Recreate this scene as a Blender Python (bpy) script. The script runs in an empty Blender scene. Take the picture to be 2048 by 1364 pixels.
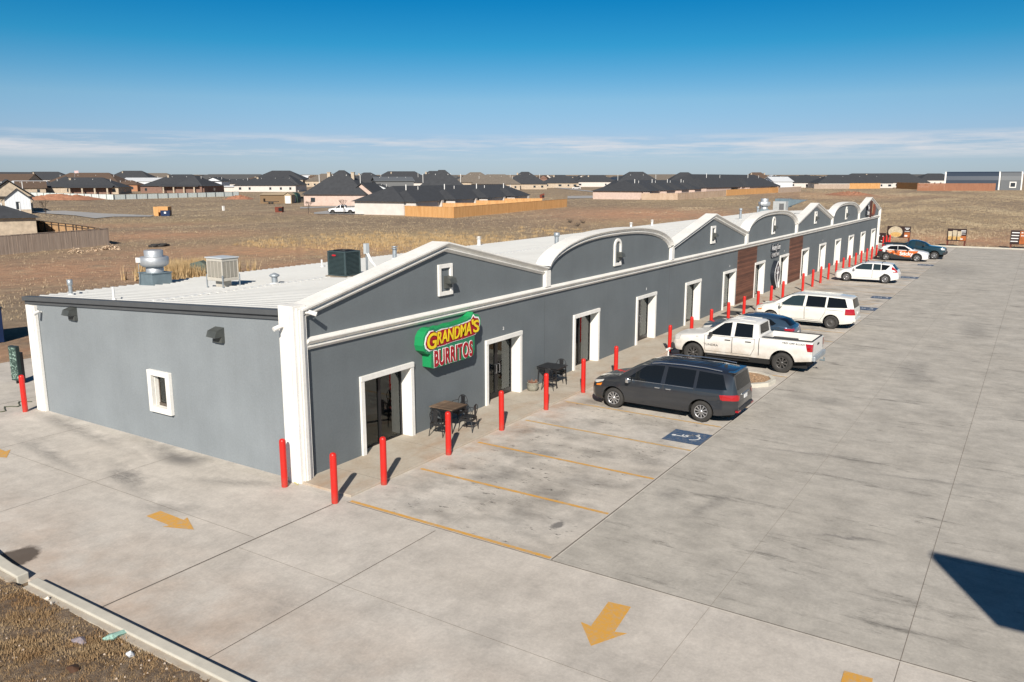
import bpy, bmesh, math, random
import numpy as np
from mathutils import Vector, Matrix
random.seed(7); np.random.seed(7)
S = bpy.context.scene
COL = S.collection
R = math.radians
PI = math.pi
# ------------------------------------------------------------------ camera, light, exposure
CAM = (-13.717, -15.206, 7.607); YAW = 32.739; PITCH = 11.25; FPX = 1628.9
cam = bpy.data.objects.new('camera', bpy.data.cameras.new('camera')); COL.objects.link(cam)
cam.location = CAM
cam.rotation_euler = (R(90 - PITCH), 0, R(YAW - 90))
cam.data.sensor_width = 36; cam.data.lens = FPX / 2048 * 36
cam.data.clip_start = .1; cam.data.clip_end = 30000
S.camera = cam
S.render.resolution_x = 1024; S.render.resolution_y = 682
SUN_AZ = -151.0; SUN_EL = 33.1
sd = Vector((math.cos(R(SUN_EL)) * math.cos(R(SUN_AZ)), math.cos(R(SUN_EL)) * math.sin(R(SUN_AZ)), math.sin(R(SUN_EL))))
sl = bpy.data.lights.new('sun', 'SUN'); sun = bpy.data.objects.new('sun', sl); COL.objects.link(sun)
sl.energy = 5.0; sl.angle = R(.55); sl.color = (1, .93, .83)
sun.rotation_euler = sd.to_track_quat('Z', 'Y').to_euler(); sun.location = (0, 0, 60)
W = bpy.data.worlds.new('World'); S.world = W; W.use_nodes = True
wn = W.node_tree.nodes; wl = W.node_tree.links; wn.clear()
wo = wn.new('ShaderNodeOutputWorld'); bg = wn.new('ShaderNodeBackground'); sky = wn.new('ShaderNodeTexSky')
sky.sky_type = 'NISHITA'; sky.sun_disc = False; sky.sun_elevation = R(SUN_EL)
sky.sun_rotation = R(90 - SUN_AZ)
sky.altitude = 1000; sky.air_density = 1.0; sky.dust_density = .6; sky.ozone_density = 2.2
bg.inputs[1].default_value = .08
wtc = wn.new('ShaderNodeTexCoord'); wsep = wn.new('ShaderNodeSeparateXYZ'); wl.new(wtc.outputs['Generated'], wsep.inputs[0])
def wmath(op, a, b=None, c=None):
    n = wn.new('ShaderNodeMath'); n.operation = op
    for i, x in enumerate((a, b, c)):
        if x is None: continue
        if isinstance(x, (int, float)): n.inputs[i].default_value = x
        else: wl.new(x, n.inputs[i])
    return n.outputs[0]
# colour grade of the sky: saturated blue low down, dimmed and greyed above the view to cut fill
hs = wn.new('ShaderNodeHueSaturation'); wl.new(sky.outputs[0], hs.inputs['Color']); hs.inputs['Saturation'].default_value = 1.25
ramp = wn.new('ShaderNodeValToRGB'); wl.new(wsep.outputs[2], ramp.inputs[0])
el = ramp.color_ramp.elements
el[0].position = 0.0; el[0].color = (.52, .64, 1.02, 1)
el[1].position = 1.0; el[1].color = (.30, .38, .42, 1)
for p_, c_ in ((.045, (.57, .63, .88, 1)), (.09, (.60, .74, .85, 1)), (.15, (.15, .67, .80, 1)), (.197, (.04, .59, .77, 1)), (.27, (.03, .50, .68, 1)), (.42, (.32, .44, .50, 1))):
    e_ = el.new(p_); e_.color = c_
mul = wn.new('ShaderNodeMixRGB'); mul.blend_type = 'MULTIPLY'; mul.inputs[0].default_value = 1
wl.new(hs.outputs[0], mul.inputs[1]); wl.new(ramp.outputs[0], mul.inputs[2])
# thin cloud bands low over the horizon
wmp = wn.new('ShaderNodeMapping'); wl.new(wtc.outputs['Generated'], wmp.inputs[0]); wmp.inputs['Scale'].default_value = (2.2, 2.2, 38)
cn = wn.new('ShaderNodeTexNoise'); cn.inputs['Scale'].default_value = 1.6; cn.inputs['Detail'].default_value = 12; cn.inputs['Roughness'].default_value = .68
wl.new(wmp.outputs[0], cn.inputs['Vector'])
cr = wn.new('ShaderNodeMapRange'); wl.new(cn.outputs[0], cr.inputs[0]); cr.inputs[1].default_value = .45; cr.inputs[2].default_value = .60
b1 = wmath('SUBTRACT', wsep.outputs[2], .037); b1 = wmath('DIVIDE', b1, .016); b1 = wmath('MULTIPLY', b1, b1); b1 = wmath('SUBTRACT', 1.0, b1)
b1 = wmath('MAXIMUM', b1, 0.0)
cm = wmath('MULTIPLY', cr.outputs[0], b1); cm = wmath('MULTIPLY', cm, .75)
mixc = wn.new('ShaderNodeMixRGB'); wl.new(cm, mixc.inputs[0]); wl.new(mul.outputs[0], mixc.inputs[1]); mixc.inputs[2].default_value = (7.9, 7.8, 8.0, 1)
wl.new(mixc.outputs[0], bg.inputs[0]); wl.new(bg.outputs[0], wo.inputs[0])
S.view_settings.view_transform = 'Standard'; S.view_settings.look = 'None'
S.view_settings.exposure = .27; S.view_settings.gamma = 1
S.render.engine = 'CYCLES'
# ------------------------------------------------------------------ pixel -> ground helper (photo pixels, 2048 wide)
_y = R(YAW); _p = R(PITCH)
cF = Vector((math.cos(_p) * math.cos(_y), math.cos(_p) * math.sin(_y), -math.sin(_p)))
cR = Vector((math.sin(_y), -math.cos(_y), 0)); cU = cR.cross(cF); cC = Vector(CAM)
def g(u, v, z=0.0):
    d = cF * FPX + cR * (u - 1024) - cU * (v - 682); return cC + d * ((z - cC.z) / d.z)
def onx(u, v, x):
    d = cF * FPX + cR * (u - 1024) - cU * (v - 682); return cC + d * ((x - cC.x) / d.x)
def terr(x, y):
    d = math.hypot(x - cC.x, y - cC.y) - 95; return 0.0 if d < 0 else .0055 * d * min(1.0, d / 40)
def gg(u, v):
    d = cF * FPX + cR * (u - 1024) - cU * (v - 682); a, b = 0.0, 12.0 / abs(d.z) if d.z < 0 else 6000 / d.xy.length
    b = max(b, 0) if d.z < 0 else b
    for _ in range(60):
        m = (a + b) / 2; p = cC + d * m
        if p.z > terr(p.x, p.y): a = m
        else: b = m
    return cC + d * ((a + b) / 2)
def hloc(px, D):   # ground point in photo column px at depth D
    d = cF * FPX + cR * (px - 1024) - cU * (358 - 682); d.z = 0; f0 = Vector((math.cos(_y), math.sin(_y), 0)); d = d * (D / d.dot(f0)); x, y = cC.x + d.x, cC.y + d.y
    return Vector((x, y, terr(x, y) - .1))
# ------------------------------------------------------------------ materials
MATS = {}
class NT:
    def __init__(s, name):
        s.m = bpy.data.materials.new(name); s.m.use_nodes = True; s.t = s.m.node_tree; s.n = s.t.nodes; s.l = s.t.links
        s.b = s.n['Principled BSDF']; s.tc = s.n.new('ShaderNodeTexCoord')
    def node(s, t, **k):
        n = s.n.new(t)
        for a, v in k.items(): setattr(n, a, v)
        return n
    def set(s, i, v):
        if isinstance(v, (int, float)): i.default_value = v
        elif isinstance(v, tuple): i.default_value = v if len(v) == 4 or i.type == 'VECTOR' else (*v, 1)
        else: s.l.new(v, i)
    def math(s, op, a, b=None, c=None, clamp=False):
        n = s.node('ShaderNodeMath', operation=op, use_clamp=clamp)
        for i, x in enumerate((a, b, c)):
            if x is not None: s.set(n.inputs[i], x)
        return n.outputs[0]
    def mapv(s, sc=(1, 1, 1), rot=(0, 0, 0), loc=(0, 0, 0), src='Object'):
        n = s.node('ShaderNodeMapping'); s.l.new(s.tc.outputs[src], n.inputs[0])
        n.inputs['Scale'].default_value = sc; n.inputs['Rotation'].default_value = rot; n.inputs['Location'].default_value = loc
        return n.outputs[0]
    def noise(s, scale, detail=4, rough=.55, vec=None, dist=0, out=0):
        n = s.node('ShaderNodeTexNoise'); n.inputs['Scale'].default_value = scale; n.inputs['Detail'].default_value = detail
        n.inputs['Roughness'].default_value = rough; n.inputs['Distortion'].default_value = dist
        s.l.new(vec if vec is not None else s.tc.outputs['Object'], n.inputs['Vector']); return n.outputs[out]
    def rng(s, v, a, b, c=0.0, d=1.0):
        n = s.node('ShaderNodeMapRange'); s.set(n.inputs[0], v)
        for i, x in enumerate((a, b, c, d)): n.inputs[i + 1].default_value = x
        return n.outputs[0]
    def mix(s, f, a, b, mode='MIX'):
        n = s.node('ShaderNodeMixRGB', blend_type=mode); s.set(n.inputs[0], f); s.set(n.inputs[1], a); s.set(n.inputs[2], b); return n.outputs[0]
    def bump(s, h, st=.3, dist=.01):
        n = s.node('ShaderNodeBump'); s.l.new(h, n.inputs['Height']); n.inputs['Strength'].default_value = st; n.inputs['Distance'].default_value = dist
        s.l.new(n.outputs[0], s.b.inputs['Normal'])
    def out(s, col=None, rough=None, metal=None, spec=None):
        if col is not None: s.set(s.b.inputs['Base Color'], col)
        if rough is not None: s.set(s.b.inputs['Roughness'], rough)
        if metal is not None: s.set(s.b.inputs['Metallic'], metal)
        if spec is not None: s.b.inputs['Specular IOR Level'].default_value = spec
        return s.m
def M(name, col, rough=.6, metal=0.0, var=.12, scale=3.0, bump=0.0, bscale=40.0, spec=None, coat=0.0):
    if name in MATS: return MATS[name]
    t = NT(name)
    if var:
        n = t.noise(scale, 6, .6); f = t.rng(n, .3, .7, 1 - var, 1 + var)
        k = t.node('ShaderNodeCombineColor'); [t.l.new(f, k.inputs[i]) for i in range(3)]
        c = t.mix(1.0, col, k.outputs[0], 'MULTIPLY'); t.out(c, rough, metal, spec)
    else: t.out(col, rough, metal, spec)
    if bump: t.bump(t.noise(bscale, 5, .6), bump, .01)
    if coat: t.b.inputs['Coat Weight'].default_value = coat; t.b.inputs['Coat Roughness'].default_value = .05
    MATS[name] = t.m; return t.m
def stucco(name, col, streak=.10):
    t = NT(name)
    a = t.rng(t.noise(.55, 5, .6), .3, .7, .90, 1.08)
    b = t.rng(t.noise(1.0, 5, .6, t.mapv((5, 5, .35))), .3, .75, 1 + streak, 1 - streak)
    c = t.rng(t.noise(18, 6, .75), .3, .7, .90, 1.08)
    sp = t.rng(t.noise(9, 3, .7), .70, .76, 1, .78)
    f = t.math('MULTIPLY', t.math('MULTIPLY', a, b), t.math('MULTIPLY', c, sp))
    k = t.node('ShaderNodeCombineColor'); [t.l.new(f, k.inputs[i]) for i in range(3)]
    t.out(t.mix(1.0, col, k.outputs[0], 'MULTIPLY'), .9)
    t.bump(t.noise(60, 4, .6), .25, .01); return t.m
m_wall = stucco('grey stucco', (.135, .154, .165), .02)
m_wall2 = stucco('sunlit side grey stucco', (.232, .256, .272), .02)  # lighter copy of the wall stucco, the side's sunlight put into its colour
m_white = stucco('white stucco trim', (.80, .78, .735), .06)
def metal_roof():
    t = NT('white ribbed metal roof')
    n = t.rng(t.noise(.4, 4, .6), .3, .7, .95, 1.03); n2 = t.rng(t.noise(2, 5, .7), .35, .75, 1.02, .95)
    f = t.math('MULTIPLY', n, n2); k = t.node('ShaderNodeCombineColor'); [t.l.new(f, k.inputs[i]) for i in range(3)]
    return t.out(t.mix(1.0, (.50, .50, .485), k.outputs[0], 'MULTIPLY'), .55)
m_roof = metal_roof()
def concrete():
    t = NT('stained concrete'); sep = t.node('ShaderNodeSeparateXYZ'); t.l.new(t.tc.outputs['Object'], sep.inputs[0]); X, Y = sep.outputs[0], sep.outputs[1]
    base = (.47, .435, .38)
    warm = t.rng(t.noise(.16, 5, .6), .35, .68); col = t.mix(warm, (.52, .47, .405), (.585, .545, .49))
    # zones: stall strip, wide lot, west apron
    zl = t.rng(Y, -7.57, -7.55); zx = t.rng(X, -.36, -.34)
    lot = t.math('MULTIPLY', t.math('SUBTRACT', 1.0, zl), zx)
    col = t.mix(t.math('MULTIPLY', lot, .75), col, (.435, .405, .355))
    ap = t.math('SUBTRACT', 1.0, zx); col = t.mix(t.math('MULTIPLY', ap, .45), col, (.58, .53, .475))
    # pinkish soil film along the west kerb and the walk edge
    wk = t.rng(X, -6.6, -3.6, 1, 0); nz = t.rng(t.noise(.6, 5, .6), .38, .62)
    col = t.mix(t.math('MULTIPLY', t.math('MULTIPLY', wk, nz), .55), col, (.46, .31, .21))
    se = t.math('MULTIPLY', t.rng(Y, -3.3, -1.9, 0, 1), t.rng(Y, -1.8, -1.75, 1, 0)); se = t.math('MULTIPLY', se, t.rng(X, .5, 5, 0, 1)); nz2 = t.rng(t.noise(1.1, 6, .65), .42, .62)
    col = t.mix(t.math('MULTIPLY', t.math('MULTIPLY', se, nz2), .6), col, (.46, .28, .17))
    # broad mottling, slab-to-slab tone
    mot = t.rng(t.noise(.8, 10, .80), .30, .70, .72, 1.20); mm = t.rng(t.noise(1.0, 9, .78, t.mapv((2.2, .9, 1), (0, 0, R(-6)), (7, 3, 0))), .42, .70, 1.04, .82); mot = t.math('MULTIPLY', mot, t.math('ADD', t.math('MULTIPLY', mm, t.math('ADD', t.math('MULTIPLY', lot, .7), .3)), t.math('SUBTRACT', .7, t.math('MULTIPLY', lot, .7))))
    pit = t.rng(t.noise(1.0, 4, .8, t.mapv((28, 14, 1))), .66, .72); mot = t.math('MULTIPLY', mot, t.math('SUBTRACT', 1.0, t.math('MULTIPLY', pit, .28)))
    fine = t.rng(t.noise(17, 6, .75), .3, .7, .90, 1.09)
    f = t.math('MULTIPLY', mot, fine)
    # long grey tyre-rubber streaks across the lot (driving lines run along x)
    st = t.noise(1.0, 10, .78, t.mapv((1.1, .20, 1), (0, 0, R(8)))); stm = t.rng(st, .56, .70, 0, 1)
    st2 = t.noise(1.0, 10, .80, t.mapv((3.0, .6, 1), (0, 0, R(-4)), (4, 9, 0))); stm2 = t.rng(st2, .58, .70, 0, 1)
    lf = t.math('ADD', t.math('MULTIPLY', lot, .8), .2)
    f = t.math('MULTIPLY', f, t.math('SUBTRACT', 1.0, t.math('MULTIPLY', t.math('MULTIPLY', stm, lf), .78)))
    f = t.math('MULTIPLY', f, t.math('SUBTRACT', 1.0, t.math('MULTIPLY', t.math('MULTIPLY', stm2, lf), .66)))
    # dense small dirt flecks inside the stalls
    ins = t.math('MULTIPLY', t.math('MULTIPLY', t.rng(Y, -7.6, -7.0), t.rng(Y, -2.6, -1.9, 1, 0)), zx)
    sp = t.noise(1.0, 6, .75, t.mapv((6.5, 2.6, 1))); spm = t.rng(sp, .585, .64); cl = t.rng(t.noise(.55, 4, .6), .42, .58)
    f = t.math('MULTIPLY', f, t.math('SUBTRACT', 1.0, t.math('MULTIPLY', t.math('MULTIPLY', spm, cl), t.math('MULTIPLY', ins, .85))))
    sp3 = t.rng(t.noise(22, 3, .6), .74, .77); f = t.math('MULTIPLY', f, t.math('SUBTRACT', 1.0, t.math('MULTIPLY', sp3, .5)))
    hz = t.rng(t.noise(1.0, 5, .62, t.mapv((.8, .45, 1))), .46, .66); f = t.math('MULTIPLY', f, t.math('SUBTRACT', 1.0, t.math('MULTIPLY', t.math('MULTIPLY', hz, ins), .42)))
    k = t.node('ShaderNodeCombineColor'); [t.l.new(f, k.inputs[i]) for i in range(3)]
    col = t.mix(1.0, col, k.outputs[0], 'MULTIPLY')
    # located stains: (u, v, rx, ry, angle, strength, colour) in metres on the ground
    grit = t.rng(t.noise(1.0, 10, .82, t.mapv((7, 3, 1), (0, 0, .3))), .38, .60, .30, 1.1)
    dn = t.noise(1.6, 8, .72, out=1)
    wob = t.node('ShaderNodeVectorMath', operation='MULTIPLY_ADD'); t.l.new(dn, wob.inputs[0]); wob.inputs[1].default_value = (.55, .55, 0); t.l.new(t.tc.outputs['Object'], wob.inputs[2])
    def stain(cx, cy, rx, ry, ang, stg, c, hard=.5):
        nonlocal col
        mp = t.node('ShaderNodeMapping', vector_type='TEXTURE'); t.l.new(wob.outputs[0], mp.inputs[0]); mp.inputs['Location'].default_value = (cx + .27, cy + .27, 0)
        mp.inputs['Rotation'].default_value = (0, 0, ang); mp.inputs['Scale'].default_value = (rx, ry, 1e3)
        ln = t.node('ShaderNodeVectorMath', operation='LENGTH'); t.l.new(mp.outputs[0], ln.inputs[0])
        k_ = t.math('MULTIPLY', t.rng(ln.outputs['Value'], 1.0, hard, 0, 1), stg); k_ = t.math('MULTIPLY', k_, grit, clamp=True) if stg < .75 else k_; col = t.mix(k_, col, c)
    G = (.16, .15, .14)
    def sp_(u, v, rx, ry, a, s, c=G, h=.2):
        p = g(u, v); s = min(.9, s * 1.35); stain(p.x, p.y, rx, ry, R(a), s, c, h)
    sp_(15, 1121, .75, .5, 10, .88, (.075, .055, .042), .8)
    sp_(1115, 1049, .26, .14, 0, .65, G, .6)
    sp_(365, 918, .55, 1.1, 8, .6); sp_(250, 952, .5, .9, 0, .55)
    sp_(150, 858, .35, 4.6, -6, .42); sp_(330, 905, .4, 2.4, -12, .42); sp_(90, 905, .3, 3.2, -8, .42); sp_(255, 958, .35, 2.4, -18, .38)
    sp_(480, 965, .35, 2.2, 22, .38); sp_(330, 1015, .4, 1.8, 20, .3)
    sp_(985, 955, .5, .9, 30, .4); sp_(1090, 905, .4, .8, 10, .45); sp_(840, 1012, .5, .7, 0, .3); sp_(1300, 925, .4, .7, 15, .4)
    sp_(1150, 960, .5, .5, 0, .35); sp_(1340, 990, .55, .5, 0, .4); sp_(1420, 1010, .25, 1.4, 80, .35); sp_(1690, 1075, .1, .95, 16, .55, G, .3)
    sp_(1600, 905, .12, 1.8, 8, .4); sp_(1850, 960, .14, 2.2, 10, .4); sp_(1480, 800, .4, .9, 0, .35)
    sp_(1640, 800, .7, 1.5, 0, .3); sp_(1830, 745, 3.5, .8, 5, .35); sp_(1950, 660, 4, 1.0, 4, .3); sp_(1900, 540, 8, 3, 0, .35)
    sp_(560, 1210, .6, .3, 30, .22); sp_(250, 1300, .6, .4, 0, .3, (.36, .25, .18)); sp_(1000, 1250, .8, .5, 10, .2)
    t.out(col, .88); t.bump(t.noise(30, 6, .7), .12, .01); return t.m
m_conc = concrete()
def walk():
    t = NT('sidewalk concrete'); n = t.rng(t.noise(.8, 6, .65), .35, .68); c = t.mix(n, (.50, .455, .38), (.42, .35, .27))
    r_ = t.rng(t.noise(.5, 5, .6, t.mapv((.6, 2, 1), (0, 0, 0), (3, 1, 0))), .52, .7); c = t.mix(t.math('MULTIPLY', r_, .55), c, (.40, .25, .15))
    f = t.rng(t.noise(12, 6, .7), .3, .75, 1.06, .86); k = t.node('ShaderNodeCombineColor'); [t.l.new(f, k.inputs[i]) for i in range(3)]
    t.out(t.mix(1.0, c, k.outputs[0], 'MULTIPLY'), .9); t.bump(t.noise(30, 5, .7), .12, .01); return t.m
m_walk = walk()
m_kerb = M('kerb concrete', (.52, .49, .42), .9, var=.12, scale=2.5, bump=.15)
m_joint = M('joint sealant', (.15, .13, .11), .9, var=.3)
m_jlight = M('joint chalk', (.60, .56, .50), .9, var=.2)
def paint(name, col, wear=.45):
    t = NT(name); n = t.rng(t.noise(9, 8, .80), .46, .60); n2 = t.rng(t.noise(.8, 4, .6), .35, .65, .5, 1)
    return t.out(t.mix(t.math('MULTIPLY', t.math('MULTIPLY', n, n2), wear), col, (.42, .37, .30)), .75)
m_yel = paint('worn yellow paint', (.66, .34, .055), .75)
m_yelold = paint('faded yellow paint', (.60, .37, .13), 1.0)
m_blue = paint('blue pavement paint', (.032, .080, .165), .4)
m_wpaint = paint('white pavement paint', (.72, .74, .74), .3)
def redpaint():
    t = NT('red bollard paint'); n = t.rng(t.noise(9, 6, .75), .56, .68, 0, .8); sz = t.node('ShaderNodeSeparateXYZ'); t.l.new(t.tc.outputs['Object'], sz.inputs[0]); lo_ = t.math('MULTIPLY', t.rng(sz.outputs[2], .02, .30, 1, 0), t.rng(t.noise(12, 5, .7), .35, .6))
    c_ = t.mix(n, (.58, .018, .012), (.36, .03, .022)); t.out(t.mix(t.math('MULTIPLY', lo_, .6), c_, (.20, .10, .07)), t.rng(n, 0, 1, .38, .65)); t.bump(t.noise(25, 4), .05); return t.m
m_red = redpaint()
m_black = M('black metal', (.018, .018, .02), .45, var=.2, scale=8)
m_dark = M('dark opening', (.006, .006, .007), .8, var=0)
m_trim = M('charcoal trim', (.085, .09, .095), .6, var=.08)
m_galv = M('galvanised steel', (.40, .44, .47), .5, .5, var=.18, scale=6)
m_galvd = M('galvanised box', (.20, .26, .29), .5, .35, var=.15, scale=3)
m_alu = M('spun aluminium', (.50, .52, .54), .5, .55, var=.08, scale=4)
m_bronze = M('bronze light housing', (.07, .075, .07), .5, var=.2)
m_lens = M('light lens', (.35, .36, .36), .2, var=.1)
m_beige = M('beige enamel', (.52, .485, .42), .5, var=.06)
m_acgreen = M('dark green grey enamel', (.045, .07, .075), .5, var=.15)
m_acred = M('red badge', (.5, .02, .03), .4, var=0)
m_pvc = M('white plastic', (.8, .79, .76), .4, var=.04)
def wood(name, a, b, sc=(.5, 14, 14), rough=.7, plank=None):
    t = NT(name); n = t.rng(t.noise(1.0, 7, .65, t.mapv(sc)), .3, .7); c = t.mix(n, a, b)
    if plank:
        ax, wd, dk = plank; sep = t.node('ShaderNodeSeparateXYZ'); t.l.new(t.tc.outputs['Object'], sep.inputs[0])
        q = t.math('DIVIDE', sep.outputs[ax], wd); fr = t.math('FRACT', q); fl = t.math('FLOOR', q)
        wnz = t.node('ShaderNodeTexWhiteNoise', noise_dimensions='1D'); t.l.new(fl, wnz.inputs['W'])
        f = t.rng(wnz.outputs[0], 0, 1, 1 - dk, 1 + dk); e = t.math('GREATER_THAN', fr, .07); f = t.math('MULTIPLY', f, t.math('ADD', t.math('MULTIPLY', e, .6), .4))
        k = t.node('ShaderNodeCombineColor'); [t.l.new(f, k.inputs[i]) for i in range(3)]; c = t.mix(1.0, c, k.outputs[0], 'MULTIPLY')
    return t.out(c, rough)
m_woodwall = wood('dark brown plank cladding', (.085, .034, .020), (.20, .082, .048), (.6, 1, 9), .75, (2, .14, .35))
m_tablew = wood('weathered table wood', (.09, .055, .035), (.22, .15, .10), (14, .8, 1), .7, (1, .11, .25))
m_fgrey = wood('weathered fence boards', (.31, .235, .185), (.50, .40, .32), (9, 9, .5), .85)
m_forange = wood('new cedar fence boards', (.50, .25, .085), (.66, .38, .16), (3, 3, .3), .8)
m_fred = wood('red brown fence boards', (.25, .105, .055), (.34, .16, .09), (3, 3, .3), .8)
m_fpale = wood('pale fence boards', (.40, .28, .19), (.52, .40, .30), (1, 1, .3), .8)
def glassmat(name, tint=(.52, .74, .62), k=.04):
    m = bpy.data.materials.new(name); m.use_nodes = True; n = m.node_tree.nodes; l = m.node_tree.links; n.clear()
    o = n.new('ShaderNodeOutputMaterial'); tr = n.new('ShaderNodeBsdfTransparent'); tr.inputs[0].default_value = (*tint, 1)
    gl = n.new('ShaderNodeBsdfGlossy'); gl.inputs['Roughness'].default_value = .02; gl.inputs[0].default_value = (.9, .95, .95, 1)
    fr = n.new('ShaderNodeFresnel'); fr.inputs[0].default_value = 1.5; ad = n.new('ShaderNodeMath'); ad.operation = 'ADD'; ad.inputs[1].default_value = k; l.new(fr.outputs[0], ad.inputs[0])
    mx = n.new('ShaderNodeMixShader'); l.new(ad.outputs[0], mx.inputs[0]); l.new(tr.outputs[0], mx.inputs[1]); l.new(gl.outputs[0], mx.inputs[2]); l.new(mx.outputs[0], o.inputs[0]); return m
m_pane = glassmat('storefront glass')
m_tint = M('tinted car glass', (.008, .010, .012), .05, var=0, spec=.45)
m_tintg = M('clear car glass', (.025, .045, .045), .05, var=0, spec=.5)
m_rubber = M('tyre rubber', (.035, .033, .031), .85, var=.15, scale=6)
m_rimsil = M('silver alloy', (.55, .55, .56), .3, .8, var=.05)
m_rimdark = M('dark steel wheel', (.13, .125, .12), .45, .6, var=.1)
m_well = M('wheel well', (.012, .012, .012), .9, var=0)
m_seam = M('panel gap', (.03, .03, .032), .7, var=0)
m_tail = M('red lamp', (.36, .006, .010), .12, var=0, coat=.8)
m_lampw = M('clear lamp', (.55, .55, .53), .12, var=0, coat=.8)
m_amber = M('amber lamp', (.75, .22, .02), .2, var=0, coat=.8)
m_chrome = M('bright trim', (.70, .72, .74), .15, .9, var=0)
m_plate = M('licence plate', (.75, .75, .75), .5, var=0)
m_plast = M('black plastic', (.03, .03, .032), .6, var=.1)
def carpaint(name, col, dirt=0.0, metal=0.0, dcol=(.33, .25, .17)):
    t = NT(name); c = col
    if dirt:
        sep = t.node('ShaderNodeSeparateXYZ'); t.l.new(t.tc.outputs['Object'], sep.inputs[0])
        low = t.rng(sep.outputs[2], .35, 1.15, 1, 0); n = t.rng(t.noise(2.2, 7, .7), .25, .7); f = t.math('MULTIPLY', t.math('MULTIPLY', low, n), dirt)
        n2 = t.math('MULTIPLY', t.rng(t.noise(1.1, 5, .7), .45, .7), dirt * .12); f = t.math('ADD', f, n2)
        c = t.mix(f, (*col, 1), (*dcol, 1)); t.out(c, t.rng(f, 0, .6, .28, .7), metal)
    else: t.out(col, .25, metal)
    t.b.inputs['Coat Weight'].default_value = 1.0 if dirt < .5 else .25; t.b.inputs['Coat Roughness'].default_value = .06
    return t.m
# ------------------------------------------------------------------ mesh builder
class MB:
    def __init__(s): s.v = []; s.f = []; s.mi = []; s.sm = []; s.T = None
    def add(s, vs, fs, mi=0, smooth=False):
        o = len(s.v)
        if s.T is not None: vs = [tuple(s.T @ Vector(p)) for p in vs]
        s.v += [tuple(p) for p in vs]
        for f in fs: s.f.append([o + i for i in f]); s.mi.append(mi); s.sm.append(smooth)
        return s
    def box(s, x0, x1, y0, y1, z0, z1, mi=0, tz=0.0):
        a = [(x0, y0, z0), (x1, y0, z0), (x1, y1, z0), (x0, y1, z0), (x0 + tz, y0 + tz, z1), (x1 - tz, y0 + tz, z1), (x1 - tz, y1 - tz, z1), (x0 + tz, y1 - tz, z1)]
        return s.add(a, [(0, 3, 2, 1), (4, 5, 6, 7), (0, 1, 5, 4), (1, 2, 6, 5), (2, 3, 7, 6), (3, 0, 4, 7)], mi)
    def tube(s, p0, p1, r0, r1=None, n=10, mi=0, caps=True):
        r1 = r0 if r1 is None else r1; p0 = Vector(p0); p1 = Vector(p1); d = (p1 - p0).normalized()
        a = d.orthogonal().normalized(); b = d.cross(a); vs = []
        for p, r in ((p0, r0), (p1, r1)):
            for i in range(n): t = 2 * PI * i / n; vs.append(p + a * (r * math.cos(t)) + b * (r * math.sin(t)))
        s.add(vs, [(i, (i + 1) % n, n + (i + 1) % n, n + i) for i in range(n)], mi, True)
        if caps: s.add(vs[:n], [tuple(reversed(range(n)))], mi); s.add(vs[n:], [tuple(range(n))], mi)
        return s
    def path(s, pts, r, n=6, mi=0):
        for a, b in zip(pts, pts[1:]): s.tube(a, b, r, r, n, mi)
        return s
    def lathe(s, prof, c=(0, 0, 0), n=24, mi=0, axis='z', smooth=True):
        vs = []; c = Vector(c)
        for r, h in prof:
            for i in range(n):
                t = 2 * PI * i / n; a, b = r * math.cos(t), r * math.sin(t)
                vs.append(c + Vector({'z': (a, b, h), 'y': (a, h, b), 'x': (h, a, b)}[axis]))
        fs = []
        for k in range(len(prof) - 1):
            for i in range(n):
                q = (k * n + i, k * n + (i + 1) % n, (k + 1) * n + (i + 1) % n, (k + 1) * n + i); fs.append(q if axis != 'y' else tuple(reversed(q)))
        return s.add(vs, fs, mi, smooth)
    def prism(s, poly, h0, h1, plane='xy', mi=0):
        def P(a, b, h): return {'xy': (a, b, h), 'xz': (a, h, b), 'yz': (h, a, b)}[plane]
        n = len(poly); vs = [P(a, b, h0) for a, b in poly] + [P(a, b, h1) for a, b in poly]
        return s.add(vs, [tuple(range(n - 1, -1, -1)), tuple(range(n, 2 * n))] + [(i, (i + 1) % n, n + (i + 1) % n, n + i) for i in range(n)], mi)
    def sheet(s, poly, z, mi=0): return s.add([(a, b, z) for a, b in poly], [tuple(range(len(poly)))], mi)
    def build(s, name, mats, parent=None, loc=None, bevel=0.0, fix=True, rot=None):
        me = bpy.data.meshes.new(name); me.from_pydata([tuple(v) for v in s.v], [], s.f)
        for m in (mats if isinstance(mats, (list, tuple)) else [mats]): me.materials.append(m)
        me.polygons.foreach_set('material_index', s.mi); me.polygons.foreach_set('use_smooth', s.sm); me.update()
        if fix:
            bm = bmesh.new(); bm.from_mesh(me); bmesh.ops.recalc_face_normals(bm, faces=bm.faces); bm.to_mesh(me); bm.free()
        o = bpy.data.objects.new(name, me); COL.objects.link(o)
        if parent: o.parent = parent
        if loc: o.location = loc
        if rot: o.rotation_euler = rot
        if bevel:
            b = o.modifiers.new('bevel', 'BEVEL'); b.width = bevel; b.segments = 2; b.limit_method = 'ANGLE'; b.angle_limit = R(40)
        return o
def tag(o, label=None, cat=None, group=None, kind=None):
    if label: o['label'] = label
    if cat: o['category'] = cat
    if group: o['group'] = group
    if kind: o['kind'] = kind
    return o
def thing(name, label, cat, loc=(0, 0, 0), rz=0.0, group=None):
    o = bpy.data.objects.new(name, None); COL.objects.link(o); o.location = loc; o.rotation_euler = (0, 0, rz); o.empty_display_size = .3
    return tag(o, label, cat, group)
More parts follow.
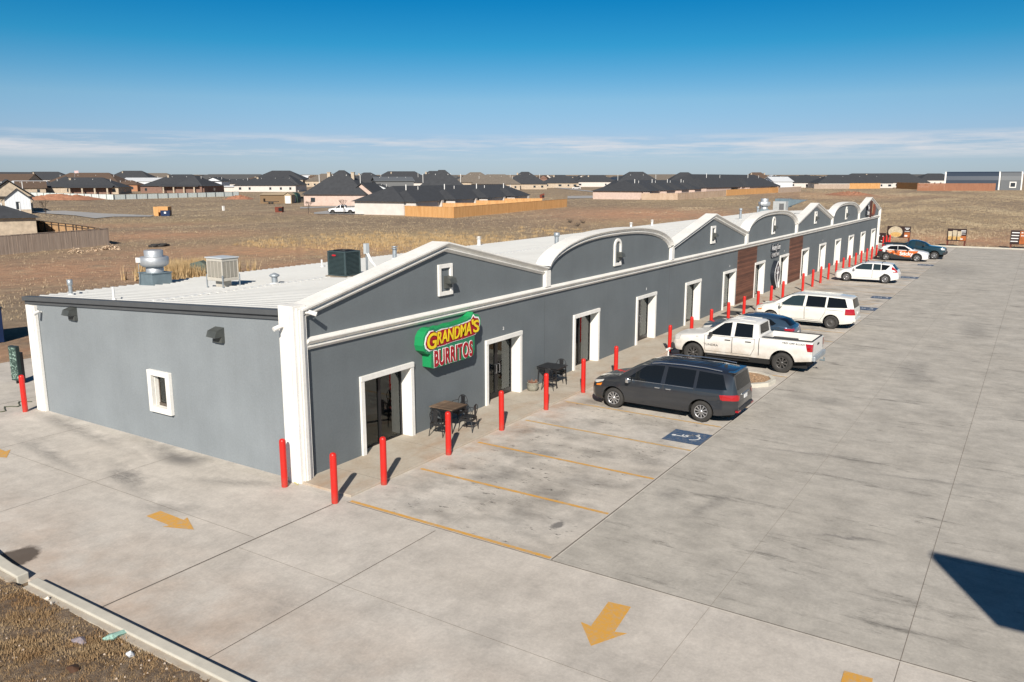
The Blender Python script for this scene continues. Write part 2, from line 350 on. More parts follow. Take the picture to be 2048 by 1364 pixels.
def dup(o, label=None, loc=None, rz=None, parent=None):
    c = o.copy(); COL.objects.link(c)
    if parent: c.parent = parent
    if label: c['label'] = label
    if loc is not None: c.location = loc
    if rz is not None: c.rotation_euler = (0, 0, rz)
    for ch in list(o.children): dup(ch, parent=c)
    return c
def struct(name, mb, m, **k): return tag(mb.build(name, m, **k), kind='structure')
_dg = None
def text_mesh(s, size, mat, name, parent=None, ext=.01, off=0.0, bold=0, align='CENTER', xs=1.0, space=1.0, mtx=None):
    cu = bpy.data.curves.new('t', 'FONT'); cu.body = s; cu.size = size; cu.extrude = ext; cu.offset = off; cu.align_x = align; cu.align_y = 'CENTER'; cu.space_character = space
    cu.resolution_u = 4
    o = bpy.data.objects.new('t', cu); COL.objects.link(o); dg = bpy.context.evaluated_depsgraph_get(); dg.update()
    me = bpy.data.meshes.new_from_object(o.evaluated_get(dg)); bpy.data.objects.remove(o); bpy.data.curves.remove(cu)
    me.materials.clear(); me.materials.append(mat)
    me.transform(Matrix.Diagonal((xs, 1, 1, 1)))
    if mtx is not None: me.transform(mtx)
    ob = bpy.data.objects.new(name, me); COL.objects.link(ob)
    if parent: ob.parent = parent
    return ob
def facade_m(x, y, z, shear=0.0, rot=0.0):   # text standing in the xz plane facing -y
    return Matrix.Translation((x, y, z)) @ Matrix.Rotation(R(90), 4, 'X') @ Matrix.Rotation(rot, 4, 'Z') @ Matrix(((1, shear, 0, 0), (0, 1, 0, 0), (0, 0, 1, 0), (0, 0, 0, 1)))
# ------------------------------------------------------------------ ground
def field_mat():
    t = NT('dry field'); at = t.node('ShaderNodeVertexColor', layer_name='patch'); sp = t.node('ShaderNodeSeparateColor'); t.l.new(at.outputs[0], sp.inputs[0])
    n1 = t.rng(t.noise(.035, 7, .68), .34, .66); n2 = t.rng(t.noise(.25, 8, .72), .32, .68); n3 = t.rng(t.noise(1.6, 6, .75), .3, .7)
    n4 = t.rng(t.noise(.012, 5, .6), .4, .6)
    c = t.mix(n2, (.21, .150, .098), (.38, .285, .185)); c = t.mix(t.math('MULTIPLY', n1, .55), c, (.33, .255, .165)); c = t.mix(t.math('MULTIPLY', n4, .45), c, (.24, .165, .11))
    # straw coloured streaks running across the plain
    ss = t.rng(t.noise(1.0, 7, .7, t.mapv((.03, .16, 1), (0, 0, R(-35)))), .52, .70); c = t.mix(t.math('MULTIPLY', ss, .7), c, (.50, .385, .24))
    d = t.math('MULTIPLY', sp.outputs[0], t.rng(t.noise(.3, 8, .7), .28, .50)); c = t.mix(d, c, t.mix(n3, (.44, .20, .10), (.64, .38, .23)))
    s2 = t.math('MULTIPLY', sp.outputs[1], t.rng(t.noise(.5, 7, .7), .3, .6)); c = t.mix(s2, c, (.46, .33, .17))
    gq = t.math('MULTIPLY', sp.outputs[2], t.rng(t.noise(.2, 7, .7), .36, .62)); c = t.mix(gq, c, (.17, .125, .088))
    f = t.rng(t.noise(.9, 8, .8), .3, .7, .62, 1.32); k = t.node('ShaderNodeCombineColor'); [t.l.new(f, k.inputs[i]) for i in range(3)]
    t.out(t.mix(1.0, c, k.outputs[0], 'MULTIPLY'), .95); t.bump(t.noise(1.6, 8, .8), .9, .25); return t.m
m_field = field_mat()
# patches seen in the photo: u, v centre, half width and half height in photo pixels, strength, channel (0 red soil, 1 straw, 2 dark)
BL = [(560, 500, 330, 14, 1, 0), (330, 470, 190, 9, .8, 0), (120, 540, 260, 26, .75, 0), (640, 530, 160, 12, .9, 0), (250, 585, 220, 12, .6, 2), (20, 600, 80, 25, .4, 2), (250, 450, 190, 5, .55, 0),
      (800, 478, 330, 22, 1.0, 1), (560, 486, 110, 12, .8, 1), (1150, 460, 100, 14, .35, 2), (1290, 428, 200, 13, .95, 0), (1430, 432, 120, 8, .7, 0), (1300, 448, 200, 10, .6, 1), (150, 402, 300, 5, .5, 2),
      (300, 412, 260, 4, .5, 2), (500, 432, 300, 9, .55, 2), (380, 440, 300, 6, .7, 1), (800, 440, 300, 9, .45, 2), (1450, 405, 200, 8, .5, 1), (1900, 478, 220, 13, .9, 0), (2040, 470, 60, 12, .5, 0), (1700, 392, 120, 5, .6, 0),
      (1250, 410, 200, 6, .35, 2), (90, 700, 120, 40, .8, 0), (40, 640, 90, 30, .3, 2), (150, 432, 130, 4, .7, 2), (1950, 400, 200, 8, .55, 2), (1900, 440, 200, 22, .45, 1), (1620, 388, 80, 4, .5, 0), (800, 425, 250, 4, .5, 0)]
def nonuni(a, b, st, far, gr=1.35):
    l = list(np.arange(a, b + .01, st)); s_ = st; x = l[-1]
    while x < far: s_ *= gr; x += s_; l.append(x)
    s_ = st; x = l[0]
    while x > -far: s_ *= gr; x -= s_; l.insert(0, x)
    return np.array(l)
xs = nonuni(-40, 360, 2.5, 9000); ys = nonuni(-80, 380, 2.5, 9000)
XX, YY = np.meshgrid(xs, ys); rng_ = np.random.RandomState(3)
inb = (XX > 8) & (XX < 1500) & (YY > -900) & (YY < 1500)
ZZ = -.06 + .0 * XX
far_ = np.hypot(XX - 45, YY - 5) - 75
dd_ = np.hypot(XX - CAM[0], YY - CAM[1]) - 95; ZZ += np.where(dd_ > 0, .0055 * dd_ * np.minimum(1, dd_ / 40), 0)
ZZ += np.where(far_ > 0, np.minimum(far_ / 60, 1) * (.03 * np.sin(XX * .083 + 1) * np.cos(YY * .071) + .02 * np.sin(XX * .21 + YY * .17)), 0)
V = np.stack([XX.ravel(), YY.ravel(), ZZ.ravel()], 1); nx, ny = len(xs), len(ys)
idx = np.arange(nx * ny).reshape(ny, nx); Fq = np.stack([idx[:-1, :-1].ravel(), idx[:-1, 1:].ravel(), idx[1:, 1:].ravel(), idx[1:, :-1].ravel()], 1)
me = bpy.data.meshes.new('ground'); me.vertices.add(len(V)); me.vertices.foreach_set('co', V.ravel()); me.loops.add(Fq.size); me.loops.foreach_set('vertex_index', Fq.ravel())
me.polygons.add(len(Fq)); me.polygons.foreach_set('loop_start', np.arange(0, Fq.size, 4)); me.polygons.foreach_set('loop_total', np.full(len(Fq), 4)); me.update(calc_edges=True)
pc = np.zeros((len(V), 4)); pc[:, 3] = 1
def patch_val(P):
    out = np.zeros((len(P), 3)); vdir = np.array([math.cos(_y), math.sin(_y)])
    for u, v, ru, rv, s_, ch in BL:
        c = gg(u, v); D = (c.xy - cC.xy).length; d = np.array([c.x - cC.x, c.y - cC.y]) / D; p = np.array([-d[1], d[0]])
        rd = min(abs((gg(u, max(v - rv, 352)).xy - c.xy).length), abs((gg(u, v + rv).xy - c.xy).length) * 1.6); rl = ru * D / FPX
        q = P[:, :2] - np.array([c.x, c.y]); a = (q @ d) / rd; b = (q @ p) / rl; w = np.exp(-(a * a + b * b) * 1.1) * s_
        out[:, ch] = np.maximum(out[:, ch], w)
    return out
pc[:, :3] = patch_val(V)
ca = me.color_attributes.new('patch', 'FLOAT_COLOR', 'POINT'); ca.data.foreach_set('color', pc.ravel())
me.materials.append(m_field); o = bpy.data.objects.new('ground', me); COL.objects.link(o); tag(o, kind='structure')
# paved lot: one slab with real thickness, sidewalk in front of the shops
struct('parking_lot', MB().prism([(-6.53, -60), (91.8, -60), (91.8, 0.0), (96, 9), (96, 21.0), (-6.53, 21.0)], -.2, 0.0), m_conc)
struct('sidewalk', MB().prism([(-.10, -1.78), (85.4, -1.78), (85.4, .30), (.3, .30), (.3, -.1), (-.10, -.1)], -.02, .055), m_walk, bevel=.012)
def strip(x0, y0, x1, y1, w, z=.004, mb=None):
    d = Vector((x1 - x0, y1 - y0)).normalized() * w / 2; n = (-d.y, d.x); mb = mb or MB()
    return mb.add([(x0 + n[0], y0 + n[1], z), (x1 + n[0], y1 + n[1], z), (x1 - n[0], y1 - n[1], z), (x0 - n[0], y0 - n[1], z)], [(0, 1, 2, 3)])
j = MB()
strip(-6.5, -1.64, -.55, -1.72, .035, mb=j); strip(-6.5, -4.62, -.5, -4.70, .018, mb=j); strip(-.33, -7.55, 91.7, -7.55, .030, mb=j); strip(-.36, -1.9, -.36, -60, .022, .0045, mb=j)
jf = MB()
for yy in (-14.06, -20.4, -28, -36): strip(-6.4, yy, 91.7, yy + .1, .011, mb=jf)
for yy, x1 in ((-10.9, 91), (-17.2, 91)): strip(-6.4, yy, x1, yy, .006, mb=jf)
for xx in (26, 52, 78): strip(xx, -60, xx, -7.6, .005, mb=jf)
strip(-.2, 4.5, -6.4, 4.45, .01, mb=j); strip(-.2, 9.3, -6.4, 9.3, .012, mb=j); strip(-6.4, 14.2, 6, 14.3, .02, mb=j); strip(-2.9, -1.6, -2.9, 20, .010, .0045, mb=j); strip(-3.4, -1.75, -3.4, -60, .008, .0045, mb=j)
struct('pavement_joint', j, m_joint); struct('pavement_control_joint', jf, M('saw cut joint', (.22, .19, .16), .9, var=.3))
j = MB(); strip(-.405, -7.7, -.405, -60, .022, .005, mb=j); strip(-.32, -7.59, 91.7, -7.59, .016, .005, mb=j); strip(0, -4.75, 91, -4.75, .008, .005, mb=j)
struct('pavement_chalk_line', j, m_jlight)
for xx in (.95, 3.7, 6.4, 9.1, 11.8): pass
j = MB()
for k in range(31): strip(1.1 + 2.74 * k, -1.77, 1.1 + 2.74 * k, .0 if k else 0, .010, .0565, mb=j)
struct('sidewalk_joint', j, m_joint)
# stall lines
LX = [-.27 + 2.66 * k for k in range(6)] + [18.15, 21.0, 23.8, 26.5, 29.2, 33.6, 36.4, 40.7, 46.0, 48.8, 51.4, 54.6, 59.5, 62.2, 65.1, 70.2, 73.0, 75.8, 78.6, 81.4]
for i, x in enumerate(LX):
    tag(strip(x, -1.95, x, -7.5, .10, .006).build('parking_line', m_yel if i < 3 else m_yelold), kind='structure')
h = MB()
for k in range(4): strip(39.9 + k * 1.0, -2.4 - .2 * k, 41.5 + k * .8, -4.0 - .5 * k, .1, .006, mb=h)
strip(40.4, -5.2, 42.0, -6.9, .1, .006, mb=h); strip(38.9, -5.4, 40.3, -7.1, .1, .006, mb=h)
tag(h.build('parking_hatching', m_yelold), kind='structure')
def arrow(pts, label):
    mb = MB(); mb.sheet(pts, .006); o = mb.build('pavement_arrow', m_yel); tag(o, label, 'painted arrow', 'yellow direction arrows painted on the concrete')
def arrow_pts(cx, cy, ang, L=1.62, w=.40, hw=.92, hl=.6):
    P = [(-L / 2, -w / 2), (L / 2 - hl, -w / 2), (L / 2 - hl - .05, -hw / 2), (L / 2, 0), (L / 2 - hl - .05, hw / 2), (L / 2 - hl, w / 2), (-L / 2, w / 2)]
    c, s_ = math.cos(ang), math.sin(ang); return [(cx + a * c - b * s_, cy + a * s_ + b * c) for a, b in P]
arrow(arrow_pts(-3.32, .60, R(-92), 1.56, .36, .62, .66), 'yellow pavement arrow on the apron in front of the blank side wall')
arrow(arrow_pts(-1.94, -9.58, R(187), 1.5, .43, .85, .58), 'largest yellow pavement arrow, in the foreground below the empty stalls')
arrow(arrow_pts(-3.1, 8.95, R(-95), 1.3, .38, .7, .6), 'yellow pavement arrow cut off by the left edge beside the side wall')
arrow(arrow_pts(-1.93, -13.6, R(183), 1.6, .42, .9, .6), 'yellow pavement arrow just peeking in at the bottom edge')
# accessible stall panels: blue panel + white wheelchair symbol, head towards the shops
def access(x, y, label, s_=1.17):
    t = thing('accessible_parking_symbol', label, 'parking symbol', (x, y, 0), 0, 'blue accessible parking panels')
    MB().sheet([(-s_ / 2, -s_ / 2), (s_ / 2, -s_ / 2), (s_ / 2, s_ / 2), (-s_ / 2, s_ / 2)], .007).build('blue_panel', m_blue, t)
    mb = MB(); k = s_ / 1.2; z = .0095
    def seg(pts, w):
        for a, b in zip(pts, pts[1:]): strip(a[0] * k, a[1] * k, b[0] * k, b[1] * k, w * k, z, mb=mb)
    ring = [(.02 + .24 * math.cos(R(a)), -.14 + .24 * math.sin(R(a))) for a in range(75, -190, -15)]
    seg(ring, .055)
    seg([(-.02, .34), (-.02, .02), (.24, .02)], .06); seg([(-.02, .17), (.17, .17)], .05); seg([(.20, .04), (.30, -.26), (.40, -.24)], .06)
    mb.prism([( -.02 * k + .075 * k * math.cos(a * PI / 6), .42 * k + .075 * k * math.sin(a * PI / 6)) for a in range(12)], z, z + .0005)
    mb.build('wheelchair_symbol', m_wpaint, t); return t
access(8.84, -6.96, 'blue painted wheelchair panel beside the charcoal minivan, nearest and largest')
access(38.25, -6.93, 'blue wheelchair panel just past the white minivan and its tail', 1.3)
access(43.75, -6.98, 'blue wheelchair panel beyond the yellow hatching, before the white wagon', 1.2)
access(56.9, -6.98, 'blue wheelchair panel behind the tail of the white wagon', 1.3)
access(68.1, -6.9, 'farthest blue wheelchair panel, in front of the orange wrapped crossover', 1.3)
# kerbs
def kerb(name, pts, w, hgt, label=None, z0=-.05, slope=0.04):
    mb = MB(); L = []; n = len(pts)
    for i, p in enumerate(pts):
        a = Vector(pts[max(i - 1, 0)]); b = Vector(pts[min(i + 1, n - 1)]); d = (b - a).normalized(); nn = Vector((-d.y, d.x)); p = Vector(p)
        L += [(p.x, p.y, z0), (p.x, p.y, hgt), ((p + nn * w).x, (p + nn * w).y, hgt - .01), ((p + nn * w).x, (p + nn * w).y, z0)]
    fs = []
    for i in range(n - 1):
        for q in range(3): fs.append((4 * i + q, 4 * i + 4 + q, 4 * i + 5 + q, 4 * i + 1 + q))
    fs += [(0, 1, 2, 3), (4 * n - 1, 4 * n - 2, 4 * n - 3, 4 * n - 4)]
    o = mb.add(L, fs).build(name, m_kerb, bevel=.02); tag(o, kind='structure'); return o
kerb('kerb', [(-6.52, -60), (-6.52, .18)][::-1], -.20, .15)
kerb('kerb', [(-6.50, .56), (-6.48, 1.2), (-6.42, 1.8), (-6.3, 2.6), (-6.25, 6), (-6.2, 21)], .22, .15)
struct('kerb_footing', MB().box(-6.84, -6.722, -60, .12, -.1, .10).box(-6.86, -6.722, .6, 21, -.1, .09), m_walk)
kerb('kerb', [(91.75, -60), (91.75, 8)], -.18, .15)
# ------------------------------------------------------------------ the shop building
U = 12.192; BL_ = 7 * U; BD = 12.45
bld = thing('shop_building', 'long grey stucco strip of shops with white scalloped and gabled parapets', 'building', (0, 0, 0))
OPN = []
for k in range(7): OPN += [(2.20 + U * k, 4.47 + U * k, 'w'), (8.24 + U * k, 10.52 + U * k, 'd')]
FH = 2.31; FW = .15
# front wall as piers and lintels butted round the openings
mb = MB(); x = .2
for a, b, _ in OPN:
    mb.box(x, a + .02, 0, .30, 0, 3.56); mb.box(a + .02, b - .02, 0, .30, FH - .02, 3.56); x = b - .02
mb.box(x, BL_ + .1, 0, .30, 0, 3.56)
mb.build('front_wall', m_wall, bld, fix=False)
# side wall (left) with a drive-up window hole, rear and far wall
mb = MB()
def eavez(y): return 4.30 - .049 * y
def sidepanel(y0, y1, z0, z1a=None, z1b=None):
    a = z1a if z1a is not None else eavez(y0) ; b = z1b if z1b is not None else eavez(y1)
    mb.add([(0, y0, z0), (0, y1, z0), (0, y1, b), (0, y0, a), (.25, y0, z0), (.25, y1, z0), (.25, y1, b), (.25, y0, a)], [(0, 3, 2, 1), (4, 5, 6, 7), (3, 7, 6, 2), (0, 4, 7, 3), (1, 2, 6, 5)])
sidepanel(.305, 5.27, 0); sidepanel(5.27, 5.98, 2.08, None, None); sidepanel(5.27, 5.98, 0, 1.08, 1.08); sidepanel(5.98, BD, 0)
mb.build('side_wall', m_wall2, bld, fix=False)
mb = MB().box(.25, BL_, BD - .25, BD - .001, 0, 3.62); mb.box(BL_ - .15, BL_ + .1, .3, BD - .001, 0, 3.62); mb.build('rear_wall', m_wall, bld)
# interiors: floor, ceiling and party walls behind the glass
m_int = M('pale green interior wall', (.42, .56, .42), .8, var=.05); m_flr = M('brown shop floor', (.11, .075, .05), .35, var=.35, scale=1.5); m_ceil = M('shop ceiling', (.55, .55, .52), .9, var=.05)
mb = MB().box(.3, BL_ - .2, .30, 7.0, .0, .05, 0).box(.3, BL_ - .2, .3, 7.0, 2.75, 2.85, 2).box(.3, BL_ - .2, 7.0, 7.1, .05, 2.75, 1)
for q in range(8): mb.box(q * U - .06 + (.4 if q == 0 else 0), q * U + .06 + (.4 if q == 0 else 0) - (.4 if q == 7 else 0), .302, 7.0, .05, 2.75, 1)
for q in range(7): mb.box(q * U + 6.3, q * U + 6.42, 1.8, 7.0, .05, 2.75, 1)
mb.build('interior', [m_flr, m_int, m_ceil], bld)
# windows and glazed doors
m_frame = M('black anodised frame', (.02, .02, .022), .35, .3, var=0)
for i, (a, b, kd) in enumerate(OPN):
    mb = MB(); w = FW
    mb.box(a, a + w, -.07, -.001, .05, FH - w).box(b - w, b, -.07, -.001, .05, FH - w).box(a, b, -.085, -.001, FH - w, FH)
    mb.box(a + .03, a + w, .0, .31, .05, FH - w).box(b - w, b - .03, .0, .31, .05, FH - w).box(a + .03, b - .03, .0, .31, FH - w - .02, FH - .03)
    o = mb.build('window' if kd == 'w' else 'door', m_white, bld, bevel=.008)
    ia, ib, it = a + w, b - w, FH - w - .02; f = MB(); mid = (ia + ib) / 2; t_ = .05; br = .10 if kd == 'w' else .24
    y0, y1 = .305, .36
    f.box(ia, ia + t_, y0, y1, .05, it).box(ib - t_ * 1.4, ib, y0, y1, .05, it).box(ia + t_, ib - t_ * 1.4, y0, y1, it - .07, it).box(ia + t_, ib - t_ * 1.4, y0, y1, .05, br)
    f.box(mid - (.05 if kd == 'w' else .085), mid + (.05 if kd == 'w' else .085), y0 - .01, y1 + .01, br, it - .07)
    f.build('frame', m_frame, o)
    MB().box(ia + t_, mid - .05, .33, .338, br, it - .07).box(mid + .05, ib - t_ * 1.4, .33, .338, br, it - .07).build('pane', m_pane, o)
    if kd == 'd':
        hd = MB()
        for sx in (-1, 1):
            c = mid + sx * .10; hd.path([(c, .29, .95), (c, .22, .95), (c, .22, 1.25), (c, .29, 1.25)], .013, 6)
        hd.build('handle', m_chrome, o)
        nl = MB()
# drive-up window on the side wall
mb = MB(); ya, yb_, za, zb_ = 5.12, 6.14, .95, 2.20
mb.box(-.12, -.001, ya, ya + .17, za, zb_).box(-.12, -.001, yb_ - .17, yb_, za, zb_).box(-.12, -.001, ya + .17, yb_ - .17, zb_ - .15, zb_).box(-.12, -.001, ya + .17, yb_ - .17, za, za + .17)
mb.box(0, .2, ya + .155, ya + .18, za + .15, zb_ - .13).box(0, .2, yb_ - .18, yb_ - .155, za + .15, zb_ - .13).box(0, .2, ya + .17, yb_ - .17, za + .12, za + .15).box(0, .2, ya + .17, yb_ - .17, zb_ - .14, zb_ - .12)
wo_ = mb.build('window', m_white, bld, bevel=.01)
MB().box(.12, .16, ya + .18, ya + .22, za + .15, zb_ - .14).box(.12, .16, yb_ - .22, yb_ - .18, za + .15, zb_ - .14).box(.12, .16, 5.60, 5.65, za + .15, zb_ - .14).box(.12, .16, 5.3, 5.96, zb_ - .18, zb_ - .14).box(.1, .16, 5.3, 5.96, za + .15, za + .24).build('frame', M('bronze window frame', (.10, .08, .065), .5, var=.1), wo_)
MB().box(.135, .141, 5.34, 5.60, za + .24, zb_ - .18).box(.135, .141, 5.65, 5.92, za + .24, zb_ - .18).build('pane', m_pane, wo_)
MB().box(.26, .3, 5.2, 6.05, .9, 2.2).build('dark_backing', m_dark, wo_)  # near-black panel closing the opening behind the pane
# roof: ribbed panels sloping to the rear, ribs run front to back
mb = MB(); n = 274; vs = []; st = BL_ / n
for i in range(n + 1):
    x0 = i * st
    for dx, dz in ((0, 0), (.10, 0), (.115, .035), (.165, .035), (.18, 0)):
        if x0 + dx > BL_: continue
        vs.append((x0 + dx, dz))
L = []
for x_, dz in vs: L += [(x_, .28, eavez(.28) + .10 + dz), (x_, BD + .16, eavez(BD + .16) + .10 + dz)]
mb.add(L, [(2 * i, 2 * i + 2, 2 * i + 3, 2 * i + 1) for i in range(len(vs) - 1)])
mb.add([(0, BD + .16, 3.55), (BL_, BD + .16, 3.55), (BL_, BD + .16, 3.79), (0, BD + .16, 3.79)], [(0, 1, 2, 3)])
rf = mb.build('roof', m_roof, bld, fix=False)
mb = MB()
mb.box(.4, BL_ - .4, 6.25, 6.33, eavez(6.3) + .112, eavez(6.3) + .150)
mb.build('lap_seam', m_pvc, rf)
# grey rake trim along the side wall top
mb = MB(); ee = eavez
def rake(y0, y1, x0, x1, za, zb2): mb.add([(x0, y0, ee(y0) + za), (x1, y0, ee(y0) + za), (x1, y1, ee(y1) + za), (x0, y1, ee(y1) + za), (x0, y0, ee(y0) + zb2), (x1, y0, ee(y0) + zb2), (x1, y1, ee(y1) + zb2), (x0, y1, ee(y1) + zb2)], [(0, 3, 2, 1), (4, 5, 6, 7), (0, 1, 5, 4), (1, 2, 6, 5), (2, 3, 7, 6), (3, 0, 4, 7)])
rake(.42, BD + .2, -.14, .12, .02, .15); rake(.42, BD + .2, -.06, -.001, -.10, .018)
mb.build('rake_trim', m_trim, bld)
for q in range(1, 7): MB().box(q * U - .007, q * U + .007, -.003, -.0005, .06, 3.38).build('control_joint', m_trim, bld)
# columns at the ends
def column(name, x0, x1, y0, y1, h):
    mb = MB(); mb.box(x0, x1, y0, y1, 0, h)
    if x1 - x0 < 1:
        mb.box(x0 + .10, x1 - .10, y0 - .045, y0 - .001, 0, h - .06).box(x0 + .16, x1 - .16, y0 - .075, y0 - .046, 0, h - .1)
        mb.box(x0 - .04, x0 - .001, y0 + .1, y1 - .1, 0, h - .06)
    return mb.build(name, m_white, bld, bevel=.012)
column('column', -.14, .30, -.12, .40, 4.56); column('column', BL_ - .15, BL_ + .34, -.12, .40, 4.5)
column('column', -.10, .16, BD - .42, BD + .12, 3.56)
# horizontal moulding
mb = MB(); xa, xb = .30, BL_ - .152
mb.prism([(0, 3.70), (-.185, 3.655), (-.185, 3.625), (-.045, 3.505), (-.115, 3.495), (-.115, 3.468), (-.02, 3.385), (0, 3.385)], xa, xb, 'yz')
mb.build('moulding', m_white, bld)
# parapets
def offs(P, d):
    out = []
    for i, p in enumerate(P):
        a = Vector(P[max(i - 1, 0)]); b = Vector(P[min(i + 1, len(P) - 1)]); p = Vector(p)
        d1 = (p - a).normalized() if i > 0 else (b - p).normalized(); d2 = (b - p).normalized() if i < len(P) - 1 else d1
        t_ = (d1 + d2).normalized(); nn = Vector((t_.y, -t_.x)); c = max(.3, nn.dot(Vector((d2.y, -d2.x)))); out.append(p + nn * (d / c))
    return out
def crown(mb, P, prof):
    Q = [offs(P, d) for d, _ in prof]; n = len(P); m = len(prof); vs = []
    for i in range(n): vs += [(Q[k][i].x, prof[k][1], Q[k][i].y) for k in range(m)]
    mb.add(vs, [(i * m + q, i * m + (q + 1) % m, (i + 1) * m + (q + 1) % m, (i + 1) * m + q) for i in range(n - 1) for q in range(m)] + [tuple(range(m)), tuple(range(n * m - 1, (n - 1) * m - 1, -1))])
def ribbon(mb, P, d0, d1, y0, y1):
    A = offs(P, d0); B = offs(P, d1); n = len(P); vs = []
    for a, b in zip(A, B): vs += [(a.x, y0, a.y), (a.x, y1, a.y), (b.x, y1, b.y), (b.x, y0, b.y)]
    fs = [(4 * i + q, 4 * i + (q + 1) % 4, 4 * i + 4 + (q + 1) % 4, 4 * i + 4 + q) for i in range(n - 1) for q in range(4)] + [(0, 3, 2, 1), (4 * n - 4, 4 * n - 3, 4 * n - 2, 4 * n - 1)]
    mb.add(vs, fs)
m_wp = m_bronze
def wallpack(parent, x, y, z, face='-y', s_=1.0):
    mb = MB()
    mb.prism([(0, 0), (-.30 * s_, .02), (-.24 * s_, .17 * s_), (0, .24 * s_)], -.17 * s_, .17 * s_, 'xy'); mb.box(-.10 * s_, 0, -.15 * s_, -.001, -.17 * s_, .17 * s_)
    o = mb.build('wall_light', m_wp, parent)
    l = MB().prism([(-.29 * s_, .012), (-.02, -.006), (-.02, -.013), (-.285 * s_, .004)], -.14 * s_, .14 * s_, 'xy').build('lens', m_lens, o)
    # profile plane (out, up) -> world
    mtx = Matrix(((0, 0, 1, 0), (1, 0, 0, 0), (0, 1, 0, 0), (0, 0, 0, 1))) if face == '-y' else Matrix(((1, 0, 0, 0), (0, 0, 1, 0), (0, 1, 0, 0), (0, 0, 0, 1)))
    for q in (o, l): q.data.transform(mtx)
    for q in (o, l): q.data.flip_normals() if mtx.to_3x3().determinant() < 0 else None
    o.location = (x, y, z); return o
for k in range(7):
    x0, x1 = k * U, (k + 1) * U; xm = (x0 + x1) / 2; a0 = x0 + (.02 if k else .12); a1 = x1 - (.02 if k < 6 else -.05)
    if k % 2 == 0: P = [(a0, 4.47 if k == 0 else 4.42), (xm, 5.74), (a1, 4.42)]; nm = 'gable_parapet'
    else:
        P = []
        for q in range(29):
            t_ = -1 + 2 * q / 28; t2 = math.sin(t_ * PI / 2) * .995; P.append((xm + t2 * 6.08, 4.36 + 1.17 * (1 - abs(t2) ** 2.5) ** .55))
        nm = 'arched_parapet'
    I = offs(P, .05); mb = MB()
    mb.prism([(x0 + (.0 if k else .302), 3.56)] + [(max(p.x, x0 + (.0 if k else .302)), p.y) for p in I] + [(x1 - (0 if k < 6 else .17), 3.56)], 0, .30, 'xz')
    w = mb.build(nm, m_wall, bld)
    mb = MB(); crown(mb, P, [(0, .44), (0, -.20), (.045, -.20), (.17, -.05), (.18, -.12), (.21, -.12), (.29, -.02), (.29, -.001), (.06, -.001), (.06, .44)])
    mb.build('coping', m_white, w)
    if k < 6: MB().box(x1 - .17, x1 + .17, -.155, -.001, 3.701, 4.30).build('post', m_white, w, bevel=.01)
    if k < 6:   # small framed vent with a flood light
        vb = MB(); zc = 4.58 if k % 2 == 0 else 4.42; hw, hh, t_ = .35, .48, .12
        if k % 2 == 0: vb.box(xm - hw, xm + hw, -.07, -.001, zc + hh - t_, zc + hh)
        else:
            arc = [(xm + hw * math.cos(a * PI / 10), zc + hh - t_ + (hw - .02) * math.sin(a * PI / 10)) for a in range(11)]; arc2 = [(xm + (hw - t_) * math.cos(a * PI / 10), zc + hh - t_ + (hw - t_ - .02) * math.sin(a * PI / 10)) for a in range(10, -1, -1)]
            vb.prism(arc + arc2, -.07, -.001, 'xz')
        vb.box(xm - hw, xm - hw + t_, -.07, -.001, zc - hh, zc + hh - t_).box(xm + hw - t_, xm + hw, -.07, -.001, zc - hh, zc + hh - t_).box(xm - hw + t_, xm + hw - t_, -.07, -.001, zc - hh, zc - hh + t_)
        vb.build('vent_frame', m_white, w, bevel=.006)
        wallpack(w, xm + .13, -.001, zc - .12, '-y', .95)
for yy, zz in ((9.85, 3.45), (2.85, 3.50)): wallpack(bld, -.001, yy, zz, '-x', 1.05)
def camera_(x, y, z, dx, dy):
    mb = MB().tube((x, y, z), (x + dx * .14, y + dy * .14, z), .03, .03, 8).tube((x + dx * .10, y + dy * .10, z + .02), (x + dx * .30, y + dy * .30, z - .04), .055, .06, 10)
    mb.build('security_camera', m_pvc, bld)
camera_(.26, -.12, 4.36, .5, -.85); camera_(-.14, .18, 4.05, -1, .2); camera_(-.02, BD - .7, 3.38, -1, -.2)
# wooden cladding panels
for a, b in ((35.22, 39.12), (47.32, 51.15)): MB().box(a, b, -.035, -.001, .055, 3.375).build('wood_cladding', m_woodwall, bld)
MB().box(-.1, .0 - .001, .47, .62, .25, 1.05).build('meter_box', m_galvd, bld)
mb = MB().path([(-.06, .44, .3), (-.10, .43, .25), (-.15, .40, .1), (-.14, .2, .02), (-.24, -.1, .02)], .012, 6).build('conduit', M('yellow hose', (.55, .48, .15), .6, var=.1), bld)
# unit numbers over the doors
for i, (a, b, kd) in enumerate(OPN):
    if kd == 'd' and i in (1, 3, 5, 7, 9): text_mesh(str((i + 1) // 2 + (1 if i == 1 else 0)), .16, m_pvc, 'unit_number', bld, .004, mtx=facade_m((a + b) / 2, -.006, 2.55))
m_post = M('red poster', (.30, .02, .02), .6, var=.3, scale=6); m_paper = M('paper notice', (.55, .66, .58), .7, var=.1)
for (x_, w_, z0_, z1_, mt_) in ((3.05, .5, .9, 1.5, m_paper), (3.75, .42, 1.0, 1.6, m_paper), (9.1, .30, .6, 1.9, m_post), (9.75, .3, 1.2, 1.5, m_paper), (21.2, .45, .7, 1.95, m_post), (33.4, .55, .5, 2.0, m_post)):
    MB().box(x_, x_ + w_, .42, .43, z0_, z1_).build('poster', mt_, bld)
